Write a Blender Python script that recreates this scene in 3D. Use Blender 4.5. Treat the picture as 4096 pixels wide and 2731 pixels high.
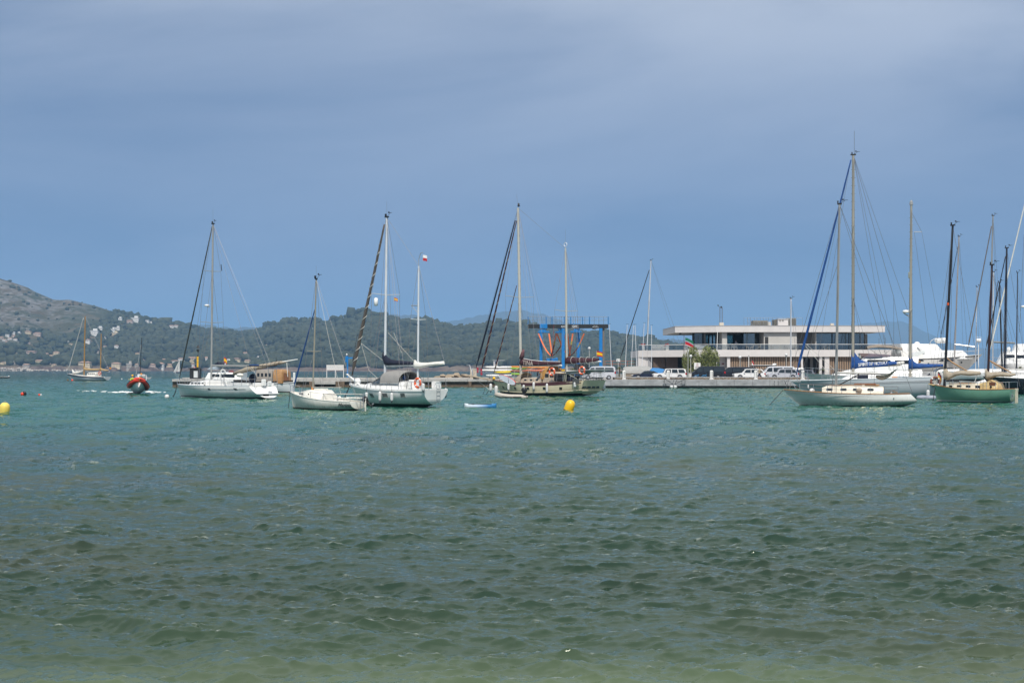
import bpy, math, random
import numpy as np
from mathutils import Vector, Matrix
R = math.radians
random.seed(7)
rng = np.random.default_rng(11)
SC = bpy.context.scene
COL = SC.collection
for o in list(bpy.data.objects):
 bpy.data.objects.remove(o)
# ------------------------------------------------------------------ camera
# F: focal length in photograph pixels (photo is 4096 wide), YH: row of the sea horizon, H: eye height above the water
F, YH, H = 5690.0, 1476.0, 2.8
cam_d = bpy.data.cameras.new('camera')
cam = bpy.data.objects.new('camera', cam_d)
COL.objects.link(cam)
cam.location = (0, 0, H)
cam.rotation_euler = (R(90), 0, 0)
cam_d.sensor_width = 36.0
cam_d.lens = 36.0 * F / 4096.0
cam_d.shift_y = (YH - 1365.5) / 4096.0
cam_d.clip_start = 0.5
cam_d.clip_end = 60000
SC.camera = cam
# ------------------------------------------------------------------ light
SUNV = Vector((0.02, -0.60, 0.80)).normalized()
SUN_EL = math.asin(SUNV.z)
SUN_AZ = math.atan2(SUNV.x, SUNV.y)
world = bpy.data.worlds.new('World')
SC.world = world
world.use_nodes = True
wn, wl = world.node_tree.nodes, world.node_tree.links
wn.clear()
def wnode(t, **kw):
 n = wn.new(t)
 for k, v in kw.items():
  setattr(n, k, v)
 return n
def wmath(op, a, b=None, clamp=False):
 n = wnode('ShaderNodeMath', operation=op, use_clamp=clamp)
 for i, v in enumerate((a, b)):
  if v is None:
   continue
  if hasattr(v, 'links'):
   wl.new(v, n.inputs[i])
  else:
   n.inputs[i].default_value = v
 return n.outputs[0]
tc = wnode('ShaderNodeTexCoord')
sep = wnode('ShaderNodeSeparateXYZ')
wl.new(tc.outputs['Generated'], sep.inputs[0])
# the clear sky's colour, taken a little above the true elevation so the horizon is not bleached
zc = wmath('MAXIMUM', sep.outputs['Z'], 0.0)
zz = wmath('ADD', wmath('MULTIPLY', zc, 0.72), 0.26)
comb = wnode('ShaderNodeCombineXYZ')
wl.new(sep.outputs['X'], comb.inputs[0]); wl.new(sep.outputs['Y'], comb.inputs[1]); wl.new(zz, comb.inputs[2])
nrm = wnode('ShaderNodeVectorMath', operation='NORMALIZE')
wl.new(comb.outputs[0], nrm.inputs[0])
sky = wnode('ShaderNodeTexSky', sky_type='NISHITA')
sky.sun_disc = False
sky.sun_elevation = SUN_EL
sky.sun_rotation = SUN_AZ
sky.air_density = 1.0
sky.dust_density = 1.2
sky.ozone_density = 1.6
wl.new(nrm.outputs[0], sky.inputs['Vector'])
# thin veil of high cloud: streaky noise on a flat cloud layer
zl = wmath('ADD', zc, 0.30)
px_ = wmath('DIVIDE', sep.outputs['X'], zl)
py_ = wmath('DIVIDE', sep.outputs['Y'], zl)
cv = wnode('ShaderNodeCombineXYZ')
wl.new(px_, cv.inputs[0]); wl.new(py_, cv.inputs[1])
mp = wnode('ShaderNodeMapping')
mp.inputs['Rotation'].default_value = (0, 0, R(35))
mp.inputs['Scale'].default_value = (0.8, 1.5, 1)
mp.inputs['Location'].default_value = (7.7, 3.3, 0)
wl.new(cv.outputs[0], mp.inputs[0])
n1 = wnode('ShaderNodeTexNoise')
n1.inputs['Scale'].default_value = 0.9
n1.inputs['Detail'].default_value = 7
n1.inputs['Roughness'].default_value = 0.55
n1.inputs['Distortion'].default_value = 0.5
wl.new(mp.outputs[0], n1.inputs['Vector'])
rmp = wnode('ShaderNodeMapRange')
rmp.interpolation_type = 'SMOOTHSTEP'
rmp.inputs['From Min'].default_value = 0.27
rmp.inputs['From Max'].default_value = 0.71
wl.new(n1.outputs['Fac'], rmp.inputs['Value'])
# the layer thins out towards the horizon
hz = wnode('ShaderNodeMapRange')
hz.interpolation_type = 'SMOOTHSTEP'
hz.inputs['From Min'].default_value = 0.02
hz.inputs['From Max'].default_value = 0.34
hz.inputs['To Min'].default_value = 0.22
hz.inputs['To Max'].default_value = 0.95
wl.new(zc, hz.inputs['Value'])
ov = wnode('ShaderNodeMapRange')                       # overhead the veil closes
ov.interpolation_type = 'SMOOTHSTEP'
ov.inputs['From Min'].default_value = 0.20
ov.inputs['From Max'].default_value = 0.55
ov.inputs['To Max'].default_value = 0.80
wl.new(zc, ov.inputs['Value'])
cf = wmath('MAXIMUM', wmath('MULTIPLY', rmp.outputs[0], hz.outputs[0]), ov.outputs[0])
tint = wnode('ShaderNodeMix', data_type='RGBA', blend_type='MULTIPLY')
tint.inputs['Factor'].default_value = 1.0
tint.inputs['B'].default_value = (0.86, 0.91, 0.99, 1)
wl.new(sky.outputs[0], tint.inputs['A'])
mixc = wnode('ShaderNodeMix', data_type='RGBA')
cl = wnode('ShaderNodeValToRGB')
cl.color_ramp.elements[0].position = .10
cl.color_ramp.elements[0].color = (.46, .545, .72, 1)
cl.color_ramp.elements[1].position = .55
cl.color_ramp.elements[1].color = (.98, 1.0, 1.0, 1)
wl.new(zc, cl.inputs[0])
csc = wnode('ShaderNodeVectorMath', operation='SCALE')
csc.inputs['Scale'].default_value = 9.5
wl.new(cl.outputs[0], csc.inputs[0])
wl.new(csc.outputs[0], mixc.inputs['B'])
wl.new(cf, mixc.inputs['Factor']); wl.new(tint.outputs['Result'], mixc.inputs['A'])
bg = wnode('ShaderNodeBackground')
bg.inputs['Strength'].default_value = 0.092
wl.new(mixc.outputs['Result'], bg.inputs['Color'])
wo = wnode('ShaderNodeOutputWorld')
wl.new(bg.outputs[0], wo.inputs['Surface'])
sun_d = bpy.data.lights.new('sun', 'SUN')
sun_d.energy = 3.9
sun_d.angle = R(3.0)
sun_d.color = (1.0, 0.95, 0.88)
sun = bpy.data.objects.new('sun', sun_d)
COL.objects.link(sun)
sun.rotation_euler = SUNV.to_track_quat('Z', 'Y').to_euler()
sun.location = (200, -150, 400)
HAZE_D = 1.15e-4
vs = SC.view_settings
vs.view_transform = 'Standard'
vs.look = 'None'
vs.exposure = 0.15
vs.gamma = 1.0
vs.use_curve_mapping = False
SC.cycles.max_bounces = 6
SC.cycles.volume_bounces = 0
SC.cycles.transparent_max_bounces = 12
SC.cycles.use_denoising = True
SC.cycles.caustics_reflective = False
SC.cycles.sample_clamp_direct = 6.0
SC.cycles.caustics_refractive = False
# ------------------------------------------------------------------ helpers
def W(px, py, d):
 """photo pixel at distance d (metres along the view) -> place in the world"""
 return Vector(((px - 2048) / F * d, d, H - (py - YH) / F * d))
def dep(py, z=0.0):
 """distance at which a point of height z shows at photo row py"""
 return (H - z) * F / (py - YH)
class MB:
 """collects shapes; build() links them as one mesh object"""
 def __init__(s):
  s.v, s.f = [], []
 def add(s, vs_, fs):
  n = len(s.v)
  s.v += [tuple(p) for p in vs_]
  s.f += [tuple(i + n for i in f) for f in fs]
  return s
 def box(s, c, size, rz=0.0, bev=0.0):
  x, y, z = (k / 2 for k in size)
  cr, sr = math.cos(rz), math.sin(rz)
  if bev > 0:
   b = min(bev, x * .9, y * .9, z * .9)
   pts, fs = [], []
   lv = [(-z, b), (-z + b, 0), (z - b, 0), (z, b)]
   for zz_, i in lv:
    X, Y = x - i, y - i
    k = b if i == 0 else b * .4
    for (sx, sy) in ((1, 1), (-1, 1), (-1, -1), (1, -1)):
     a, bb = (sx * X, sy * (Y - k)), (sx * (X - k), sy * Y)
     pts += [(*p, zz_) for p in ((a, bb) if sx * sy > 0 else (bb, a))]
   for l in range(3):
    for i in range(8):
     j = (i + 1) % 8
     fs.append((l * 8 + i, l * 8 + j, l * 8 + 8 + j, l * 8 + 8 + i))
   fs += [tuple(range(7, -1, -1)), tuple(range(24, 32))]
  else:
   pts = [(sx * x, sy * y, sz * z) for sz in (-1, 1) for sx, sy in ((-1, -1), (1, -1), (1, 1), (-1, 1))]
   fs = [(3, 2, 1, 0), (4, 5, 6, 7), (0, 1, 5, 4), (1, 2, 6, 5), (2, 3, 7, 6), (3, 0, 4, 7)]
  return s.add([(c[0] + p[0] * cr - p[1] * sr, c[1] + p[0] * sr + p[1] * cr, c[2] + p[2]) for p in pts], fs)
 def bx(s, x0, x1, y0, y1, z0, z1):
  return s.box(((x0 + x1) / 2, (y0 + y1) / 2, (z0 + z1) / 2), (abs(x1 - x0), abs(y1 - y0), abs(z1 - z0)))
 def tube(s, pts, r, n=6, caps=True, flat=None):
  """swept tube; r number or list; flat=(scale along side axis) for oval section"""
  pts = [Vector(p) for p in pts]
  rs = r if isinstance(r, (list, tuple)) else [r] * len(pts)
  rings = []
  up = Vector((0, 0, 1))
  for i, p in enumerate(pts):
   a = pts[max(i - 1, 0)]
   b = pts[min(i + 1, len(pts) - 1)]
   t = (b - a).normalized()
   u = up if abs(t.z) < 0.93 else Vector((1, 0, 0))
   e1 = t.cross(u).normalized()
   e2 = e1.cross(t).normalized()
   k = flat or 1.0
   rings.append([p + (e1 * math.cos(2 * math.pi * j / n) * k + e2 * math.sin(2 * math.pi * j / n)) * rs[i] for j in range(n)])
  return s.loft(rings, True, caps)
 def loft(s, rings, closed=True, caps=True):
  n = len(rings[0])
  v = [p for r_ in rings for p in r_]
  f = []
  m = n if closed else n - 1
  for i in range(len(rings) - 1):
   for j in range(m):
    k = (j + 1) % n
    f.append((i * n + j, i * n + k, (i + 1) * n + k, (i + 1) * n + j))
  if caps:
   f.append(tuple(range(n - 1, -1, -1)))
   f.append(tuple(range((len(rings) - 1) * n, len(rings) * n)))
  return s.add(v, f)
 def lathe(s, prof, c=(0, 0, 0), n=12, axis=None):
  """prof: list of (radius, height) along axis from c"""
  ax = Vector(axis).normalized() if axis is not None else Vector((0, 0, 1))
  u = Vector((1, 0, 0)) if abs(ax.x) < .9 else Vector((0, 1, 0))
  e1 = ax.cross(u).normalized()
  e2 = ax.cross(e1)
  c = Vector(c)
  rings = [[c + ax * h + (e1 * math.cos(2 * math.pi * j / n) + e2 * math.sin(2 * math.pi * j / n)) * max(r_, 1e-4) for j in range(n)] for r_, h in prof]
  return s.loft(rings, True, True)
 def ball(s, c, r, n=10, sq=(1, 1, 1)):
  rings = []
  for i in range(n // 2 + 1):
   a = -math.pi / 2 + math.pi * i / (n // 2)
   rr = max(math.cos(a), 1e-3)
   rings.append([(c[0] + r * sq[0] * rr * math.cos(2 * math.pi * j / n), c[1] + r * sq[1] * rr * math.sin(2 * math.pi * j / n), c[2] + r * sq[2] * math.sin(a)) for j in range(n)])
  return s.loft(rings, True, False)
 def torus(s, c, R_, r, axis=(0, 1, 0), n=20, m=8, a0=0, a1=2 * math.pi):
  ax = Vector(axis).normalized()
  u = Vector((0, 0, 1)) if abs(ax.z) < .9 else Vector((1, 0, 0))
  e1 = ax.cross(u).normalized()
  e2 = ax.cross(e1)
  rings = []
  full = abs(a1 - a0) > 6.28
  k = n if full else n + 1
  for i in range(k):
   a = a0 + (a1 - a0) * i / n
   d = e1 * math.cos(a) + e2 * math.sin(a)
   rings.append([Vector(c) + d * (R_ + r * math.cos(2 * math.pi * j / m)) + ax * r * math.sin(2 * math.pi * j / m) for j in range(m)])
  if full:
   rings.append(rings[0])
  return s.loft(rings, True, not full)
 def prism(s, poly, y0, y1, inset=0.0, ax='y'):
  """poly in (x, z), extruded from y0 to y1"""
  n = len(poly)
  if ax == 'y':
   a = [(p[0], y0, p[1]) for p in poly]
   b = [(p[0], y1, p[1]) for p in poly]
  else:
   a = [(p[0], p[1], y0) for p in poly]
   b = [(p[0], p[1], y1) for p in poly]
  f = [(i, (i + 1) % n, n + (i + 1) % n, n + i) for i in range(n)]
  f += [tuple(range(n - 1, -1, -1)), tuple(range(n, 2 * n))]
  return s.add(a + b, f)
 def build(s, name, m=None, parent=None, smooth=False, kind=None, label=None):
  me = bpy.data.meshes.new(name)
  me.from_pydata(s.v, [], s.f)
  me.validate()
  import bmesh as _b
  if len(s.v) < 60000:
   bm = _b.new(); bm.from_mesh(me)
   _b.ops.recalc_face_normals(bm, faces=bm.faces)
   bm.to_mesh(me); bm.free()
  if smooth:
   me.polygons.foreach_set('use_smooth', [True] * len(me.polygons))
   if smooth is not True:
    me.set_sharp_from_angle(angle=R(smooth))
  if m is not None:
   me.materials.append(m)
  o = bpy.data.objects.new(name, me)
  COL.objects.link(o)
  if parent is not None:
   o.parent = parent
  if kind:
   o['kind'] = kind
  if label:
   o['label'] = label
  return o
def np_mesh(name, verts, quads, m, kind=None, smooth=True):
 """fast mesh from numpy arrays; quads (n,3) or (n,4)"""
 me = bpy.data.meshes.new(name)
 k = quads.shape[1]
 me.vertices.add(len(verts))
 me.vertices.foreach_set('co', np.asarray(verts, np.float32).ravel())
 me.loops.add(quads.size)
 me.loops.foreach_set('vertex_index', quads.astype(np.int32).ravel())
 me.polygons.add(len(quads))
 me.polygons.foreach_set('loop_start', np.arange(0, quads.size, k, dtype=np.int32))
 me.polygons.foreach_set('loop_total', np.full(len(quads), k, np.int32))
 me.update(calc_edges=True)
 if smooth:
  me.polygons.foreach_set('use_smooth', [True] * len(quads))
 me.materials.append(m)
 o = bpy.data.objects.new(name, me)
 COL.objects.link(o)
 if kind:
  o['kind'] = kind
 return o
def tag(o, label, cat, group=None):
 o['label'] = label
 o['category'] = cat
 if group:
  o['group'] = group
 return o
def thing(name, label, cat, loc=(0, 0, 0), rz=0.0, group=None):
 o = bpy.data.objects.new(name, None)
 o.empty_display_size = .2
 COL.objects.link(o)
 o.location = loc
 o.rotation_euler = (0, 0, rz)
 return tag(o, label, cat, group)
def dup(root, loc=None, rz=None, label=None, group=None):
 c = root.copy(); COL.objects.link(c)
 if loc is not None: c.location = loc
 if rz is not None: c.rotation_euler = (0, 0, rz)
 if label: c['label'] = label
 if group: c['group'] = group
 for ch in root.children:
  k = ch.copy(); COL.objects.link(k); k.parent = c
  for g in ch.children:
   q = g.copy(); COL.objects.link(q); q.parent = k
 return c
# ------------------------------------------------------------------ materials
_M = {}
def mat(name, col, rough=0.5, metal=0.0, var=0.12, scale=3.0, bump=0.0, bscale=20.0, spec=0.5, coat=0.0, trans=0.0, alpha=1.0, ior=1.45, stretch=(1, 1, 1), col2=None):
 """one procedural surface: noise moves the colour by var (or towards col2), optional fine relief"""
 if name in _M:
  return _M[name]
 m = bpy.data.materials.new(name)
 m.use_nodes = True
 nt = m.node_tree
 b = nt.nodes['Principled BSDF']
 b.inputs['Roughness'].default_value = rough
 b.inputs['Metallic'].default_value = metal
 b.inputs['Specular IOR Level'].default_value = spec
 b.inputs['Coat Weight'].default_value = coat
 b.inputs['Transmission Weight'].default_value = trans
 b.inputs['Alpha'].default_value = alpha
 b.inputs['IOR'].default_value = ior
 t = nt.nodes.new('ShaderNodeTexCoord')
 mpn = nt.nodes.new('ShaderNodeMapping')
 mpn.inputs['Scale'].default_value = stretch
 nt.links.new(t.outputs['Object'], mpn.inputs[0])
 n = nt.nodes.new('ShaderNodeTexNoise')
 n.inputs['Scale'].default_value = scale
 n.inputs['Detail'].default_value = 5
 n.inputs['Roughness'].default_value = 0.6
 nt.links.new(mpn.outputs[0], n.inputs['Vector'])
 rp = nt.nodes.new('ShaderNodeValToRGB')
 rp.color_ramp.elements[0].position = 0.3
 rp.color_ramp.elements[1].position = 0.7
 c = tuple(col)
 lo = tuple(max(0, k * (1 - var)) for k in c) if col2 is None else tuple(col2)
 hi = tuple(min(1, k * (1 + var * .5)) for k in c)
 rp.color_ramp.elements[0].color = (*lo, 1)
 rp.color_ramp.elements[1].color = (*hi, 1)
 nt.links.new(n.outputs['Fac'], rp.inputs[0])
 nt.links.new(rp.outputs[0], b.inputs['Base Color'])
 if bump > 0:
  n2 = nt.nodes.new('ShaderNodeTexNoise')
  n2.inputs['Scale'].default_value = bscale
  n2.inputs['Detail'].default_value = 4
  nt.links.new(mpn.outputs[0], n2.inputs['Vector'])
  bp = nt.nodes.new('ShaderNodeBump')
  bp.inputs['Strength'].default_value = bump
  bp.inputs['Distance'].default_value = 0.05
  nt.links.new(n2.outputs['Fac'], bp.inputs['Height'])
  nt.links.new(bp.outputs[0], b.inputs['Normal'])
 _M[name] = m
 return m
WHITE = mat('white_gelcoat', (.76, .76, .74), .28, var=.10, scale=1.2, coat=.2)
WHITE2 = mat('white_paint', (.78, .78, .76), .45, var=.08)
OFFW = mat('cream_gelcoat', (.74, .72, .65), .35, var=.10)
DECK = mat('deck_nonskid', (.60, .58, .53), .7, var=.15, scale=4)
ALU = mat('mast_aluminium', (.36, .36, .35), .42, metal=.35, var=.15, stretch=(1, 1, .3))
ALUB = mat('mast_bright', (.66, .68, .70), .35, metal=.2, var=.1, stretch=(1, 1, .3))
ALUT = mat('mast_tan', (.30, .28, .23), .5, metal=.2, var=.15, stretch=(1, 1, .3))
STEEL = mat('stainless_steel', (.55, .55, .56), .25, metal=.85, var=.1)
WIRE = mat('rigging_wire', (.16, .16, .17), .45, metal=.4, var=.05)
ROPE = mat('white_rope', (.55, .53, .48), .9, var=.2)
DROPE = mat('dark_rope', (.03, .032, .035), .9, var=.2)
BLACK = mat('black_plastic', (.012, .012, .014), .45, var=.2)
RUBBER = mat('dark_rubber', (.02, .02, .02), .8, var=.2)
DGLASS = mat('dark_window', (.015, .02, .025), .08, var=.2, spec=.6)
TEAK = mat('teak_wood', (.27, .14, .06), .55, var=.35, scale=6, stretch=(.3, 3, 3))
VARN = mat('varnished_wood', (.36, .19, .07), .3, var=.3, scale=6, stretch=(.3, 3, 3), coat=.3)
SPAR = mat('varnished_spar', (.34, .19, .05), .35, var=.2, stretch=(1, 1, .2))
NAVY = mat('navy_canvas', (.006, .010, .028), .8, var=.3, scale=3, bump=.4, bscale=5)
BLUEC = mat('blue_canvas', (.004, .055, .22), .75, var=.25, scale=3, bump=.5, bscale=4)
TANC = mat('tan_canvas', (.34, .29, .22), .85, var=.18, scale=3, bump=.5, bscale=4)
WHITEC = mat('white_canvas', (.66, .65, .60), .85, var=.12, scale=3, bump=.5, bscale=4)
MAROON = mat('maroon_canvas', (.050, .012, .018), .8, var=.25, scale=3, bump=.4, bscale=4)
GREYC = mat('grey_canvas', (.25, .245, .235), .85, var=.15, scale=3, bump=.4, bscale=4)
ORANGE = mat('orange_lifebuoy', (.72, .10, .02), .5, var=.12)
YELLOW = mat('yellow_plastic', (.80, .47, .01), .4, var=.10)
YELLOWP = mat('pale_yellow_plastic', (.78, .60, .12), .5, var=.12)
REDBUOY = mat('red_plastic', (.70, .05, .015), .4, var=.12)
FENDER = mat('fender_vinyl', (.62, .62, .61), .4, var=.12)
FENDT = mat('fender_tip', (.012, .014, .03), .5, var=.2)
def scummed(m, name):
 """the same paint with a ragged brown-green waterline stain and rain streaks"""
 k = m.copy(); k.name = name
 nt = k.node_tree; N, L = nt.nodes, nt.links
 b = N['Principled BSDF']
 src = b.inputs['Base Color'].links[0].from_socket
 t = N.new('ShaderNodeTexCoord'); s = N.new('ShaderNodeSeparateXYZ'); L.new(t.outputs['Object'], s.inputs[0])
 mp_ = N.new('ShaderNodeMapping'); mp_.inputs['Scale'].default_value = (5, 5, .5); L.new(t.outputs['Object'], mp_.inputs[0])
 n = N.new('ShaderNodeTexNoise'); n.inputs['Scale'].default_value = 1.3; n.inputs['Detail'].default_value = 6; L.new(mp_.outputs[0], n.inputs['Vector'])
 r = N.new('ShaderNodeMapRange'); r.inputs['From Min'].default_value = .55; r.inputs['From Max'].default_value = .08; L.new(s.outputs['Z'], r.inputs['Value'])
 q = N.new('ShaderNodeMath'); q.operation = 'MULTIPLY'; L.new(r.outputs[0], q.inputs[0]); L.new(n.outputs['Fac'], q.inputs[1])
 st = N.new('ShaderNodeMapRange'); st.inputs['From Min'].default_value = .56; st.inputs['From Max'].default_value = .80; st.inputs['To Max'].default_value = .22; L.new(n.outputs['Fac'], st.inputs['Value'])
 a = N.new('ShaderNodeMath'); a.operation = 'ADD'; a.use_clamp = True; L.new(q.outputs[0], a.inputs[0]); L.new(st.outputs[0], a.inputs[1])
 x = N.new('ShaderNodeMix'); x.data_type = 'RGBA'; x.inputs['B'].default_value = (.20, .19, .13, 1)
 L.new(a.outputs[0], x.inputs['Factor']); L.new(src, x.inputs['A']); L.new(x.outputs['Result'], b.inputs['Base Color'])
 return k
WHITEH = scummed(WHITE, 'white_hull')
OFFWH = scummed(OFFW, 'cream_white_hull')
# houses across the bay: photo column, row of the foot, width, height, wall, roof, place
HS = [(6, 1358, 18, 12, 3, 0, 'at the left picture edge in the upper hamlet'), (18, 1367, 16, 9, 0, 0, 'lowest left of the upper hamlet'), (30, 1348, 14, 10, 0, 1, 'top of the upper hamlet'), (40, 1358, 16, 9, 0, 0, 'in the middle of the upper hamlet'), (55, 1350, 14, 10, 2, 0, 'right of the middle of the upper hamlet'), (62, 1365, 16, 8, 0, 0, 'lower right of the upper hamlet'), (28, 1372, 14, 6, 2, 0, 'at the foot of the upper hamlet'), (54, 1338, 12, 9, 0, 1, 'above the upper hamlet'), (74, 1335, 16, 6, 0, 1, 'right above the upper hamlet, long and low'),
  (112, 1339, 28, 10, 1, 0, 'on the slope, left one of the upper pair'), (150, 1342, 28, 13, 2, 0, 'on the slope, right one of the upper pair'), (114, 1377, 14, 8, 2, 0, 'alone in the woods under the upper pair'), (4, 1396, 12, 7, 0, 1, 'at the left edge half way down'), (62, 1417, 13, 6, 1, 0, 'small, left in the middle woods'), (110, 1412, 14, 8, 0, 0, 'left of the large terraced villa'), (123, 1416, 42, 12, 2, 0, 'large and long in the middle of the left woods'), (187, 1422, 14, 9, 2, 0, 'left of the cluster under the jib of the wooden ketch'), (205, 1426, 16, 7, 1, 0, 'in the cluster left of the wooden ketch jib'), (226, 1422, 24, 12, 1, 0, 'largest of the cluster left of the wooden ketch jib'), (213, 1437, 28, 10, 0, 0, 'lower one of the cluster left of the jib'), (157, 1449, 32, 12, 1, 0, 'wide, low on the slope above the far breakwater'), (203, 1456, 26, 10, 2, 0, 'with a broad roof near the far shore'), (217, 1464, 18, 8, 1, 0, 'nearest the shore left of the wooden ketch'),
  (106, 1469, 26, 16, 3, 0, 'boxy, behind the far breakwater'), (66, 1468, 20, 13, 3, 1, 'pale, right behind the far breakwater end'), (8, 1466, 22, 12, 1, 0, 'at the left edge by the far shore'), (22, 1466, 10, 12, 1, 1, 'narrow, next to the edge house by the shore'),
  (376, 1340, 36, 17, 0, 1, 'large and modern, left of the mizzen of the wooden ketch'), (398, 1318, 26, 10, 0, 1, 'above the large modern one'), (452, 1331, 16, 14, 0, 1, 'right of the pale cutting in the hill'), (470, 1320, 20, 10, 0, 1, 'highest right of the pale cutting'), (460, 1342, 26, 12, 1, 1, 'with yellow front right of the pale cutting'), (432, 1357, 24, 9, 0, 0, 'under the pale cutting'), (347, 1378, 28, 11, 0, 0, 'between the masts of the wooden ketch, upper'), (270, 1372, 16, 5, 0, 1, 'long and low left of the wooden mainmast'), (284, 1380, 16, 6, 1, 0, 'left of the wooden mainmast'), (420, 1389, 14, 9, 3, 0, 'right of the wooden mizzen mast'), (466, 1397, 16, 10, 0, 0, 'alone in the woods right of the wooden ketch'), (387, 1416, 20, 8, 3, 0, 'behind the wooden mizzen, low'),
  (518, 1293, 28, 13, 2, 0, 'on the ridge, left of the white ridge villa'), (541, 1288, 30, 16, 0, 1, 'white and large on the ridge'), (590, 1291, 14, 12, 0, 1, 'on the ridge right of the large one'), (606, 1293, 10, 9, 0, 1, 'small, on the ridge by the pines'), (479, 1281, 18, 9, 0, 1, 'on the ridge far left of the pines'), (686, 1310, 18, 11, 0, 0, 'left wing of the long villa below the ridge'), (704, 1311, 20, 11, 0, 0, 'right wing of the long villa below the ridge'),
  (552, 1416, 20, 7, 1, 0, 'alone above the small black masted sloop'), (570, 1442, 24, 5, 2, 0, 'long and low right of the black mast'), (340, 1470, 46, 18, 1, 0, 'wide, on the shore behind the wooden ketch'), (465, 1472, 34, 17, 1, 0, 'yellow and tall by the shore above the rescue boat'), (518, 1480, 22, 22, 3, 1, 'tall and grey by the shore'), (548, 1470, 16, 14, 3, 0, 'behind the black masted sloop'), (606, 1467, 36, 14, 2, 0, 'by the shore left of the gabled one'), (640, 1474, 32, 22, 0, 0, 'gabled, tallest by the shore left of the sailing boat'), (675, 1470, 32, 16, 1, 0, 'yellow, right of the gabled one by the shore'), (650, 1448, 32, 13, 2, 0, 'with long porch above the gabled one'), (700, 1452, 32, 12, 0, 0, 'above the sail of the sailing boat'), (726, 1442, 26, 12, 0, 0, 'uphill behind the forestay of the white sloop'), (768, 1450, 40, 20, 1, 0, 'large, left of the cardinal beacon'), (770, 1466, 28, 12, 0, 0, 'below the large one left of the beacon'),
  (826, 1444, 18, 18, 0, 0, 'narrow, right of the cardinal beacon'), (830, 1412, 6, 6, 0, 1, 'tiny, above the narrow one right of the beacon'), (936, 1446, 52, 12, 1, 0, 'wide with orange roof behind the white sloop boom'), (990, 1452, 24, 14, 1, 0, 'square, left of the headland'), (984, 1421, 32, 14, 0, 0, 'with grey hipped roof in the woods'), (1031, 1433, 18, 5, 0, 1, 'low and white above the wooden boat'), (1068, 1384, 10, 5, 1, 0, 'left of the pair high in the central woods'), (1090, 1380, 12, 6, 1, 0, 'right of the pair high in the central woods'), (1208, 1412, 16, 9, 2, 0, 'left of the blue furled jib'), (1571, 1426, 12, 8, 2, 0, 'alone above the navy cover of the white ketch'), (1250, 1318, 10, 5, 0, 1, 'tiny, high beside the mast of the small sloop')]
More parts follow.
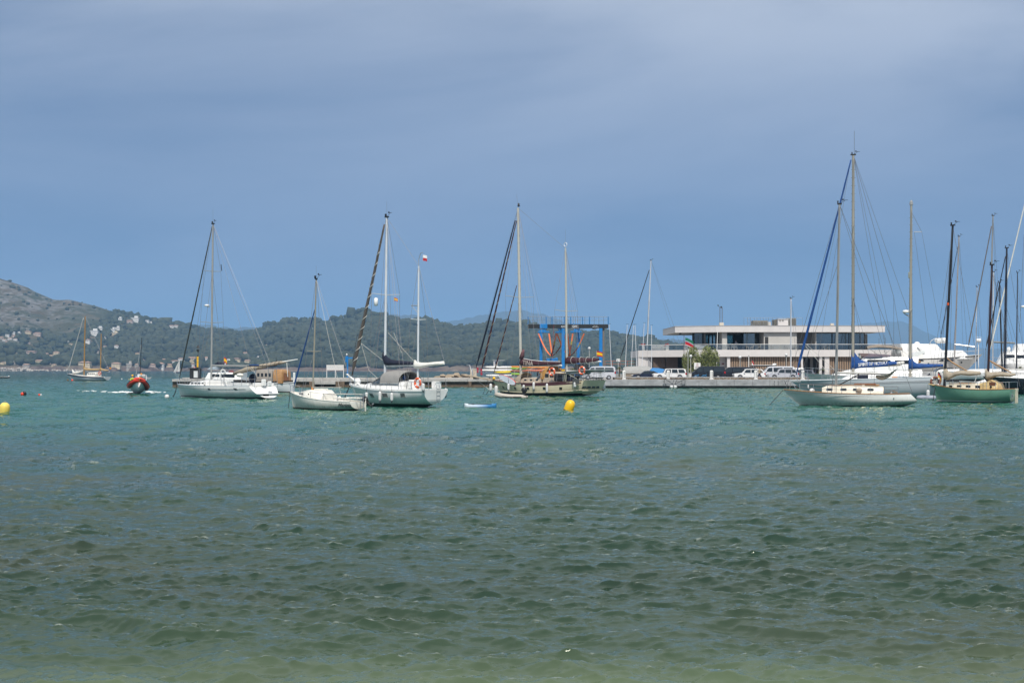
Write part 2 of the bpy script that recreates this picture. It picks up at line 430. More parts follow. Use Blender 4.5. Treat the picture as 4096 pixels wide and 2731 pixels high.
# ------------------------------------------------------------------ water
def water_material():
 m = bpy.data.materials.new('sea_water')
 m.use_nodes = True
 nt = m.node_tree
 N, L = nt.nodes, nt.links
 b = N['Principled BSDF']
 geo = N.new('ShaderNodeNewGeometry')
 sp = N.new('ShaderNodeSeparateXYZ'); L.new(geo.outputs['Position'], sp.inputs[0])
 def noise(scale, sx, sy, det=4, dist=0.0, seed=0.0):
  mp_ = N.new('ShaderNodeMapping')
  mp_.inputs['Scale'].default_value = (sx, sy, 1)
  mp_.inputs['Location'].default_value = (seed, seed * 1.7, 0)
  L.new(geo.outputs['Position'], mp_.inputs[0])
  n = N.new('ShaderNodeTexNoise')
  n.inputs['Scale'].default_value = scale
  n.inputs['Detail'].default_value = det
  n.inputs['Roughness'].default_value = .55
  n.inputs['Distortion'].default_value = dist
  L.new(mp_.outputs[0], n.inputs['Vector'])
  return n.outputs['Fac']
 def math_(op, a, c=None, clamp=False):
  n = N.new('ShaderNodeMath'); n.operation = op; n.use_clamp = clamp
  for i, v in enumerate((a, c)):
   if v is None: continue
   if hasattr(v, 'links'): L.new(v, n.inputs[i])
   else: n.inputs[i].default_value = v
  return n.outputs[0]
 # colour of the water column over the seabed, by distance off the beach (y): pale sand, weed bed, deeper teal, open bay
 wob = noise(.09, 1, 1, 4, .8, 3.0)
 yy = math_('MULTIPLY', sp.outputs['Y'], math_('ADD', math_('MULTIPLY', wob, .36), .82))
 lg = math_('LOGARITHM', math_('MAXIMUM', yy, 1.0), 10.0)
 t = math_('DIVIDE', math_('SUBTRACT', lg, 1.0), 2.0)
 cr = N.new('ShaderNodeValToRGB')
 e = cr.color_ramp.elements
 stops = [(0.00, (.120, .155, .092)), (0.040, (.088, .120, .070)), (0.075, (.028, .050, .030)), (0.13, (.011, .029, .019)), (0.24, (.010, .032, .021)),
    (0.31, (.012, .041, .028)), (0.37, (.015, .055, .039)), (0.41, (.017, .076, .055)), (0.47, (.019, .098, .072)), (0.60, (.019, .094, .072)),
    (0.80, (.016, .060, .057)), (1.0, (.014, .036, .046))]
 e[0].position, e[0].color = stops[0][0], (*stops[0][1], 1)
 e[1].position, e[1].color = stops[-1][0], (*stops[-1][1], 1)
 for p_, c_ in stops[1:-1]:
  k = e.new(p_); k.color = (*c_, 1)
 L.new(t, cr.inputs[0])
 # weed and rock patches on the bottom
 pt = noise(.16, .55, 1, 5, .6, 9.0)
 pr = N.new('ShaderNodeMapRange'); pr.inputs['From Min'].default_value = .47; pr.inputs['From Max'].default_value = .63
 L.new(pt, pr.inputs['Value'])
 near = N.new('ShaderNodeMapRange'); near.inputs['From Min'].default_value = 85; near.inputs['From Max'].default_value = 45
 L.new(sp.outputs['Y'], near.inputs['Value'])
 pf = math_('MULTIPLY', math_('MULTIPLY', pr.outputs[0], near.outputs[0]), .5)
 mx = N.new('ShaderNodeMix'); mx.data_type = 'RGBA'
 mx.inputs['B'].default_value = (.036, .042, .030, 1)
 L.new(pf, mx.inputs['Factor']); L.new(cr.outputs[0], mx.inputs['A'])
 # capillary ripples
 r1 = noise(2.6, .55, 1.5, 5, .5, 1.0)
 r2 = noise(9.0, .6, 1.4, 3, .3, 5.0)
 r0 = noise(.62, 1, 1.2, 4, .5, 7.0)
 farf = N.new('ShaderNodeMapRange'); farf.inputs['From Min'].default_value = 20; farf.inputs['From Max'].default_value = 80
 L.new(sp.outputs['Y'], farf.inputs['Value'])
 hsum = math_('ADD', math_('ADD', math_('MULTIPLY', r1, .045), math_('MULTIPLY', r2, .013)), math_('MULTIPLY', math_('MULTIPLY', r0, farf.outputs[0]), .42))
 bp = N.new('ShaderNodeBump'); bp.inputs['Strength'].default_value = .40; bp.inputs['Distance'].default_value = 1.0
 L.new(hsum, bp.inputs['Height'])
 # wave groups too fine to model far out tilt whole patches towards or away from the shore
 gp = noise(.40, 1, .45, 5, .4, 13.0)
 tl = math_('MULTIPLY', math_('MULTIPLY', math_('SUBTRACT', gp, .53), farf.outputs[0]), -1.55)
 tv = N.new('ShaderNodeCombineXYZ'); L.new(tl, tv.inputs[1])
 av = N.new('ShaderNodeVectorMath'); av.operation = 'ADD'; L.new(bp.outputs[0], av.inputs[0]); L.new(tv.outputs[0], av.inputs[1])
 nv = N.new('ShaderNodeVectorMath'); nv.operation = 'NORMALIZE'; L.new(av.outputs[0], nv.inputs[0])
 bp = nv
 # body colour under a Fresnel sheen; the sheen saturates at grazing angles as on any rough sea
 N.remove(b)
 df = N.new('ShaderNodeBsdfDiffuse'); L.new(mx.outputs['Result'], df.inputs['Color'])
 gl = N.new('ShaderNodeBsdfGlossy'); gl.inputs['Roughness'].default_value = .07; gl.inputs['Color'].default_value = (.95, 1, .87, 1)
 L.new(bp.outputs[0], gl.inputs['Normal']); L.new(bp.outputs[0], df.inputs['Normal'])
 fr = N.new('ShaderNodeFresnel'); fr.inputs['IOR'].default_value = 1.34; L.new(bp.outputs[0], fr.inputs['Normal'])
 fe = math_('DIVIDE', fr.outputs[0], math_('ADD', 1.0, math_('MULTIPLY', math_('MULTIPLY', fr.outputs[0], fr.outputs[0]), .55)))
 ms = N.new('ShaderNodeMixShader')
 L.new(fe, ms.inputs[0]); L.new(df.outputs[0], ms.inputs[1]); L.new(gl.outputs[0], ms.inputs[2])
 L.new(ms.outputs[0], [n for n in N if n.type == 'OUTPUT_MATERIAL'][0].inputs['Surface'])
 return m
def fft_tile(n, size, wind_deg, lp, spread, rms, seed, kmax=1e9):
 """a periodic patch of wind sea: height and sideways (choppy) offsets"""
 g = np.random.default_rng(seed)
 k1 = np.fft.fftfreq(n, size / n) * 2 * np.pi
 kx, ky = np.meshgrid(k1, k1, indexing='ij')
 k = np.hypot(kx, ky); k[0, 0] = 1e-6
 kp = 2 * np.pi / lp
 S = np.exp(-1.25 * (kp / k) ** 2) / k ** 3.25
 th = np.arctan2(ky, kx) - math.radians(wind_deg)
 S *= np.abs(np.cos(th / 2)) ** (2 * spread) + .015
 S *= np.exp(-(k / kmax) ** 2)
 S[0, 0] = 0
 a = np.sqrt(S) * (g.normal(size=(n, n)) + 1j * g.normal(size=(n, n)))
 h = np.real(np.fft.ifft2(a))
 sc = rms / h.std()
 dx = np.real(np.fft.ifft2(1j * kx / k * a)) * sc
 dy = np.real(np.fft.ifft2(1j * ky / k * a)) * sc
 return h * sc, dx, dy
def samp(t, size, x, y):
 n = t.shape[0]
 u = (x / size * n) % n; v = (y / size * n) % n
 i0 = np.floor(u).astype(int) % n; j0 = np.floor(v).astype(int) % n
 fu = u - np.floor(u); fv = v - np.floor(v)
 i1 = (i0 + 1) % n; j1 = (j0 + 1) % n
 return (t[i0, j0] * (1 - fu) * (1 - fv) + t[i1, j0] * fu * (1 - fv) + t[i0, j1] * (1 - fu) * fv + t[i1, j1] * fu * fv)
WATER = water_material()
# rows: fine near the beach, coarser with distance
d_rows = [7.0]
while d_rows[-1] < 520:
 d = d_rows[-1]
 d_rows.append(d + min(max(0.042, .42 * d * d / (2.8 * 1422)), max(.45, d * .0042)))
d_rows = np.array(d_rows)
NCOL = 760
ang = np.linspace(math.radians(-27), math.radians(27), NCOL)
DD, AA = np.meshgrid(d_rows, np.tan(ang), indexing='ij')
X0, Y0 = DD * AA, DD
hA, xA, yA = fft_tile(1024, 41.0, 263, 1.5, 9.0, .0195, 3)
hB, xB, yB = fft_tile(768, 17.3, 296, .55, 6.0, .0082, 5)
hC, xC, yC = fft_tile(512, 83.0, 252, 3.6, 9.0, .026, 8)
ca, sa = math.cos(.35), math.sin(.35)
XR, YR = X0 * ca - Y0 * sa, X0 * sa + Y0 * ca
fade = np.clip((520 - DD) / 160, 0, 1)
fsm = np.clip((110 - DD) / 60, 0, 1)
amp = 1 + .45 * np.clip((DD - 35) / 60, 0, 1)
gst = .75 + .5 * samp(hC / .026, 83.0, X0 * .31 + 5, Y0 * .31) * .35 + .25
Z0 = (samp(hA, 41., X0, Y0) * gst * amp + samp(hB, 17.3, XR, YR) * fsm * gst + samp(hC, 83., XR, YR)) * fade
X1 = X0 + (samp(xA, 41., X0, Y0) * 1.1 + samp(xB, 17.3, XR, YR) * fsm) * fade
Y1 = Y0 + (samp(yA, 41., X0, Y0) * 1.1 + samp(yB, 17.3, XR, YR) * fsm) * fade
wv = np.stack([X1, Y1, Z0], -1).reshape(-1, 3)
nr, nc = DD.shape
idx = np.arange(nr * nc).reshape(nr, nc)
wq = np.stack([idx[:-1, :-1], idx[:-1, 1:], idx[1:, 1:], idx[1:, :-1]], -1).reshape(-1, 4)
bay = np_mesh('water', wv, wq, WATER, 'structure')
# open water round the wave patch: far bay and both sides, one sheet each side of the fan
sea = MB()
tn = math.tan(math.radians(27))
far, wide = 30000.0, 30000.0
sea.add([(-520 * tn, 520, 0), (520 * tn, 520, 0), (wide, far, 0), (-wide, far, 0), (-7 * tn, 7, 0), (-wide, 7, 0), (7 * tn, 7, 0), (wide, 7, 0), (-wide, -60, 0), (wide, -60, 0)],
  [(0, 1, 2, 3), (4, 0, 3, 5), (1, 6, 7, 2), (5, 7, 9, 8)])
sea.build('water_far', WATER, kind='structure')
# ------------------------------------------------------------------ hills across the bay
def interp(pts, x):
 return float(np.interp(x, [p[0] for p in pts], [p[1] for p in pts]))
RIDGE = [(-1400, 985), (-900, 960), (-400, 1010), (-150, 1068), (0, 1114), (60, 1133), (110, 1150), (140, 1167), (215, 1199), (250, 1200), (275, 1198), (300, 1204), (390, 1226), (450, 1246),
   (520, 1264), (580, 1282), (640, 1290), (700, 1302), (760, 1313), (800, 1322), (860, 1326), (940, 1331), (990, 1338), (1040, 1326), (1090, 1300), (1130, 1283), (1200, 1285), (1260, 1286), (1340, 1280),
   (1400, 1264), (1450, 1247), (1480, 1243), (1520, 1250), (1560, 1275), (1600, 1288), (1650, 1290), (1700, 1284), (1760, 1300), (1800, 1310), (1850, 1314), (1900, 1312), (2000, 1302), (2060, 1303),
   (2120, 1304), (2200, 1322), (2350, 1344), (2450, 1342), (2520, 1357), (2600, 1368), (2680, 1384), (2800, 1400), (3000, 1420), (3300, 1440), (3600, 1465), (3700, 1480)]
D_SHORE = [(-1400, 1900), (0, 1950), (700, 2000), (1100, 1750), (1900, 1700), (2600, 1800), (3700, 2200)]
D_RIDGE = [(-1400, 2900), (0, 3000), (300, 2900), (700, 2850), (1000, 3000), (1480, 2750), (2000, 2600), (2600, 2600), (3700, 2700)]
NU, NV = 520, 120
uu = np.linspace(-1400, 3700, NU)
vv = np.concatenate([np.linspace(0, 1, 90), np.linspace(1.02, 1.7, NV - 90)])
rz_ = np.array([interp(RIDGE, u) for u in uu])
# small roughness of the skyline
g = np.random.default_rng(4)
def sm_noise(n, k, seed):
 q = np.random.default_rng(seed).normal(size=n + 4 * k)
 w = np.hanning(2 * k + 1); w /= w.sum()
 s_ = np.convolve(q, w, 'same')[2 * k:2 * k + n]
 return s_ / s_.std()
ds = np.array([interp(D_SHORE, u) for u in uu]) + 30 * sm_noise(NU, 6, 21)
dr = np.array([interp(D_RIDGE, u) for u in uu])
zr = H + (YH - rz_) * dr / F
def fbm2(nu, nv, seed, octs=((9, 5, 1.0), (22, 12, .5), (55, 30, .28), (120, 60, .15))):
 o = np.zeros((nu, nv))
 gg = np.random.default_rng(seed)
 for a, b_, w in octs:
  q = gg.normal(size=(a + 3, b_ + 3))
  xs = np.linspace(0, a, nu); ys = np.linspace(0, b_, nv)
  i = np.floor(xs).astype(int); j = np.floor(ys).astype(int)
  fx = (xs - i); fy = (ys - j); fx = fx * fx * (3 - 2 * fx); fy = fy * fy * (3 - 2 * fy)
  A = q[i][:, j] * (1 - fx)[:, None] + q[i + 1][:, j] * fx[:, None]
  B_ = q[i][:, j + 1] * (1 - fx)[:, None] + q[i + 1][:, j + 1] * fx[:, None]
  o += w * (A * (1 - fy) + B_ * fy)
 return o / o.std()
TN = fbm2(NU, NV, 31)
TV = np.zeros((NU, NV, 3))
for j, v in enumerate(vv):
 d = ds + (dr - ds) * v
 if v <= 1:
  sh = np.minimum(1, .045 * min(1, v / .02) + .955 * (0.35 * v ** .9 + .65 * v ** 1.7))
  wgt = math.sin(math.pi * min(v, 1)) ** .7
 else:
  sh = 1 - (v - 1) * .9
  wgt = .3
 sh = sh * np.ones(NU)
 z = zr * sh + TN[:, j] * wgt * np.minimum(7.0, zr * .07)
 if j == 0:
  z = np.full(NU, -3.0)
 TV[:, j, 0] = (uu - 2048) / F * d
 TV[:, j, 1] = d
 TV[:, j, 2] = z
TE = YH - (TV[:, :, 2] - H) / TV[:, :, 1] * F     # photo row of every terrain point
def terrain_at(px, py, vmax=1.0):
 """place on the hillside that shows at a photo pixel"""
 i = int(np.clip(np.interp(px, uu, np.arange(NU)), 0, NU - 1))
 col_ = TE[i, 1:90]
 j = int(np.argmax(col_ <= py)) + 1 if (col_ <= py).any() else 89
 p = TV[i, j]
 return Vector(((px - 2048) / F * p[1], p[1], p[2]))
def hill_material():
 m = bpy.data.materials.new('hillside')
 m.use_nodes = True
 nt = m.node_tree; N, L = nt.nodes, nt.links
 b = N['Principled BSDF']; b.inputs['Roughness'].default_value = .95; b.inputs['Specular IOR Level'].default_value = .1
 geo = N.new('ShaderNodeNewGeometry')
 sp = N.new('ShaderNodeSeparateXYZ'); L.new(geo.outputs['Position'], sp.inputs[0])
 def noise(scale, det=6, st=(1, 1, 1), rough=.6):
  mp_ = N.new('ShaderNodeMapping'); mp_.inputs['Scale'].default_value = st
  L.new(geo.outputs['Position'], mp_.inputs[0])
  n = N.new('ShaderNodeTexNoise'); n.inputs['Scale'].default_value = scale; n.inputs['Detail'].default_value = det; n.inputs['Roughness'].default_value = rough
  L.new(mp_.outputs[0], n.inputs['Vector'])
  return n.outputs['Fac']
 def ramp(f, a, c):
  r_ = N.new('ShaderNodeMapRange'); r_.inputs['From Min'].default_value = a; r_.inputs['From Max'].default_value = c
  L.new(f, r_.inputs['Value']); return r_.outputs[0]
 def mix(f, a, c):
  x = N.new('ShaderNodeMix'); x.data_type = 'RGBA'
  for s_, v in (('A', a), ('B', c)):
   if hasattr(v, 'links'): L.new(v, x.inputs[s_])
   else: x.inputs[s_].default_value = (*v, 1)
  L.new(f, x.inputs['Factor']); return x.outputs['Result']
 scrub = mix(ramp(noise(.012), .4, .6), (.055, .058, .026), (.105, .078, .042))
 rock = mix(ramp(noise(.11, 6, (1, 1, 2)), .35, .65), (.10, .10, .095), (.27, .25, .235))
 c1 = mix(ramp(noise(.035, 8, (1, 1, 1), .7), .47, .58), scrub, rock)
 # the forested slopes have less bare rock: east of the mountain
 east = ramp(sp.outputs['X'], -930, -760)
 c2 = mix(east, c1, mix(ramp(noise(.02, 6), .52, .66), (.045, .055, .025), (.15, .11, .065)))
 low = ramp(sp.outputs['Z'], 9.0, 5.5)
 c3 = mix(low, c2, mix(ramp(noise(.03, 7, (1, 1, 5)), .4, .62), (.115, .082, .070), (.215, .170, .130)))
 L.new(c3, b.inputs['Base Color'])
 bp = N.new('ShaderNodeBump'); bp.inputs['Strength'].default_value = 1; bp.inputs['Distance'].default_value = 7
 L.new(noise(.06, 8, (1, 1, 1.5), .7), bp.inputs['Height']); L.new(bp.outputs[0], b.inputs['Normal'])
 return m
tidx = np.arange(NU * NV).reshape(NU, NV)
tq = np.stack([tidx[:-1, :-1], tidx[1:, :-1], tidx[1:, 1:], tidx[:-1, 1:]], -1).reshape(-1, 4)
hills = np_mesh('hills', TV.reshape(-1, 3), tq, hill_material(), 'structure')
hills['label'] = 'scrubby grey mountain and pine covered hills across the bay'
# far blue ranges
FARM = mat('far_mountain_slope', (.04, .055, .055), .95, var=.3, scale=.004, col2=(.075, .075, .07), spec=.1)
def far_range(name, pts, d, label, seed):
 n = 160
 us = np.linspace(pts[0][0], pts[-1][0], n)
 zs = H + (YH - np.array([interp(pts, u) for u in us])) * d / F
 zs = zs * (1 + .012 * sm_noise(n, 2, seed)) + 0
 V, Q = [], []
 prof = [(-.30, 0.0), (-.22, .22), (-.13, .52), (-.06, .82), (-.02, .96), (0, 1.0), (.06, .9), (.2, .4), (.3, 0)]
 tn_ = fbm2(n, len(prof), seed, ((14, 4, 1), (40, 6, .6)))
 for j, (o_, k) in enumerate(prof):
  dd = d * (1 + o_ * .5)
  for i in range(n):
   zz_ = max(zs[i], 1) * k * (1 + (.07 * tn_[i, j] if 0 < k < .95 else 0)) - (8 if k == 0 else 0)
   V.append(((us[i] - 2048) / F * dd, dd, zz_))
 ix = np.arange(n * len(prof)).reshape(len(prof), n)
 q = np.stack([ix[:-1, :-1], ix[:-1, 1:], ix[1:, 1:], ix[1:, :-1]], -1).reshape(-1, 4)
 o = np_mesh(name, np.array(V), q, FARM, 'structure')
 o['label'] = label
far_range('far_mountain', [(2750, 1470), (2900, 1440), (3050, 1395), (3200, 1352), (3330, 1318), (3420, 1301), (3500, 1288), (3560, 1281), (3600, 1284), (3650, 1300), (3700, 1328), (3760, 1357), (3850, 1385), (3960, 1394), (4100, 1392),
       (4300, 1380), (4600, 1400), (5000, 1440), (5300, 1476)], 11500, 'tall hazy blue mountain on the skyline behind the yachts', 41)
far_range('far_mountain', [(1500, 1400), (1700, 1310), (1790, 1288), (1850, 1275), (1930, 1260), (2000, 1249), (2050, 1241), (2110, 1243), (2180, 1258), (2300, 1300), (2450, 1380), (2600, 1440)], 9800, 'pale blue sloping mountain behind the pine hills', 42)
far_range('far_mountain', [(600, 1420), (760, 1310), (820, 1296), (870, 1302), (930, 1312), (990, 1308), (1050, 1310), (1150, 1310), (1300, 1290), (1480, 1262), (1540, 1255), (1600, 1257), (1650, 1254), (1700, 1270), (1850, 1340), (2000, 1420)], 8600, 'low far blue ridge peeping over the saddle of the hills', 43)
far_range('far_mountain', [(2300, 1420), (2500, 1370), (2620, 1355), (2690, 1357), (2760, 1362), (2900, 1380), (3100, 1410), (3400, 1450)], 7400, 'low hazy ridge left of the club building', 44)
# pine woods on the hills
NEEDLE = mat('pine_foliage', (.058, .064, .038), .9, var=.45, scale=.022, spec=.15, col2=(.022, .032, .023))
ico_t = (1 + 5 ** .5) / 2
icv = np.array([(-1, ico_t, 0), (1, ico_t, 0), (-1, -ico_t, 0), (1, -ico_t, 0), (0, -1, ico_t), (0, 1, ico_t), (0, -1, -ico_t), (0, 1, -ico_t), (ico_t, 0, -1), (ico_t, 0, 1), (-ico_t, 0, -1), (-ico_t, 0, 1)]) / 1.902
icf = np.array([(0, 11, 5), (0, 5, 1), (0, 1, 7), (0, 7, 10), (0, 10, 11), (1, 5, 9), (5, 11, 4), (11, 10, 2), (10, 7, 6), (7, 1, 8), (3, 9, 4), (3, 4, 2), (3, 2, 6), (3, 6, 8), (3, 8, 9), (4, 9, 5), (2, 4, 11), (6, 2, 10), (8, 6, 7), (9, 8, 1)])
def forest(n, seed):
 gg = np.random.default_rng(seed)
 V, Fc = [], []
 cnt = 0
 tries = 0
 while cnt < n and tries < n * 12:
  tries += 1
  u = gg.uniform(-700, 3500); v = gg.uniform(.012, 1.03) ** .9
  i = np.interp(u, uu, np.arange(NU)); j = np.interp(v, vv, np.arange(NV))
  i0, j0 = int(i), int(j)
  if i0 >= NU - 1 or j0 >= NV - 1: continue
  p = TV[i0, j0] * (1 - (i - i0)) * (1 - (j - j0)) + TV[i0 + 1, j0] * (i - i0) * (1 - (j - j0)) + TV[i0, j0 + 1] * (1 - (i - i0)) * (j - j0) + TV[i0 + 1, j0 + 1] * (i - i0) * (j - j0)
  row = YH - (p[2] - H) / p[1] * F
  up = interp([(-700, 1330), (0, 1322), (150, 1322), (210, 1345), (280, 1345), (330, 1312), (400, 1300), (440, 1262), (480, 1235), (560, 1200), (3700, 1100)], u)
  patch = TN[i0, j0]
  if row < up:
   if gg.random() > (.05 if patch < .5 else .16): continue
   sz = gg.uniform(1.5, 3.5)
  else:
   if 1040 < u < 2000 and v < .05: continue
   if 1080 < u < 1560 and v > .86 and gg.random() > .28: continue
   if patch > 1.5 and gg.random() > .35: continue
   if patch < -1.6 and gg.random() > .5: continue
   sz = gg.uniform(3.2, 6.2) * (1.12 if v > .95 else 1)
  if gg.random() < .10: sz *= 1.5
  if any(abs(u - q[0]) < q[2] * .5 + 5 and q[1] - 4 < row < q[1] + 17 for q in HS): continue
  ax = np.array([sz * gg.uniform(.85, 1.25), sz * gg.uniform(.85, 1.25), sz * gg.uniform(.75, 1.15)])
  a = gg.uniform(0, 6.28)
  q = icv * (1 + gg.normal(0, .16, (12, 1))) * ax
  q = np.stack([q[:, 0] * math.cos(a) - q[:, 1] * math.sin(a), q[:, 0] * math.sin(a) + q[:, 1] * math.cos(a), q[:, 2]], -1)
  V.append(q + p + np.array([0, 0, sz * .55]))
  Fc.append(icf + cnt * 12)
  cnt += 1
 return np.concatenate(V), np.concatenate(Fc)
fv_, ff_ = forest(15000, 77)
wood = np_mesh('forest', fv_, ff_, NEEDLE, 'stuff', smooth=True)
wood['label'] = 'pine woods covering the hills across the bay'
# ------------------------------------------------------------------ quay, pier and the ground behind
CONC = mat('pale_concrete', (.40, .385, .36), .85, var=.28, scale=1.3, bump=.3, bscale=8, stretch=(1, 1, 2.5))
CONCD = mat('weathered_concrete', (.33, .335, .34), .85, var=.35, scale=.9, bump=.3, bscale=8, stretch=(1, 1, 2))
UNDERSLAB = mat('shadowed_stained_stone', (.035, .033, .026), .6, var=.5, scale=2, bump=.5, bscale=6)  # shade under the overhanging slabs and dark staining, both put into the colour
BROWNST = mat('brown_stone_base', (.145, .105, .072), .9, var=.5, scale=1.6, bump=.6, bscale=5)
PAVE = mat('quay_paving', (.30, .29, .27), .9, var=.2, scale=.6)
STONE = mat('wall_stone', (.27, .24, .20), .9, var=.45, scale=2.2, bump=.6, bscale=9)
STONE2 = mat('wall_stone_brown', (.22, .165, .115), .9, var=.45, scale=2.2, bump=.6, bscale=9)
MORTAR = mat('wall_mortar', (.17, .155, .135), .95, var=.3, scale=4)
QZ, QF = 1.25, 208.0                        # quay level and its face
PF = 219.0                                  # face of the low pier on the left
def X(px, d):
 return (px - 2048) / F * d
def Z(py, d):
 return H - (py - YH) / F * d
# ground behind the quay wall (one sheet), beds of the wall below it
gx0, gx1 = X(2300, QF) + .9, 150.0
g_ = MB().bx(gx0, gx1, QF + .9, 275, -2, QZ - .004)
g_.build('quay_ground', PAVE, kind='structure')
qw = MB().bx(gx0 - .9, gx1, QF + .28, QF + .9, -2, QZ - .02).build('quay_wall', UNDERSLAB, kind='structure')
# coping slabs of the quay, each its own piece
sx = X(2300, QF)
k = 0
while sx < 60:
 wdt = (2.55, 2.7, 2.5, 2.62)[k % 4]
 s_ = MB().box((sx + wdt / 2, QF + .45, .80), (wdt - .022, .9, .90), bev=.02).build('slab', CONCD, qw)
 sx += wdt
 k += 1
pw = MB()
px0, px1 = X(700, PF + 2), X(2330, PF)
pw.bx(px0, px1, PF + .35, PF + 8, -2, .86)
pier = pw.build('pier_wall', BROWNST, kind='structure')
sx, k = px0, 0
while sx < px1 - .3:
 wdt = min((3.1, 3.4, 3.25)[k % 3], px1 - sx)
 MB().box((sx + wdt / 2, PF + 4, 1.06), (wdt - .03, 8.1, .40), bev=.03).build('slab', CONC, pier)
 MB().box((sx + wdt / 2, PF + 7.2, 1.36), (wdt - .02, .8, .20), bev=.03).build('kerb', CONC, pier)
 sx += wdt
 k += 1
for k, pxx in enumerate((1250, 1345, 1372, 1560, 1880)):
 w_ = (1.0, 1.6, .5, .6, .45)[k]
 MB().box((X(pxx, PF), PF + .15, .42), (w_, .7, .95), bev=.03).build('buttress', BROWNST, pier)
MB().box((X(1302, PF), PF - .35, .70), (3.2, .9, .50), bev=.03).build('landing_block', CONC, pier)
# beige end wall where the land begins
lw = MB().bx(X(1900, 222), gx0 + 1, 224, 275, -2, QZ - .004).build('quay_ground_left', PAVE, kind='structure')
ew = MB().box((X(1893, 223), 226, 1.9), (1.0, 5, 2.0), bev=.04).build('end_wall', mat('beige_render', (.45, .39, .31), .9, var=.15))
tag(ew, 'beige rendered wall block at the end of the kayak yard', 'wall')
# low stone wall with a coping along the car park
lwz0, lwz1 = QZ, 1.64
WY = 213.0
wl_thing = thing('stone_wall', 'low rough stone wall with grey coping in front of the parked cars', 'wall', (X(2452, WY), WY, QZ))
wlen = X(3340, WY) - X(2452, WY)
MB().bx(0, wlen, -.12, .2, 0, .28).build('mortar_core', MORTAR, wl_thing)
cx_ = 0
while cx_ < wlen:
 MB().box((cx_ + .6, .04, .335), (1.19, .46, .11), bev=.015).build('coping', CONCD, wl_thing)
 cx_ += 1.2
smesh = []
for q in range(8):
 m_ = MB(); m_.box((0, 0, 0), (rng.uniform(.24, .42), .12, rng.uniform(.12, .2)), bev=.05)
 o = m_.build('stone', STONE if q % 3 else STONE2, wl_thing, smooth=True)
 smesh.append(o.data)
 o.location = (.2 + q * .03, -.13, .07)
 o.rotation_euler = (0, rng.uniform(-.2, .2), 0)
xx = .3
n_st = 0
while xx < wlen - .2 and n_st < 280:
 for row_ in (.07, .205):
  o = bpy.data.objects.new('stone', smesh[int(rng.integers(8))]); COL.objects.link(o); o.parent = wl_thing
  o.location = (xx + rng.uniform(-.06, .06), -.13 + rng.uniform(-.02, .02), row_ + rng.uniform(-.02, .02))
  o.rotation_euler = (0, rng.uniform(-.3, .3), 0)
  n_st += 1
 xx += .27
# the wall goes on behind the green ketch
wl2 = thing('stone_wall', 'stone wall stretch on the quay behind the green ketch', 'wall', (X(3690, WY), WY, QZ))
MB().bx(0, 9.5, -.12, .2, 0, .5).build('mortar_core', MORTAR, wl2)
MB().box((4.75, .04, .56), (9.5, .46, .12), bev=.015).build('coping', CONCD, wl2)
for q in range(90):
 o = bpy.data.objects.new('stone', smesh[int(rng.integers(8))]); COL.objects.link(o); o.parent = wl2
 o.location = (.15 + (q % 30) * .31 + rng.uniform(-.06, .06), -.13, .08 + (q // 30) * .16); o.rotation_euler = (0, rng.uniform(-.3, .3), 0)
# rocks behind the pier
bmsh = []
for q in range(4):
 b_ = MB()
 pts = icv * (1 + np.random.default_rng(q).normal(0, .13, (12, 1)))
 b_.add([tuple(p) for p in pts], [tuple(f) for f in icf])
 o = b_.build('boulder', mat('tan_boulder', (.36, .29, .21), .95, var=.35, scale=1.5, bump=.8, bscale=3), smooth=False)
 sub = o.modifiers.new('s', 'SUBSURF'); sub.levels = sub.render_levels = 1; sub.subdivision_type = 'SIMPLE'
 bmsh.append(o)
bl = [(1772, 1503, 26, 11), (1800, 1505, 22, 12), (1826, 1501, 30, 14), (1858, 1503, 28, 12), (1884, 1505, 24, 10), (1840, 1508, 20, 8), (1790, 1509, 24, 7), (1870, 1509, 22, 7), (1752, 1508, 16, 7)]
for q, (bx_, by_, bw_, bh_) in enumerate(bl):
 o = bmsh[q] if q < 4 else bmsh[q % 4].copy()
 if q >= 4: COL.objects.link(o)
 d = 233 + (q % 3) * 1.5
 o.location = (X(bx_, d), d, Z(by_, d))
 o.scale = (bw_ / 2 * d / F * 1.15, .9, bh_ / 2 * d / F * 1.5)
 o.rotation_euler = (0, 0, q * 1.3)
 tag(o, 'tan boulder behind the concrete pier, ' + ('left of the white stern fender', 'low, second from the left', 'tallest in the middle', 'right of the tallest', 'against the beige end wall', 'small, before the tallest', 'flat, at the front left', 'flat, at the front right', 'smallest at the left end')[q], 'boulder', 'boulders behind the pier')
rk = MB().bx(X(1745, 236), X(1900, 236), 231, 240, -2, .9)
rk.build('rock_bed', BROWNST, kind='structure')
# far breakwater and beach of light stone along the opposite shore
rv, rf = [], []
gg = np.random.default_rng(19)
for q in range(520):
 u = gg.uniform(-60, 420)
 if u > 130 and gg.random() < .6: continue
 d = gg.uniform(1860, 1900)
 s_ = gg.uniform(.8, 2.2) * (1 if u < 130 else .7)
 p = icv * (1 + gg.normal(0, .18, (12, 1))) * s_ + np.array([X(u, d), d, gg.uniform(0, 3.6 if u < 110 else 1.6)])
 rf.append(icf + 12 * len(rv)); rv.append(p)
o = np_mesh('breakwater_rocks', np.concatenate(rv), np.concatenate(rf), mat('pale_rock', (.42, .38, .33), .95, var=.3, scale=.3), 'stuff', smooth=False)
o['label'] = 'pale stone breakwater along the far shore'
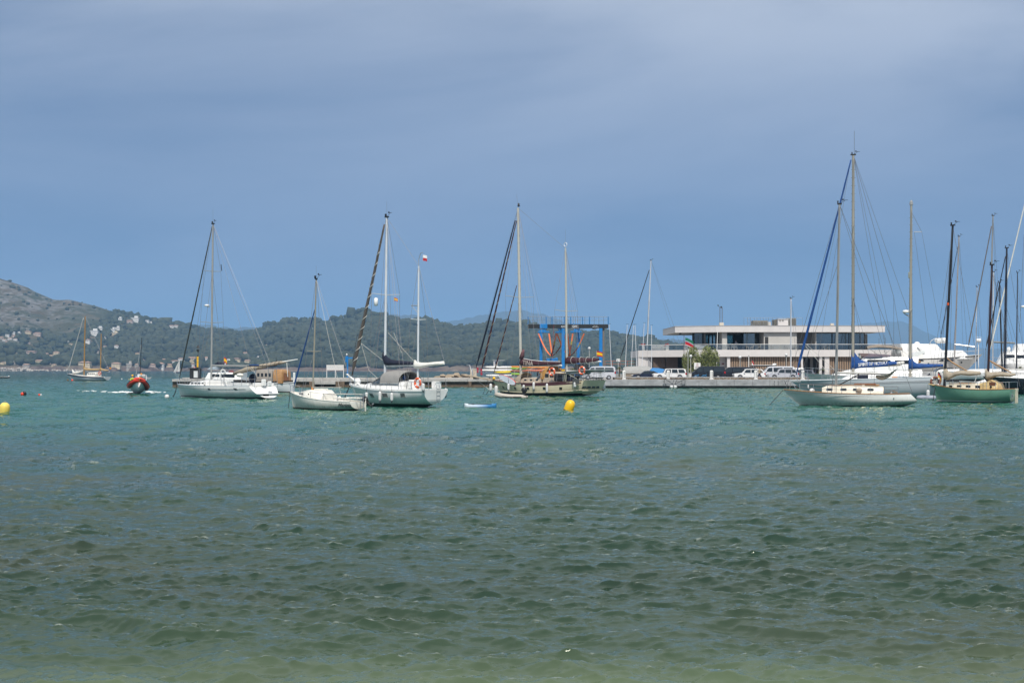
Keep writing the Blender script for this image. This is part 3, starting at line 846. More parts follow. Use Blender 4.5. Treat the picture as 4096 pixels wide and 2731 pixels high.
# ------------------------------------------------------------------ club building
BW = mat('building_render', (.60, .57, .55), .85, var=.07, scale=.7, bump=.05, bscale=10)
BW2 = mat('building_panel', (.52, .50, .465), .8, var=.08, scale=1)
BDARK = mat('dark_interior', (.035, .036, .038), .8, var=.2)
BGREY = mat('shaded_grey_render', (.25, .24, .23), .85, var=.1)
BROWN = mat('brown_slat_panel', (.12, .085, .065), .7, var=.25, scale=4, stretch=(6, 6, .3))
SLAT = mat('timber_slat', (.36, .25, .17), .65, var=.25, scale=3, stretch=(3, 3, .3))
RAILM = mat('white_rail', (.66, .66, .64), .4, var=.05)
FRAME = mat('window_frame', (.022, .024, .026), .5, var=.2)
def glass_mat(name, tint, refl=.22, clear=.55):
 m = bpy.data.materials.new(name); m.use_nodes = True
 nt = m.node_tree; N, L = nt.nodes, nt.links
 N.remove(N['Principled BSDF'])
 tr = N.new('ShaderNodeBsdfTransparent'); tr.inputs[0].default_value = (*tint, 1)
 gl = N.new('ShaderNodeBsdfGlossy'); gl.inputs['Roughness'].default_value = .03; gl.inputs['Color'].default_value = (.8, .9, .9, 1)
 n = N.new('ShaderNodeTexNoise'); n.inputs['Scale'].default_value = .7
 bp = N.new('ShaderNodeBump'); bp.inputs['Strength'].default_value = .06; bp.inputs['Distance'].default_value = .1
 L.new(n.outputs['Fac'], bp.inputs['Height']); L.new(bp.outputs[0], gl.inputs['Normal'])
 fr = N.new('ShaderNodeFresnel'); fr.inputs['IOR'].default_value = 1.5
 ad = N.new('ShaderNodeMath'); ad.inputs[1].default_value = refl
 L.new(fr.outputs[0], ad.inputs[0])
 ms = N.new('ShaderNodeMixShader')
 L.new(ad.outputs[0], ms.inputs[0]); L.new(tr.outputs[0], ms.inputs[1]); L.new(gl.outputs[0], ms.inputs[2])
 L.new(ms.outputs[0], [k for k in N if k.type == 'OUTPUT_MATERIAL'][0].inputs['Surface'])
 return m
GLASS = glass_mat('tinted_glass', (.30, .42, .42), .14)
GLASSG = glass_mat('green_screen_glass', (.07, .20, .13), .08)
GLASSC = glass_mat('clear_balustrade', (.72, .74, .74), .05)
BD = 245.0                                   # distance of the main front
bld = thing('club_building', 'long white two storey yacht club with flat roof and glass terrace', 'building', (X(2864, BD), BD, QZ))
b0 = Vector(bld.location)
def bp_(px, d=BD):
 return X(px, d) - b0.x
def bz_(py, d=BD):
 return Z(py, d) - QZ
zr1, zr0 = bz_(1303.5), bz_(1328)            # roof slab
zt1, zt0 = bz_(1399.5), bz_(1426.5)          # terrace slab
xR, xL, xM, xE = bp_(3540), bp_(2700, 249), 0.0, bp_(2552, 253)
# roof: plan polygon with the chamfered west end
roof = MB().prism([(xL, 4.0), (xM, 0), (xR, 0), (xR, 24), (xL, 24)], zr0, zr1, ax='z').build('roof', BW, bld)
MB().prism([(xL - .06, 3.97), (xM, -.06), (xR + .06, -.06), (xR + .06, 24), (xL - .06, 24)], zr1 + .003, zr1 + .09, ax='z').build('roof_edge', mat('roof_trim', (.42, .41, .40), .6), roof)
terr = MB().prism([(xE, 8.0), (xM - .3, -1.6), (xR + 2, -1.6), (xR + 2, 24), (xE, 24)], zt0, zt1, ax='z').build('terrace', BW, bld)
MB().prism([(xE + .2, 8.1), (xM - .2, -1.5), (xR + 1.8, -1.5), (xR + 1.8, 23.9), (xE + .2, 23.9)], zt1 + .004, zt1 + .03, ax='z').build('terrace_floor', mat('terrace_paving', (.33, .31, .28), .8), terr)
# ground storey: back wall, panels, pillars
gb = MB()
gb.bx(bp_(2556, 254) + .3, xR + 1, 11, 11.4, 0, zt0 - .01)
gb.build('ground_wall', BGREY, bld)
MB().prism([(bp_(2553, 253), 8.05), (bp_(2590, 253), 7.2), (bp_(2590, 253), 11), (bp_(2553, 253), 11)], 0, zt0 - .004, ax='z').build('wall', BW, bld)
MB().bx(bp_(2592, 252), bp_(2607, 252), 7.0, 7.3, 0, zt0 - .004).build('door', mat('grey_door', (.30, .30, .31), .5), bld)
for (a_, b_) in ((2612, 2660), (2663, 2710)):
 p_ = MB().bx(bp_(a_, 252), bp_(b_, 252), 6.6, 6.75, .05, zt0 - .004).build('slat_screen', BROWN, bld)
 nn = 14
 for q in range(nn):
  xq = bp_(a_, 252) + (bp_(b_, 252) - bp_(a_, 252)) * (q + .5) / nn
  MB().bx(xq - .045, xq + .045, 6.54, 6.598, .05, zt0 - .02).build('slat', BROWN, p_)
MB().bx(bp_(2713, 250), bp_(2742, 250), 8.2, 8.4, 0, zt0 - .004).build('entrance', BDARK, bld)
wl_ = MB().bx(bp_(2866), bp_(2905), .6, .9, 0, zt0 - .004).build('wall', BW, bld)
MB().bx(bp_(2742, 250), bp_(2868), 5.2, 5.5, 0, zt0 - .004).build('wall', BW2, bld)
for (a_, b_) in ((2904, 2916), (3198, 3206), (3271, 3282), (3292, 3311)):
 MB().bx(bp_(a_), bp_(b_), -1.3, -.6, 0, zt0 - .004).build('pillar', BW, bld)
MB().bx(bp_(3255), bp_(3271), 4.0, 4.3, 0, zt0 - .004).build('wall', BW, bld)
MB().bx(bp_(3251), bp_(3259), 3.9, 3.97, .9, zt0 - .3).build('door', BDARK, bld)
MB().bx(bp_(3283), bp_(3291.5), 3.3, 3.4, .0, zt0 - .1).build('door', mat('timber_door', (.10, .05, .025), .6), bld)
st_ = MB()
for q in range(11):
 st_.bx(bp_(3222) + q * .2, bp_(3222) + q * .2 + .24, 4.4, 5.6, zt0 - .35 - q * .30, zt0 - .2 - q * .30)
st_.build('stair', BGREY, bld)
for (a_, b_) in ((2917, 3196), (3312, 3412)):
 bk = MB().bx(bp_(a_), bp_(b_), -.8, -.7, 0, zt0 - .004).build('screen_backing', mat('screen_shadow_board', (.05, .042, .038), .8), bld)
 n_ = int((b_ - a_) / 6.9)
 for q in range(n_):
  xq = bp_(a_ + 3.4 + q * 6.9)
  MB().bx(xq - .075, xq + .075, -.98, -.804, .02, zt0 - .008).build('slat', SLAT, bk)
SIGNG = mat('green_sign', (.01, .12, .07), .5, var=.1)
sg = MB().bx(bp_(2869), bp_(2881), .5, .596, bz_(1464), bz_(1455)).build('wall_sign', SIGNG, bld)
MB().bx(bp_(2889), bp_(2898), .5, .596, bz_(1457), bz_(1452)).build('wall_plate', mat('maroon_plate', (.18, .02, .02), .5), bld)
# upper storey
zf = zt1 + .03
UD = 5.2                                      # set-back of the upper front
up = lambda px: X(px, BD + UD) - b0.x
uz = lambda py: Z(py, BD + UD) - QZ
for (a_, b_, mm) in ((2770, 2778, FRAME), (2808, 2815, FRAME), (2816, 2823, BGREY), (2862, 2874, FRAME), (2874, 2893, BW2), (3027, 3037, FRAME)):
 MB().bx(up(a_), up(b_), UD if mm is not BW2 else .8, UD + .5, zf, zr0 - .004).build('column', mm, bld)
for (a_, b_, gm) in ((2778, 2808, GLASSG), (2975, 3027, GLASS), (3245, 3250, GLASS), (3253, 3326, GLASS), (3331, 3394, GLASS), (3397, 3439, GLASS), (3442, 3456, GLASS)):
 pn = MB().bx(up(a_), up(b_), UD + .1, UD + .14, zf + .06, zr0 - .07).build('glass_pane', gm, bld)
 MB().bx(up(a_), up(b_), UD + .05, UD + .2, zr0 - .066, zr0 - .004).build('frame', FRAME, pn)
for a_ in (3251.5, 3328.5, 3395.5, 3440.5, 3458):
 MB().bx(up(a_ - 1.5), up(a_ + 1.5), UD, UD + .3, zf, zr0 - .004).build('mullion', FRAME, bld)
pw_ = MB().bx(up(3037), up(3166), .60, UD + .2, zf, zr0 - .004).build('panel_wall', BW2, bld)
nn = 22
for q in range(nn):
 x0_ = up(3055) + (up(3166) - up(3055)) * q / nn
 MB().bx(x0_ + .02, x0_ + (up(3166) - up(3055)) / nn - .02, 0.56, .5965, zf, zr0 - .01).build('panel', BW2, pw_)
MB().bx(up(3041), up(3054), .5, .5963, zf, uz(1350)).build('door', BDARK, bld)
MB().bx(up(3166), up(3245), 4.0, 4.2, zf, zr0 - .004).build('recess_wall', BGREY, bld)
MB().bx(up(3243), up(3246), 1.2, UD - .01, zf, zr0 - .004).build('wall', BW2, bld)
# rooms behind: rear wall with window openings through which the sky shows, bar front, ceiling
RB = 15.0
rp = lambda px: X(px, BD + RB) - b0.x
rzz = lambda py: Z(py, BD + RB) - QZ
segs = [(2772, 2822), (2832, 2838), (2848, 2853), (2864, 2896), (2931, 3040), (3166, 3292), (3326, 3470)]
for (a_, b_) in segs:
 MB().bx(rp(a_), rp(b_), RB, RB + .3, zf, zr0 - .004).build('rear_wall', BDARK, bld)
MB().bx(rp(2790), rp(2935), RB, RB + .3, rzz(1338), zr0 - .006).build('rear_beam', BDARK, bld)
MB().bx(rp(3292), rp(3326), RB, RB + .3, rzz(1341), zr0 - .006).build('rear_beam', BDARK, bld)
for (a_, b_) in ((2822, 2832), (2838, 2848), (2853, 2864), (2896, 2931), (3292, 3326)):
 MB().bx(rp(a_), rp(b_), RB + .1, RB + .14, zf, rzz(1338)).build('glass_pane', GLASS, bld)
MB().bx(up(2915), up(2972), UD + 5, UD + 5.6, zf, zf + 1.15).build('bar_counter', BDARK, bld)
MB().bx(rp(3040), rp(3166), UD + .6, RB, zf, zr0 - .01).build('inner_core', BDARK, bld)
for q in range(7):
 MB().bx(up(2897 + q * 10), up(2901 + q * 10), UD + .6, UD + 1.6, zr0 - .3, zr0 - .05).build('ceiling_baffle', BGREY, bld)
# balustrade along the terrace edge
RT = bz_(1377.5)
edge = [(xE + .15, 8.1), (xM - .25, -1.48), (xR + 1.7, -1.48)]
rl = MB().tube([(x_, y_, RT) for x_, y_ in edge], .045, 6).build('handrail', RAILM, bld)
def lerp(a, b, t): return a + (b - a) * t
for (ea, eb) in zip(edge[:-1], edge[1:]):
 ln = math.hypot(eb[0] - ea[0], eb[1] - ea[1])
 n_ = max(2, int(ln / 1.55))
 for q in range(n_):
  t0, t1 = (q + .02) / n_, (q + .98) / n_
  A_, B_ = (lerp(ea[0], eb[0], t0), lerp(ea[1], eb[1], t0)), (lerp(ea[0], eb[0], t1), lerp(ea[1], eb[1], t1))
  m_ = MB(); m_.add([(A_[0], A_[1], zf + .05), (B_[0], B_[1], zf + .05), (B_[0], B_[1], RT - .06), (A_[0], A_[1], RT - .06), (A_[0], A_[1] + .012, zf + .05), (B_[0], B_[1] + .012, zf + .05), (B_[0], B_[1] + .012, RT - .06), (A_[0], A_[1] + .012, RT - .06)],
       [(0, 1, 2, 3), (7, 6, 5, 4), (0, 4, 5, 1), (1, 5, 6, 2), (2, 6, 7, 3), (3, 7, 4, 0)])
  m_.build('balustrade_glass', GLASSC, bld)
  MB().tube([(ea[0] + (eb[0] - ea[0]) * q / n_, ea[1] + (eb[1] - ea[1]) * q / n_, zf), (ea[0] + (eb[0] - ea[0]) * q / n_, ea[1] + (eb[1] - ea[1]) * q / n_, RT)], .022, 5).build('rail_post', STEEL, bld)
# roof plant
rz0 = zr1 + .09
ch = MB().box((bp_(2887, 247), 2.4, rz0 + .28), (.75, .75, .56), bev=.03).build('chimney', mat('cream_block', (.55, .50, .42), .8), bld)
for a_ in (2881, 2890):
 MB().tube([(bp_(a_, 247), 2.4, rz0), (bp_(a_, 247), 2.4, bz_(1228, 247))], .055, 6).build('mast_pole', mat('brown_pole', (.11, .08, .07), .6), bld)
wm = MB().tube([(bp_(2881, 247), 2.4, bz_(1229, 247)), (bp_(2874, 247), 2.4, bz_(1222, 247))], .03, 5)
wm.box((bp_(2873.5, 247), 2.4, bz_(1221, 247)), (.22, .05, .16)); wm.box((bp_(2886, 247), 2.4, bz_(1228, 247)), (.22, .2, .3))
wm.build('wind_sensor', BLACK, bld)
MB().box((bp_(2720, 250), 4.4, zr0 - .16), (.5, .3, .3), bev=.06).build('camera_dome', BLACK, bld)
PX = 252.0
pp = lambda px: X(px, PX) - b0.x
pz = lambda py: Z(py, PX) - QZ
LOUV = mat('louvre_grey', (.21, .20, .17), .6, var=.2, scale=2, stretch=(1, 1, 12))
for (a_, b_, t_) in ((3016, 3075, 1281), (3101, 3112, 1277), (3152, 3188, 1272)):
 pb = MB().bx(pp(a_), pp(b_), 8, 10.5, rz0, pz(t_)).build('plant_box', LOUV, bld)
 n_ = int((pz(t_) - rz0) / .16)
 for q in range(n_):
  MB().bx(pp(a_) - .02, pp(b_) + .02, 7.94, 7.998, rz0 + q * .16 + .02, rz0 + q * .16 + .10).build('louvre', LOUV, pb)
hut = MB().bx(pp(3111), pp(3151), 6.6, 9, rz0, pz(1277.5)).build('roof_hut', BW, bld)
MB().bx(pp(3109.5), pp(3152.5), 6.5, 9.1, pz(1277.4), pz(1275.4)).build('hut_roof', BW2, hut)
for a_ in (3115, 3126):
 MB().bx(pp(a_), pp(a_ + 7), 6.56, 6.598, pz(1286), pz(1279)).build('vent', BGREY, hut)
MB().bx(pp(3073), pp(3090), 8.5, 9.5, rz0, pz(1286)).build('condenser', BW2, bld)
for a_ in (2976, 2990, 3001, 3017, 3028, 3041, 3053, 3064, 3074, 3090, 3111, 3133, 3155, 3185, 3210):
 MB().tube([(pp(a_), 7, rz0), (pp(a_), 7, pz(1270))], .028, 4).build('fence_post', STEEL, bld)
MB().tube([(pp(2976), 7, pz(1270.5)), (pp(3210), 7, pz(1270.5))], .022, 4).build('fence_rail', STEEL, bld)
for (a_, b_) in ((3001, 3012), (3026, 3040), (2990, 2999)):
 MB().tube([(pp(a_), 7, pz(1277)), (pp(b_), 7, rz0)], .025, 4).build('fence_brace', STEEL, bld)
MB().box((pp(3333), 8, rz0 + .3), (.6, .6, .6), bev=.03).build('roof_vent', mat('cream_block', (.5, .4, .3)), bld)
# terrace furniture and plants
def terr_at(px, depth_off):
 d = BD + depth_off
 return Vector((X(px, d), d, QZ + zf))
WICK = mat('white_wicker', (.55, .51, .44), .8, var=.15, scale=8)
CUSH = mat('white_cushion', (.68, .67, .65), .9, var=.06)
def terrace_chair(loc, rz, label):
 t = thing('terrace_chair', label, 'chair', loc, rz, 'wicker chairs on the terrace')
 MB().box((0, 0, .42), (.5, .5, .08), bev=.02).build('seat', WICK, t)
 MB().box((0, .24, .64), (.52, .06, .44), bev=.02).build('backrest', WICK, t)
 for s_ in (-1, 1):
  MB().box((s_ * .25, .02, .58), (.05, .46, .06), bev=.015).build('armrest', WICK, t)
  for u in (-1, 1):
   MB().box((s_ * .22, u * .21, .19), (.05, .05, .38)).build('leg', WICK, t)
 return t
chairs = [(2880, 2.2, 3.1, 'in front of the white pillar'), (2893, 2.0, 0, 'nearest the white flagpole'), (2913, 1.9, 0, 'left of the diner in white'), (2930, 2.0, 0, 'left of the cream-shirted diner'), (2943, 2.0, 0, 'right of the cream-shirted diner'),
   (2990, .6, 1.5, 'left one of the row before the tinted pane'), (3007, .6, -1.5, 'middle one of the row before the tinted pane'), (3036, -.3, -1.5, 'right of the small table by the dark doorway'),
   (3090, -.4, 1.5, 'first along the white panelled wall'), (3145, -.4, 1.5, 'by the slim mast before the panelled wall'), (3175, 0.2, -1.5, 'in front of the grey recess'), (3293, 2.2, 1.5, 'in front of the big window, left'), (3312, 2.2, -1.5, 'in front of the big window, right')]
c0 = None
for (a_, o_, rz_c, w_) in chairs:
 lab = 'white wicker terrace chair ' + w_
 if c0 is None:
  c0 = terrace_chair(terr_at(a_, o_), rz_c, lab)
 else:
  dup(c0, terr_at(a_, o_), rz_c, lab)
for (a_, w_) in ((3024, 'by the dark doorway'), (3300, 'before the big window')):
 t = thing('terrace_table', 'small square white terrace table ' + w_, 'table', terr_at(a_, .3), 0, 'small terrace tables')
 MB().box((0, 0, .72), (.7, .7, .05), bev=.01).build('table_top', WICK, t)
 MB().box((0, 0, .36), (.1, .1, .68)).build('leg', WICK, t)
def sofa(loc, w, label):
 t = thing('terrace_sofa', label, 'sofa', loc, 0, 'white sofas on the terrace')
 MB().box((0, .1, .3), (w, .8, .16), bev=.02).build('seat', CUSH, t)
 for q in range(max(2, int(w / .9))):
  n_ = max(2, int(w / .9))
  MB().box((-w / 2 + (q + .5) * w / n_, .4, .62), (w / n_ - .04, .2, .42), bev=.07).build('cushion', CUSH, t, smooth=True)
 n_ = int(w / .17)
 for q in range(n_):
  MB().box((-w / 2 + (q + .5) * w / n_, -.3, .36), (.07, .05, .66)).build('slat', RAILM, t)
 MB().box((0, -.3, .71), (w, .07, .06)).build('back_rail', RAILM, t)
for (a_, o_, w_, l_) in ((2628, 8.3, 1.8, 'long white slatted sofa behind the balustrade left of the flag'), (2660, 7.6, 1.4, 'short white slatted sofa next to the potted red plant'), (2756, 4.6, 1.9, 'white cushioned sofa partly behind the flag'), (2806, 2.6, 2.4, 'long white cushioned sofa right of the flag')):
 sofa(terr_at(a_, o_), w_, l_)
REDF = mat('red_blossom', (.42, .03, .03), .8, var=.4, scale=9)
def planter(loc, label):
 t = thing('planter', label, 'planter', loc, 0, 'white planters on the terrace')
 MB().box((0, 0, .42), (.5, .5, .84), bev=.02).build('pot', WHITE2, t)
 m_ = MB()
 g3 = np.random.default_rng(int(abs(loc[0]) * 100) % 999)
 for q in range(60):
  c = g3.normal(0, .22, 3) * np.array([1, 1, .6]); n_ = g3.normal(size=3); n_ /= np.linalg.norm(n_)
  a = np.cross(n_, [0, 0, 1.1]); a = a / np.linalg.norm(a) * .09; b2 = np.cross(n_, a)
  c = c + np.array([0, 0, 1.0])
  m_.add([c + a, c + b2, c - a, c - b2], [(0, 1, 2, 3)])
 m_.build('flowers', REDF, t)
planter(terr_at(2573, 8.4), 'white planter with red flowers at the far left terrace corner')
planter(terr_at(2668, 6.4), 'white planter with red flowers beside the short sofa')
# ------------------------------------------------------------------ people
SKIN = mat('skin', (.42, .25, .17), .6, var=.08)
HAIR = mat('dark_hair', (.02, .014, .01), .7, var=.2)
HAIRL = mat('fair_hair', (.25, .17, .08), .7, var=.2)
def cloth(name, c):
 return mat('cloth_' + name, c, .9, var=.1, scale=8)
def skin_mesh(name, verts, edges, radii, root, m, parent, sub=2):
 me = bpy.data.meshes.new(name)
 me.from_pydata(verts, edges, [])
 o = bpy.data.objects.new(name, me); COL.objects.link(o)
 o.modifiers.new('k', 'SKIN')
 sv = me.skin_vertices[0].data
 for i, r_ in enumerate(radii):
  sv[i].radius = (r_, r_) if not isinstance(r_, tuple) else r_
 sv[root].use_root = True
 s_ = o.modifiers.new('s', 'SUBSURF'); s_.levels = s_.render_levels = sub
 dg = bpy.context.evaluated_depsgraph_get()
 ev = o.evaluated_get(dg)
 nm = bpy.data.meshes.new_from_object(ev)
 o.modifiers.clear()
 o.data = nm
 bpy.data.meshes.remove(me)
 nm.materials.clear(); nm.materials.append(m)
 nm.polygons.foreach_set('use_smooth', [True] * len(nm.polygons))
 o.parent = parent
 return o
def paint_zones(o, zones):
 """zones: list of (material, test(x,y,z)) given to the faces of one body mesh (skin first)"""
 for m_, fn in zones:
  o.data.materials.append(m_)
  k = len(o.data.materials) - 1
  for p in o.data.polygons:
   if fn(*p.center):
    p.material_index = k
def person(label, loc, rz, pose, shirt, trousers, hair=HAIR, group=None, helmet=None, sleeves=True, h=1.72):
 """one continuous body mesh, hair and headgear as children; faces -y at rz=0"""
 t = thing('person', label, 'person', loc, rz, group)
 s = h / 1.75
 sit = pose == 'sit'
 hipz = .50 if sit else .92
 v = [(0, 0, hipz), (0, .01, hipz + .22), (0, .01, hipz + .46), (0, 0, hipz + .56), (0, -.01, hipz + .63), (0, -.02, hipz + .72), (0, -.025, hipz + .82)]
 r = [(.15, .11), (.145, .10), (.165, .10), (.07, .07), (.055, .06), (.082, .095), (.07, .085)]
 e = [(0, 1), (1, 2), (2, 3), (3, 4), (4, 5), (5, 6)]
 for sd in (-1, 1):
  i = len(v)
  if sit:
   v += [(sd * .10, -.02, hipz - .04), (sd * .12, -.42, hipz), (sd * .12, -.44, .08), (sd * .12, -.58, .04)]
  else:
   st = .10 if pose == 'walk' else .02
   v += [(sd * .10, 0, hipz - .08), (sd * .11, -sd * st, .50), (sd * .11, sd * st * .6, .09), (sd * .12, sd * st * .6 - .15, .04)]
  r += [.09, .062, .045, .04]
  e += [(0, i), (i, i + 1), (i + 1, i + 2), (i + 2, i + 3)]
  i = len(v)
  hz_ = hipz + .50
  if pose == 'hold':
   v += [(sd * .19, 0, hz_), (sd * .26, -.06, hz_ - .27), (sd * .16, -.30, hz_ - .22), (sd * .13, -.38, hz_ - .19)]
  elif pose == 'hips':
   v += [(sd * .19, 0, hz_), (sd * .34, .06, hz_ - .24), (sd * .19, -.06, hz_ - .40), (sd * .16, -.10, hz_ - .43)]
  elif sit:
   v += [(sd * .19, 0, hz_), (sd * .25, -.06, hz_ - .27), (sd * .18, -.28, hz_ - .30), (sd * .14, -.36, hz_ - .29)]
  else:
   v += [(sd * .19, 0, hz_), (sd * .23, .02, hz_ - .29), (sd * .24, -.05, hz_ - .54), (sd * .235, -.07, hz_ - .64)]
  r += [.06, .045, .034, .04]
  e += [(2, i), (i, i + 1), (i + 1, i + 2), (i + 2, i + 3)]
  if h > 1.6:      # fingers
   wv_ = Vector(v[-1]); dv = (Vector(v[-1]) - Vector(v[-2])).normalized()
   for f_ in range(3):
    j = len(v); v.append(tuple(wv_ + dv * .08 + Vector((0, 0, (f_ - 1) * .022)))); r.append(.011); e.append((i + 3, j))
 v = [(a * s, b * s, c * s) for a, b, c in v]
 r = [tuple(k * s for k in q) if isinstance(q, tuple) else q * s for q in r]
 body = skin_mesh('body', v, e, r, 0, SKIN, t)
 hz_ = (hipz) * s
 top = (hipz + .55) * s
 zs = []
 if sit:
  zs.append((trousers, lambda x, y, z: z < hz_ + .06 and z > .10))
 else:
  lo = .48 if trousers.name.endswith('shorts') else .10
  zs.append((trousers, lambda x, y, z: lo * s < z < hz_ + .03))
 zs.append((shirt, lambda x, y, z: (hz_ + .03 <= z < top) and (sleeves or abs(x) < .20 * s) and abs(x) < (.33 if sleeves else .24) * s and (abs(x) < .215 * s or z > top - .30 * s)))
 if sit:
  zs[-1] = (shirt, lambda x, y, z: hz_ + .06 <= z < top and y > -.2)
 zs.append((RUBBER, lambda x, y, z: z < .075))
 paint_zones(body, zs)
 hd = Vector((0, -.02 * s, (hipz + .78) * s))
 MB().ball((0, .012 * s, hd.z + .03 * s), .105 * s, 10, (.86, 1.0, .98)).build('hair', hair, t, smooth=True)
 nose = MB().ball((0, hd.y - .098 * s, hd.z - .02 * s), .018 * s, 6); nose.build('nose', SKIN, body, smooth=True)
 for sd in (-1, 1):
  MB().ball((sd * .032 * s, hd.y - .088 * s, hd.z + .005), .012 * s, 6).build('eye', BLACK, body, smooth=True)
  MB().ball((sd * .082 * s, hd.y + .01, hd.z - .01 * s), .022 * s, 6, (.5, 1, 1.3)).build('ear', SKIN, body, smooth=True)
 if helmet:
  MB().ball((0, 0, hd.z + .055 * s), .135 * s, 12, (.95, 1.08, .85)).build('helmet', helmet, t, smooth=True)
 return t
SHORTS = mat('navy_shorts', (.015, .02, .04), .9)
person('man in a khaki shirt and dark shorts standing behind a white service pedestal', (X(3038, 211.2), 211.2, QZ), 2.6, 'hips', cloth('khaki', (.33, .27, .19)), SHORTS)
for (a_, o_, lab, c_) in ((2825, 3.0, 'diner in pale clothes sitting at the end of the sofa', (.55, .53, .52)), (2885, 2.9, 'diner with dark top seated by the white pillar', (.06, .05, .05)), (2902, 3.1, 'diner in grey seated under the glass roof edge', (.20, .2, .22)), (2912, 2.3, 'diner in a white shirt with back to the water', (.62, .62, .68)), (2927, 2.3, 'diner in a cream shirt with back to the water', (.55, .50, .36))):
 person(lab, terr_at(a_, o_) + Vector((0, 0, .0)), 3.1, 'sit', cloth(lab[9:14].strip(), c_), cloth('dark', (.03, .03, .04)), h=1.6)
person('waiter in a white shirt standing on the terrace', terr_at(2943, 3.4), 2.0, 'hold', cloth('waiter', (.60, .63, .72)), cloth('dark', (.03, .03, .04)))
# ------------------------------------------------------------------ boat kit
def lettering(name, txt, m, parent, mtx, width=None, height=.3, slant=0.0, bold=0.0):
 c = bpy.data.curves.new(name, 'FONT')
 c.body = txt
 c.size = 1.0
 c.extrude = .004
 c.shear = slant
 c.offset = bold
 c.resolution_u = 2
 o = bpy.data.objects.new(name, c)
 COL.objects.link(o)
 dg = bpy.context.evaluated_depsgraph_get()
 me = bpy.data.meshes.new_from_object(o.evaluated_get(dg))
 bpy.data.objects.remove(o); bpy.data.curves.remove(c)
 co = np.empty(len(me.vertices) * 3, np.float32); me.vertices.foreach_get('co', co); co = co.reshape(-1, 3)
 lo, hi = co.min(0), co.max(0)
 co[:, 0] -= lo[0]; co[:, 1] -= lo[1]
 sy = height / (hi[1] - lo[1])
 sx = (width / (hi[0] - lo[0])) if width else sy
 co[:, 0] *= sx; co[:, 1] *= sy
 me.vertices.foreach_set('co', co.ravel()); me.update()
 me.materials.clear(); me.materials.append(m)
 o = bpy.data.objects.new(name, me); COL.objects.link(o)
 o.parent = parent
 o.matrix_local = mtx
 return o
def face_mtx(pos, xdir, up=(0, 0, 1)):
 """text plane at pos reading along xdir"""
 xd = Vector(xdir).normalized(); u = Vector(up); n = xd.cross(u).normalized(); u = n.cross(xd).normalized()
 m = Matrix((xd, u, n)).transposed().to_4x4()
 m.translation = Vector(pos)
 return m
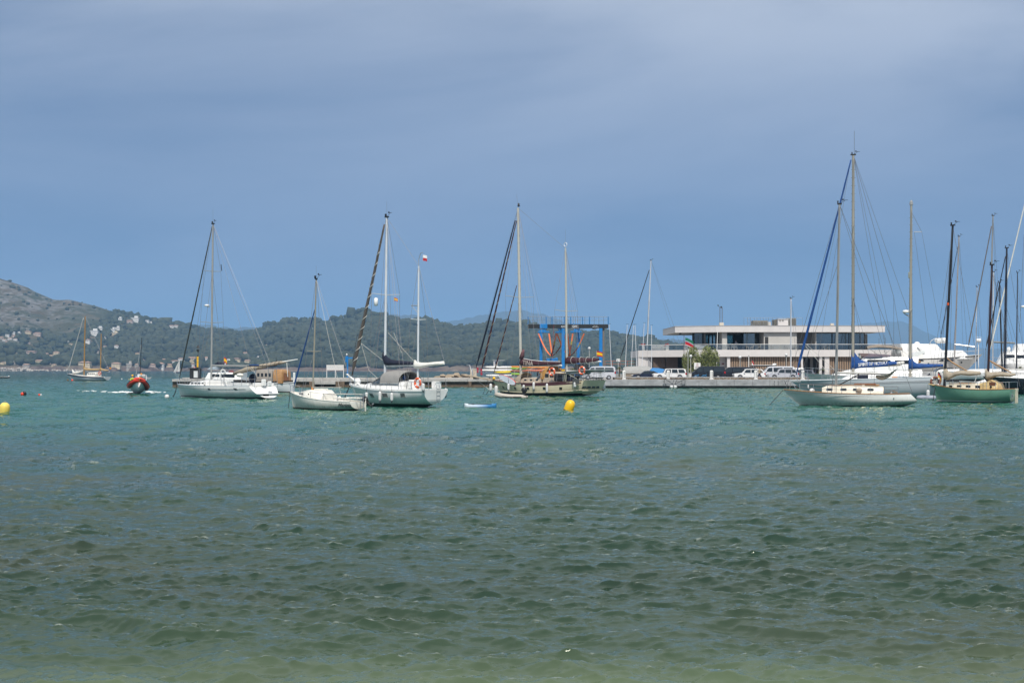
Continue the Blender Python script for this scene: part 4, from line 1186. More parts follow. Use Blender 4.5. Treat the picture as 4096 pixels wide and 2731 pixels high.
class Boat:
 def __init__(s, name, label, cat, stern_px, wl_py, theta, right=False, z0=0.0, d=None, group=None):
  d = d or dep(wl_py)
  s.phi = R(theta) if right else math.pi - R(theta)
  s.o = Vector((X(stern_px, d), d, z0))
  s.fw = Vector((math.cos(s.phi), math.sin(s.phi), 0))
  s.pt_ = Vector((-math.sin(s.phi), math.cos(s.phi), 0))
  s.t = thing(name, label, cat, s.o, s.phi, group)
  s.sd = -1 if right else 1            # local y of the side that faces the camera
 def at(s, px, py, off=0.0):
  """photo pixel -> local point on the lengthwise plane at sideways offset off (towards the camera when positive)"""
  off = off * s.sd
  dr = Vector(((px - 2048) / F, 1.0, (YH - py) / F))
  c = Vector((0, 0, H))
  t = ((s.o - c).dot(s.pt_) + off) / dr.dot(s.pt_)
  p = c + dr * t - s.o
  return Vector((p.dot(s.fw), off, p.z))
 def world(s, p):
  return s.o + s.fw * p[0] + s.pt_ * p[1] + Vector((0, 0, p[2]))
 def mk(s, name, mb, m, smooth=False, parent=None, label=None):
  return mb.build(name, m, parent or s.t, smooth, label=label)
 # hull: profiles are x positions against height fraction
 def hull(s, bow, stern, beam, bands, sag=.12, sternw=.7, bowx=None, sternx=None, full=.62, keel=-.35, nt=28, name='hull', flare=.8, entry=1.0, deckm=DECK, transom=None, deck_drop=.05, deck=True, maxb=.45, fullness=1.7, tuck=.45):
  """bow, stern: (x, z) of the deck ends; bands: [(z0, z1, material, part name)], z1 None = up to the sheer"""
  s.bow, s.stern, s.beam, s.sag, s.keel = bow, stern, beam, sag, keel
  bx = bowx or [(0, bow[0] - .9), (1, bow[0])]
  sx = sternx or [(0, stern[0] + .3), (1, stern[0])]
  fb = lambda q: float(np.interp(q, [k for k, _ in bx], [v for _, v in bx]))
  fs = lambda q: float(np.interp(q, [k for k, _ in sx], [v for _, v in sx]))
  def plan(t):
   if t < maxb:
    u = t / maxb
    return sternw + (1 - sternw) * (1 - (1 - u) ** 2)
   u = (t - maxb) / (1 - maxb)
   return max(0.0, (1 - u ** fullness)) ** (.9 * entry) if u < 1 else 0.0
  def sheer(t):
   return stern[1] + (bow[1] - stern[1]) * (t ** 1.6) - sag * 4 * t * (1 - t)
  def P(t, z):
   sh = sheer(t)
   ke = keel + tuck * max(0.0, 1 - t / .42) ** 1.8      # the bottom rises towards the stern
   q = min(max((z - keel) / (sh - keel), 0), 1)
   x = fs(q) + (fb(q) - fs(q)) * t
   qs = min(max((z - ke) / (sh - ke), 0), 1)
   sec = math.sin(qs ** full * math.pi / 2) ** flare
   w = plan(t)
   # fine ends: narrower low down towards the bow
   wl = w ** (1 + .8 * (1 - q) * t)
   return x, beam / 2 * wl * sec, z
  s.P, s.sheer = P, sheer
  s.L = bow[0] - stern[0]
  out = []
  for (z0, z1, m, nm) in bands:
   mb = MB()
   nz = 9 if z1 is None else 4
   for side in (1, -1):
    rings = []
    for i in range(nt + 1):
     t = i / nt
     zt = sheer(t) if z1 is None else (sheer(t) + z1 if z1 <= 0 and z0 is not None and z0 <= 0 and nm in ('sheer_band',) else min(z1, sheer(t)))
     zb = (sheer(t) + z0) if nm == 'sheer_band' else z0
     ring = []
     for j in range(nz + 1):
      ke_ = keel + tuck * max(0.0, 1 - t / .42) ** 1.8
      z = max(zb + (zt - zb) * j / nz, min(ke_, zt))
      x, y, z_ = P(t, z)
      e_ = .006 if nm != 'hull' else 0
      ring.append((x, side * (y + e_), z_))
     rings.append(ring)
    mb.loft(rings, False, False)
   o = s.mk(nm, mb, m, smooth=60)
   out.append(o)
  s.hull_o = out[0]
  # transom
  zt = sheer(0)
  ring = []
  n = 9
  for j in range(n + 1):
   z = keel + tuck + (zt - keel - tuck) * (j / n) ** 1.3
   x, y, _ = P(0, z)
   ring.append((x, y, z))
  mb = MB()
  for a, b in zip(ring[:-1], ring[1:]):
   mb.add([a, b, (b[0], -b[1], b[2]), (a[0], -a[1], a[2])], [(0, 1, 2, 3)])
  s.tr = s.mk('transom', mb, transom or bands[0][2], smooth=40)
  if deck:
   mb = MB()
   rings = []
   for i in range(nt + 1):
    t = i / nt
    z = sheer(t) - deck_drop
    x, y, _ = P(t, z)
    y = max(y - .012, 0)
    rings.append([(x, y, z), (x, y * .5, z + .04 * min(1, y)), (x, -y * .5, z + .04 * min(1, y)), (x, -y, z)])
   mb.loft(rings, False, False)
   s.deck_o = s.mk('deck', mb, deckm, smooth=40)
  return s
 def t_of(s, x):
  return min(max((x - s.stern[0]) / (s.bow[0] - s.stern[0]), 0), 1)
 def rail_pts(s, x0, x1, n, dz=0.0, inset=0.0, side=1):
  pts = []
  for i in range(n + 1):
   x = x0 + (x1 - x0) * i / n
   t = s.t_of(x)
   _, y, z = s.P(t, s.sheer(t))
   pts.append((x, side * max(y - inset, 0), z + dz))
  return pts
 def toerail(s, m, r=.03, dz=.02, name='toe_rail'):
  for side in (1, -1):
   s.mk(name, MB().tube(s.rail_pts(s.stern[0] + .02, s.bow[0] - .02, 22, dz, 0, side), r, 5), m)
 def lifelines(s, x0, x1, n, h=.6, m=STEEL, lines=2):
  for side in (1, -1):
   for i, p in enumerate(s.rail_pts(x0, x1, n, 0, .06, side)):
    s.mk('stanchion', MB().tube([p, (p[0], p[1], p[2] + h)], .018, 5), m)
   for k in range(lines):
    s.mk('lifeline', MB().tube(s.rail_pts(x0, x1, 14, h * (1 - .45 * k), .06, side), .010, 4), WIRE)
 def pulpit(s, length=1.1, h=.65, m=STEEL, over=.1):
  xb = s.bow[0]
  a = s.rail_pts(xb - length, xb - length, 1, 0, .05, 1)[0]
  b = s.rail_pts(xb - length, xb - length, 1, 0, .05, -1)[0]
  mb = MB().tube([(a[0], a[1], a[2] + h), (xb - length * .4, a[1] * .6, a[2] + h + .03), (xb + over, 0.08, s.bow[1] + h + .05), (xb + over, -.08, s.bow[1] + h + .05), (xb - length * .4, b[1] * .6, b[2] + h + .03), (b[0], b[1], b[2] + h)], .016, 5)
  s.mk('pulpit_rail', mb, m)
  for (x_, y_) in ((a[0], a[1]), (b[0], b[1]), (xb - length * .4, a[1] * .6), (xb - length * .4, -a[1] * .6), (xb - .08, .05)):
   z_ = s.sheer(s.t_of(x_))
   s.mk('pulpit_leg', MB().tube([(x_, y_, z_ - .03), (x_ + .03, y_, z_ + h)], .014, 5), m)
 def pushpit(s, length=.9, h=.65, m=STEEL):
  x0 = s.stern[0] + .08
  a = s.rail_pts(x0 + length, x0 + length, 1, 0, .05, 1)[0]
  c = s.rail_pts(x0, x0, 1, 0, .08, 1)[0]
  mb = MB().tube([(a[0], a[1], a[2] + h), (c[0], c[1], c[2] + h), (c[0], -c[1], c[2] + h), (a[0], -a[1], a[2] + h)], .016, 5)
  s.mk('pushpit_rail', mb, m)
  for (x_, y_) in ((a[0], a[1]), (a[0], -a[1]), (c[0], c[1]), (c[0], -c[1])):
   z_ = s.sheer(s.t_of(x_))
   s.mk('pushpit_leg', MB().tube([(x_, y_, z_), (x_, y_, z_ + h)], .014, 5), m)
 def cabin(s, st, m, name='cabin', zb=None, smooth=50, parent=None):
  """st: [(x, half width low, half width top, top z)]"""
  rings = []
  for (x, wb, wt, zt) in st:
   b = (s.sheer(s.t_of(x)) - .06) if zb is None else zb
   r = min(.08, (zt - b) * .4)
   rings.append([(x, wb, b), (x, wt + (wb - wt) * .15, zt - r), (x, wt - r, zt), (x, 0, zt + .03), (x, -wt + r, zt), (x, -wt - (wb - wt) * .15, zt - r), (x, -wb, b)])
  s.cab = st
  return s.mk(name, MB().loft(rings, True, True), m, smooth=smooth, parent=parent)
 def cab_y(s, x, f=.55):
  xs = [q[0] for q in s.cab]
  k = np.argsort(xs)
  xs = np.array(xs)[k]
  wb = np.interp(x, xs, np.array([q[1] for q in s.cab])[k]); wt = np.interp(x, xs, np.array([q[2] for q in s.cab])[k])
  return wb + (wt - wb) * f
 def window(s, x, z, w, h, parent, m=DGLASS, y=None, frame=None, both=True, rnd=.4):
  """window on the cabin side (or hull side when y given)"""
  for side in ((1, -1) if both else (s.sd,)):
   yy = (s.cab_y(x) if y is None else y)
   ya = (s.cab_y(x - w / 2) if y is None else y); yb = (s.cab_y(x + w / 2) if y is None else y)
   rz_w = math.atan2((yb - ya) * side, w)
   mb = MB()
   n = 10
   r = min(w, h) / 2 * rnd * 2
   poly = []
   for cxs, czs, a0 in ((1, 1, 0), (-1, 1, 90), (-1, -1, 180), (1, -1, 270)):
    for k in range(4):
     a = R(a0 + 30 * k)
     poly.append((cxs * (w / 2 - r / 2) + r / 2 * math.cos(a), czs * (h / 2 - r / 2) + r / 2 * math.sin(a)))
   f = mb.prism(poly, -.02, .02)
   nm = s.mk('window', f, m, parent=parent)
   nm.location = (x, side * (yy + .012), z); nm.rotation_euler = (0, 0, rz_w)
   if frame:
    fo = s.mk('window_frame', MB().prism([(a * 1.0 + (.03 if a > 0 else -.03), b + (.03 if b > 0 else -.03)) for a, b in poly], -.02, .012), frame, parent=parent)
    fo.location = (x, side * (yy + .008), z); fo.rotation_euler = (0, 0, rz_w)
 def hull_window(s, px, py, w, h, m=DGLASS, frame=None, beamguess=None):
  """window in the camera-side topside that shows at a photo pixel"""
  off = s.beam / 2 * .9
  for _ in range(6):
   p = s.at(px, py, off)
   t = s.t_of(p.x)
   off = s.P(t, min(p.z, s.sheer(t)))[1]
  x, z = p.x, p.z
  t0, t1 = s.t_of(x - w / 2), s.t_of(x + w / 2)
  p0, p1 = s.P(t0, z), s.P(t1, z)
  lo, hi = s.P(t0, z - h / 2), s.P(t0, z + h / 2)
  lo1, hi1 = s.P(t1, z - h / 2), s.P(t1, z + h / 2)
  for nm, g, e, mm in (('port_light_frame', .03, .010, frame), ('port_light', 0, .016, m)):
   if mm is None: continue
   A = [(lo[0] - g, s.sd * (lo[1] + e), z - h / 2 - g), (lo1[0] + g, s.sd * (lo1[1] + e), z - h / 2 - g), (hi1[0] + g, s.sd * (hi1[1] + e), z + h / 2 + g), (hi[0] - g, s.sd * (hi[1] + e), z + h / 2 + g)]
   Bq = [(a[0], a[1] - s.sd * .05, a[2]) for a in A]
   s.mk(nm, MB().add(A + Bq, [(0, 1, 2, 3), (7, 6, 5, 4), (0, 4, 5, 1), (1, 5, 6, 2), (2, 6, 7, 3), (3, 7, 4, 0)]), mm)
 def spar(s, name, a, b, r, m, r2=None, n=8, flat=None):
  return s.mk(name, MB().tube([a, b], [r, r2 or r], n, flat=flat), m, smooth=50)
 def wire(s, a, b, name='stay', r=.014, m=WIRE, parent=None):
  return s.mk(name, MB().tube([a, b], r, 4, caps=False), m, parent=parent)
 def mast(s, base, top, r=.085, m=ALU, spreaders=(), chain=None, name='mast', taper=.8, lower=True, chain_x=0, gear=True, sweep=0.0, dihed=.06):
  """base, top local points; spreaders [(z, half length)]; chain = half beam of the chainplates"""
  base, top = Vector(base), Vector(top)
  mo = s.mk(name, MB().tube([base, base.lerp(top, .6), top], [r, r, r * taper], 10), m, smooth=50)
  ch = chain if chain is not None else s.beam / 2 * .85
  dk = s.sheer(s.t_of(base.x))
  for side in (1, -1):
   prev = Vector((top.x, side * .06, top.z - .15))
   for k, (z, hl) in enumerate(spreaders):
    f = (z - base.z) / (top.z - base.z)
    root = base.lerp(top, f)
    tip = Vector((root.x - sweep, side * hl, z + dihed * hl))
    s.mk('spreader', MB().tube([root, tip], [.035, .022], 6), m if m is not BLACK else ALU, parent=mo)
    s.wire(prev, tip, 'shroud', .013, parent=mo)
    if k == 0 or True:
     s.wire(root, (base.x + chain_x + (.35 if k else .0), side * ch, dk), 'lower_shroud', parent=mo)
    prev = tip
   s.wire(prev, (base.x + chain_x, side * ch, dk), 'shroud', parent=mo)
  if gear:
   s.mk('masthead_fitting', MB().box((top.x, 0, top.z + .02), (r * 3.4, r * 1.8, .10)).box((top.x + .12, 0, top.z + .16), (.10, .10, .2)), BLACK, parent=mo)
   s.mk('wind_vane', MB().tube([top + Vector((-.05, 0, .05)), top + Vector((-.42, 0, .28))], .014, 4).tube([top + Vector((-.62, 0, .30)), top + Vector((-.25, 0, .30))], .016, 4).box(top + Vector((-.25, 0, .34)), (.12, .02, .12)), BLACK, parent=mo)
  return mo
 def furled(s, a, b, r, m, name='furled_sail', stripe=None, pitch=.5, sag=.004, taper=.45):
  a, b = Vector(a), Vector(b)
  n = 26
  pts, rs = [], []
  for i in range(n + 1):
   f = i / n
   p = a.lerp(b, f)
   p.z -= math.sin(math.pi * f) * sag * (a - b).length
   pts.append(p)
   k = taper + (1 - taper) * min(1, f * 1.25)
   if f > .93: k *= max(.3, (1 - f) / .07)
   rs.append(r * k * (1 + .07 * math.sin(i * 2.7)))
  o = s.mk(name, MB().tube(pts, rs, 8), m, smooth=True)
  if stripe:
   mb = MB()
   L_ = (a - b).length
   nn = int(L_ / pitch * 10)
   ax = (b - a).normalized(); e1 = ax.cross(Vector((0, 1, 0))).normalized(); e2 = ax.cross(e1)
   sp = []
   for i in range(nn):
    f = .12 + .83 * i / nn
    kk = taper + (1 - taper) * min(1, f * 1.25)
    p = a.lerp(b, f); p.z -= math.sin(math.pi * f) * sag * L_
    an = 2 * math.pi * f * L_ / pitch
    sp.append(p + (e1 * math.cos(an) + e2 * math.sin(an)) * r * kk * 1.03)
   mb.tube(sp, .028, 4)
   s.mk('furling_line', mb, stripe, parent=o)
  return o
 def cover(s, secs, m, name='sail_cover', w=.2, n=12, lump=.05):
  """stowed sail in its cover; secs [(px, py top, py bottom[, half width])] along the boom"""
  rings = []
  g2 = np.random.default_rng(int(abs(secs[0][0])))
  # resample
  pxs = [q[0] for q in secs]
  for i in range(len(secs) * 3 - 2):
   f = i / 3
   k = min(int(f), len(secs) - 2); u = f - k
   px = secs[k][0] * (1 - u) + secs[k + 1][0] * u
   a = secs[k][1] * (1 - u) + secs[k + 1][1] * u
   b = secs[k][2] * (1 - u) + secs[k + 1][2] * u
   ww = (secs[k][3] if len(secs[k]) > 3 else w) * (1 - u) + (secs[k + 1][3] if len(secs[k + 1]) > 3 else w) * u
   hi, lo = s.at(px, a), s.at(px, b)
   c = (hi + lo) / 2; hh = (hi.z - lo.z) / 2
   ww *= 1 + g2.normal() * lump
   ring = []
   for j in range(n):
    an = 2 * math.pi * j / n
    # teardrop: fuller low down
    yy = math.cos(an) * ww * (1 - .45 * math.sin(an)) * (1 + g2.normal() * lump * .5)
    ring.append((c.x, yy, c.z + math.sin(an) * hh))
   rings.append(ring)
  o = s.mk(name, MB().loft(rings, True, True), m, smooth=True)
  return o
def fender(b, px, py0, py1, off, label, r=.11, m=FENDER, tip=FENDT, rope_to=None, grp=None, tear=False):
 """a fender hung on the boat's camera side between two photo rows"""
 a, c = b.at(px, py0, off), b.at(px, py1, off)
 A, C = b.world(a), b.world(c)
 t = thing('fender', label, 'fender', C, 0, grp)
 h = A.z - C.z
 pr = [(.02, 0), (r * .55, h * .06), (r * .95, h * .16), (r, h * .26), (r, h * .76), (r * .9, h * .87), (r * .5, h * .96), (.03, h)] if not tear else [(.02, 0), (r * .75, h * .12), (r, h * .30), (r * .92, h * .52), (r * .6, h * .80), (r * .3, h * .94), (.05, h)]
 MB().lathe(pr, (0, 0, 0), 12).build('body', m, t, smooth=True)
 MB().lathe([(.02, -.10), (r * .3, -.05), (r * .62, h * .075)], (0, 0, 0), 10).build('tip', tip, t, smooth=True)
 MB().lathe([(r * .55, h * .94), (r * .25, h * 1.03), (.02, h * 1.06)], (0, 0, 0), 10).build('cap', tip, t, smooth=True)
 up = .45 if rope_to is None else rope_to
 MB().tube([(0, 0, h), (0, .05, h + up)], .012, 4).build('lanyard', DROPE, t)
 return t
def lifebuoy(loc, label, r=.30, axis=(0, 1, 0), m=ORANGE):
 t = thing('lifebuoy', label, 'lifebuoy', loc)
 MB().torus((0, 0, 0), r, r * .27, axis, 24, 8).build('ring', m, t, smooth=True)
 ax = Vector(axis).normalized(); u = ax.cross(Vector((0, 0, 1))).normalized(); w = Vector((0, 0, 1))
 for k in range(4):
  a = R(45 + 90 * k)
  MB().torus((0, 0, 0), r, r * .285, axis, 3, 8, a - .13, a + .13).build('band', WHITE2, t)
 MB().torus((0, 0, 0), r * 1.3, .012, axis, 20, 4).build('grab_line', ROPE, t)
 return t
def flag(loc, w, h, bands, label, droop=.2, name='flag', pole=None, xdir=(1, 0, 0), skew=0.0):
 """bands: [(fraction, material)] from top to bottom"""
 t = thing(name, label, 'flag', loc)
 z = 0.0
 n = 8
 xd = Vector(xdir).normalized()
 nd = xd.cross(Vector((0, 0, 1)))
 for fr, m in bands:
  mb = MB()
  V, Fq = [], []
  for i in range(n + 1):
   u = i / n
   p = xd * (w * u) + nd * (.06 * w * math.sin(u * 7)) + Vector((0, 0, -droop * w * u * u - skew * u * h))
   for zz_ in (z, z + fr * h):
    V.append(tuple(p + Vector((0, 0, -zz_))))
  for i in range(n):
   Fq.append((2 * i, 2 * i + 1, 2 * i + 3, 2 * i + 2))
  mb.add(V, Fq)
  # thickness
  V2 = [tuple(Vector(v) + nd * .008) for v in V]
  mb.add(V2, [tuple(reversed(f)) for f in Fq])
  mb.build('stripe', m, t, smooth=True)
  z += fr * h
 MB().tube([(0, 0, .05), (0, 0, -h - .05)], .012, 4).build('hoist', ROPE, t)
 return t
RED = mat('flag_red', (.42, .012, .02), .8, var=.1)
YELF = mat('flag_yellow', (.75, .45, .01), .8, var=.1)
WHF = mat('flag_white', (.72, .72, .72), .8, var=.05)
GRNF = mat('flag_green', (.01, .14, .08), .8, var=.1)
BLUF = mat('flag_blue', (.01, .03, .16), .8, var=.1)
INK = mat('black_lettering', (.012, .012, .016), .6, var=.1)
WLET = mat('white_lettering', (.74, .74, .74), .6, var=.05)
OUTB = mat('outboard_cowl', (.014, .014, .016), .35, var=.15)
def outboard(loc, rz, label, tilt=0.0, s=1.0):
 t = thing('outboard_motor', label, 'outboard motor', loc, rz)
 mb = MB()
 # along -x is aft; tilt raises the leg
 ca, sa = math.cos(tilt), math.sin(tilt)
 tr = lambda x, z: (-(x * ca + -z * sa) * s, 0, (x * sa + z * ca) * s)
 cw = MB()
 rings = []
 for (z, l, w) in ((.10, .16, .12), (.16, .22, .15), (.38, .24, .16), (.50, .20, .13), (.55, .10, .07)):
  ring = []
  for j in range(10):
   a = 2 * math.pi * j / 10
   x0 = .02 + l * math.cos(a); y0 = w * math.sin(a)
   q = tr(x0, z)
   ring.append((q[0], y0 * s, q[2]))
  rings.append(ring)
 cw.loft(rings, True, True).build('cowl', OUTB, t, smooth=True)
 MB().tube([tr(0, .12), tr(0, -.5)], [.07 * s, .05 * s], 8).build('leg', RUBBER, t)
 MB().tube([tr(-.10, -.52), tr(.16, -.52)], [.03 * s, .06 * s], 8).build('gearcase', RUBBER, t, smooth=True)
 pr = MB()
 for k in range(3):
  a = 2 * math.pi * k / 3
  c0 = Vector(tr(.18, -.52)); 
  pr.add([c0 + Vector((0, .02, 0)), c0 + Vector((.02, .11 * math.cos(a) * s, .11 * math.sin(a) * s)), c0 + Vector((-.02, .11 * math.cos(a + .6) * s, .11 * math.sin(a + .6) * s))], [(0, 1, 2)])
 pr.build('propeller', STEEL, t)
 MB().bx(-.06, .10, -.09 * s, .09 * s, -.06, .12).build('bracket', RUBBER, t)
 return t
# ------------------------------------------------------------------ white cruising sloop (left)
BOOT = mat('boot_stripe_black', (.012, .016, .018), .4, var=.2)
ANTIG = mat('antifoul_green', (.010, .045, .035), .6, var=.3)
ANTIB = mat('antifoul_black', (.012, .013, .016), .6, var=.3)
ANTIR = mat('antifoul_brown', (.05, .028, .018), .7, var=.4)
GREYST = mat('grey_stripe', (.14, .13, .13), .5)
CLEARP = glass_mat('clear_vinyl', (.62, .63, .62), .10)
b = Boat('sailing_yacht', 'white cruising sloop with open scooped stern and dark panel on poles', 'sailboat', 1078, 1597, 45)
bow = b.at(709, 1537); st = b.at(1052, 1544)
b.hull((bow.x, bow.z), (1.15, st.z), 3.7, [(.17, None, WHITEH, 'hull'), (.08, .17, BOOT, 'boot_stripe'), (-.35, .08, WHITE, 'bottom')], sag=.05, sternw=.80, bowx=[(0, bow.x - .9), (1, bow.x)], sternx=[(0, .55), (.2, .05), (.35, .0), (1, 1.15)], transom=WHITE)
b.toerail(ALUB, .025)
b.mk('cove_stripe', MB().tube(b.rail_pts(1.6, bow.x - .4, 20, -.27, -.012, 1), .014, 4), GREYST)
b.lifelines(1.6, bow.x - 1.2, 7)
b.pulpit(1.2)
b.pushpit(1.0)
zd = 1.18
cab = b.cabin([(bow.x - 2.6, .35, .2, zd + .12), (bow.x - 3.6, .95, .75, zd + .36), (bow.x - 6.0, 1.25, 1.0, zd + .48), (bow.x - 7.0, 1.28, 1.05, zd + .52), (bow.x - 7.15, 1.28, 1.05, zd + .50)], WHITE)
for k in range(4):
 b.window(bow.x - 4.2 - k * .75, zd + .24, .48, .13, cab)
for side in (1, -1):
 b.mk('coaming', MB().box((3.0, side * 1.35, zd + .14), (3.4, .3, .36), bev=.06), WHITE, smooth=40)
b.mk('cockpit_floor', MB().box((2.8, 0, zd - .02), (3.2, 2.0, .06)), DECK)
mp0, mp1 = b.at(845, 1519), b.at(852, 896)
ms = b.mast(mp0, mp1, .095, ALU, [(b.at(848, 1086).z, .95), (b.at(846, 1291).z, 1.3)], 1.55)
b.spar('antenna', mp1, mp1 + Vector((0, 0, 1.45)), .008, WIRE, n=4)
b.spar('boom', b.at(849, 1462), b.at(1002, 1464), .085, ALU)
b.spar('boom_vang', b.at(892, 1470), b.at(848, 1515), .035, ALU)
b.furled(b.at(849, 906), b.at(716, 1518), .075, mat('dark_green_canvas', (.03, .04, .04), .8), taper=.6)
b.wire(mp1, b.at(1082, 1500, .9), 'backstay'); b.wire(mp1, b.at(1100, 1500, -.9), 'backstay')
b.wire(b.at(849, 906), b.at(765, 1470), 'halyard', .012); b.wire(mp1, b.at(1003, 1462), 'topping_lift', .012)
rd = b.at(828, 1222)
b.mk('radar', MB().lathe([(.02, -.11), (.22, -.10), (.24, 0), (.20, .08), (.02, .10)], rd + Vector((0, 0, .02)), 14), WHITE2, smooth=True, parent=ms)
b.mk('radar_bracket', MB().box(rd + Vector((-.25, 0, -.16)), (.4, .08, .06)), ALU, parent=ms)
b.mk('radar_reflector', MB().tube([b.at(887, 1083, .1), b.at(884, 1058, .1)], .04, 6), BLACK, parent=ms)
# panel on poles over the cockpit
pa, pb = b.at(1022, 1463), b.at(1132, 1463)
xm = (pa.x + pb.x) / 2
b.mk('solar_panel', MB().box((1.2, 0, pa.z - .02), (1.4, 2.4, .06)), BLACK)
b.mk('panel_cover', MB().box((1.75, .5, pa.z + .06), (.55, .8, .12), bev=.04), BLUEC)
for (x_, y_) in ((.55, 1.25), (.55, -1.25), (1.85, 1.25), (1.85, -1.25)):
 b.mk('arch_pole', MB().tube([(x_, y_ * 1.05, 1.1), (x_, y_ * .9, pa.z - .05)], .022, 5), STEEL)
wh = b.at(1062, 1510)
b.mk('wheel_cover', MB().lathe([(.02, -.06), (.42, -.04), (.45, 0), (.42, .04), (.02, .06)], (2.2, .35, zd + .75), 16, axis=(1, 0, .1)), NAVY, smooth=True)
b.mk('pedestal', MB().box((2.4, .35, zd + .35), (.18, .2, .7), bev=.03), WHITE)
for (px, py, w, h, nm) in ((1055, 1530, .42, .62, 'raft_box'), (1078, 1535, .36, .5, 'locker_box')):
 p = b.at(px, py)
 b.mk(nm, MB().box((p.x, p.y, p.z), (.3, w, h), bev=.06), WHITE, smooth=40)
b.mk('stern_step', MB().box((.55, 0, .52), (1.0, 2.3, .08), bev=.03), WHITE)
b.mk('boarding_hatch', MB().box((.14, .3, .42), (.05, .6, .2)), BLACK)
b.hull_window(830, 1556, .36, .17); b.hull_window(935, 1556, .46, .17)
for px in (816, 795, 925):
 q = b.at(px, 1532, 1.2)
fender(b, 818, 1521, 1541, 1.3, 'short white fender stowed upright on the side deck of the white cruising sloop', .10)
flag(b.world(b.at(896, 1428, .9)), .28, .5, [(.25, RED), (.5, YELF), (.25, RED)], 'small limp red and yellow flag under the spreader of the white cruising sloop', .9, xdir=(1, 0, 0))
# bow line and its float
rope = thing('mooring_line', 'dark weedy mooring line from the bow of the white cruising sloop', 'rope', b.world(b.at(705, 1545)))
o_ = Vector(rope.location)
pts = [b.at(706, 1541), b.at(703, 1565), b.at(696, 1580), b.at(687, 1592)]
MB().tube([b.world(p) - o_ for p in pts], .045, 5).build('rope', DROPE, rope)
def ball_buoy(px, py_wl, dia_px, m, label, top=None, tilt=0.0, grp=None, sink=.25, cap=BLACK):
 d = dep(py_wl)
 r = dia_px / 2 * d / F
 t = thing('mooring_buoy', label, 'buoy', (X(px, d), d, 0), 0, grp)
 mb = MB().ball((0, 0, r * (1 - sink * 1.2)), r, 16)
 mb.build('float', m, t, smooth=True)
 if top:
  MB().lathe([(r * .3, r * 1.55), (r * .22, r * 1.95), (.02, r * 2.05)], (0, 0, -r * sink * .6), 8).build('neck', top, t, smooth=True)
 return t
ball_buoy(668, 1593, 19, FENDER, 'round white mooring buoy just left of the white cruising sloop', FENDT)
# ------------------------------------------------------------------ small white sloop
b = Boat('sailing_yacht', 'small white sloop with blue furled jib and tilted outboard', 'sailboat', 1436, 1642, 45)
bow = b.at(1161, 1566); st = b.at(1434, 1607)
b.hull((bow.x, bow.z), (st.x, st.z), 2.2, [(.10, None, OFFWH, 'hull'), (-.35, .10, ANTIR, 'bottom')], sag=.03, sternw=.66, bowx=[(0, bow.x - .55), (.35, bow.x - .28), (1, bow.x)], sternx=[(0, .25), (.4, .02), (1, st.x)], transom=OFFWH)
b.toerail(OFFW, .028)
zd = .85
cab = b.cabin([(bow.x - 1.2, .25, .15, zd + .10), (bow.x - 1.7, .6, .42, zd + .34), (bow.x - 2.6, .78, .58, zd + .48), (bow.x - 4.1, .85, .62, zd + .50), (bow.x - 4.55, .85, .6, zd + .18)], OFFW)
b.window(bow.x - 2.1, zd + .20, .62, .16, cab, y=None, rnd=.8)
b.window(bow.x - 3.1, zd + .20, .12, .12, cab, rnd=1)
b.mk('companion_hatch', MB().box((bow.x - 3.6, 0, zd + .56), (.9, .6, .08), bev=.03), OFFW)
b.mk('cockpit_seat', MB().box((1.1, .55, zd - .02), (1.6, .35, .10), bev=.03), OFFW)
b.mk('cockpit_seat', MB().box((1.1, -.55, zd - .02), (1.6, .35, .10), bev=.03), OFFW)
b.pulpit(.7, .5); b.lifelines(1.2, bow.x - .9, 4, .45, lines=1); b.pushpit(.5, .5)
mp0, mp1 = b.at(1252, 1553), b.at(1265, 1117)
ms = b.mast(mp0, mp1, .055, ALUT, [(b.at(1257, 1406).z, .62)], .95)
b.spar('antenna', mp1, mp1 + Vector((0, 0, .95)), .006, WIRE, n=4)
b.furled(b.at(1259, 1238), b.at(1174, 1550), .055, BLUEC, taper=.6)
b.wire(mp1, (.1, 0, st.z), 'backstay'); b.wire(mp1, b.at(1364, 1580), 'halyard', .012, ROPE)
b.spar('boom', b.at(1253, 1549), b.at(1365, 1549, .1), .02, ROPE)
b.mk('sail_bag', MB().lathe([(.02, 0), (.12, .05), (.09, .25), (.05, .4), (.01, .45)], b.at(1250, 1570), 8), mat('orange_cloth', (.62, .22, .05), .9), smooth=True)
b.mk('spar_stowed', MB().tube([b.at(1290, 1574, .5), b.at(1448, 1577, .5)], .03, 5), ROPE)
ft = thing('stowed_buoy', 'yellow float lying on the foredeck of the small sloop', 'buoy', b.world(b.at(1208, 1585)))
MB().lathe([(.02, -.3), (.13, -.22), (.17, 0), (.12, .2), (.02, .3)], (0, 0, 0), 12, axis=(1, -.2, .2)).build('float', YELLOW, ft, smooth=True)
ld = MB()
p0, p1 = b.at(1423, 1572), b.at(1423, 1635)
for y_ in (.0, -.28):
 ld.tube([(-.12, y_, p0.z), (-.14, y_, p1.z)], .018, 5)
for k in range(5):
 ld.tube([(-.13, 0, p1.z + .12 + k * .2), (-.13, -.28, p1.z + .12 + k * .2)], .014, 4)
b.mk('boarding_ladder', ld, STEEL)
b.mk('rudder', MB().box((-.12, -.45, .35), (.12, .05, .9), bev=.01), OFFW)
outboard(b.world((-.22, -.55, .55)), b.phi, 'black outboard tilted up on the stern of the small sloop', tilt=1.0, s=1.0)
p = b.at(1356, 1627, 1.0)
off = b.P(b.t_of(p.x), .45)[1] + .012
pl, pr_ = b.at(1354, 1627, off), b.at(1398, 1629, off)
y0_, y1_ = b.P(b.t_of(pl.x), .45)[1] + .02, b.P(b.t_of(pr_.x), .45)[1] + .02
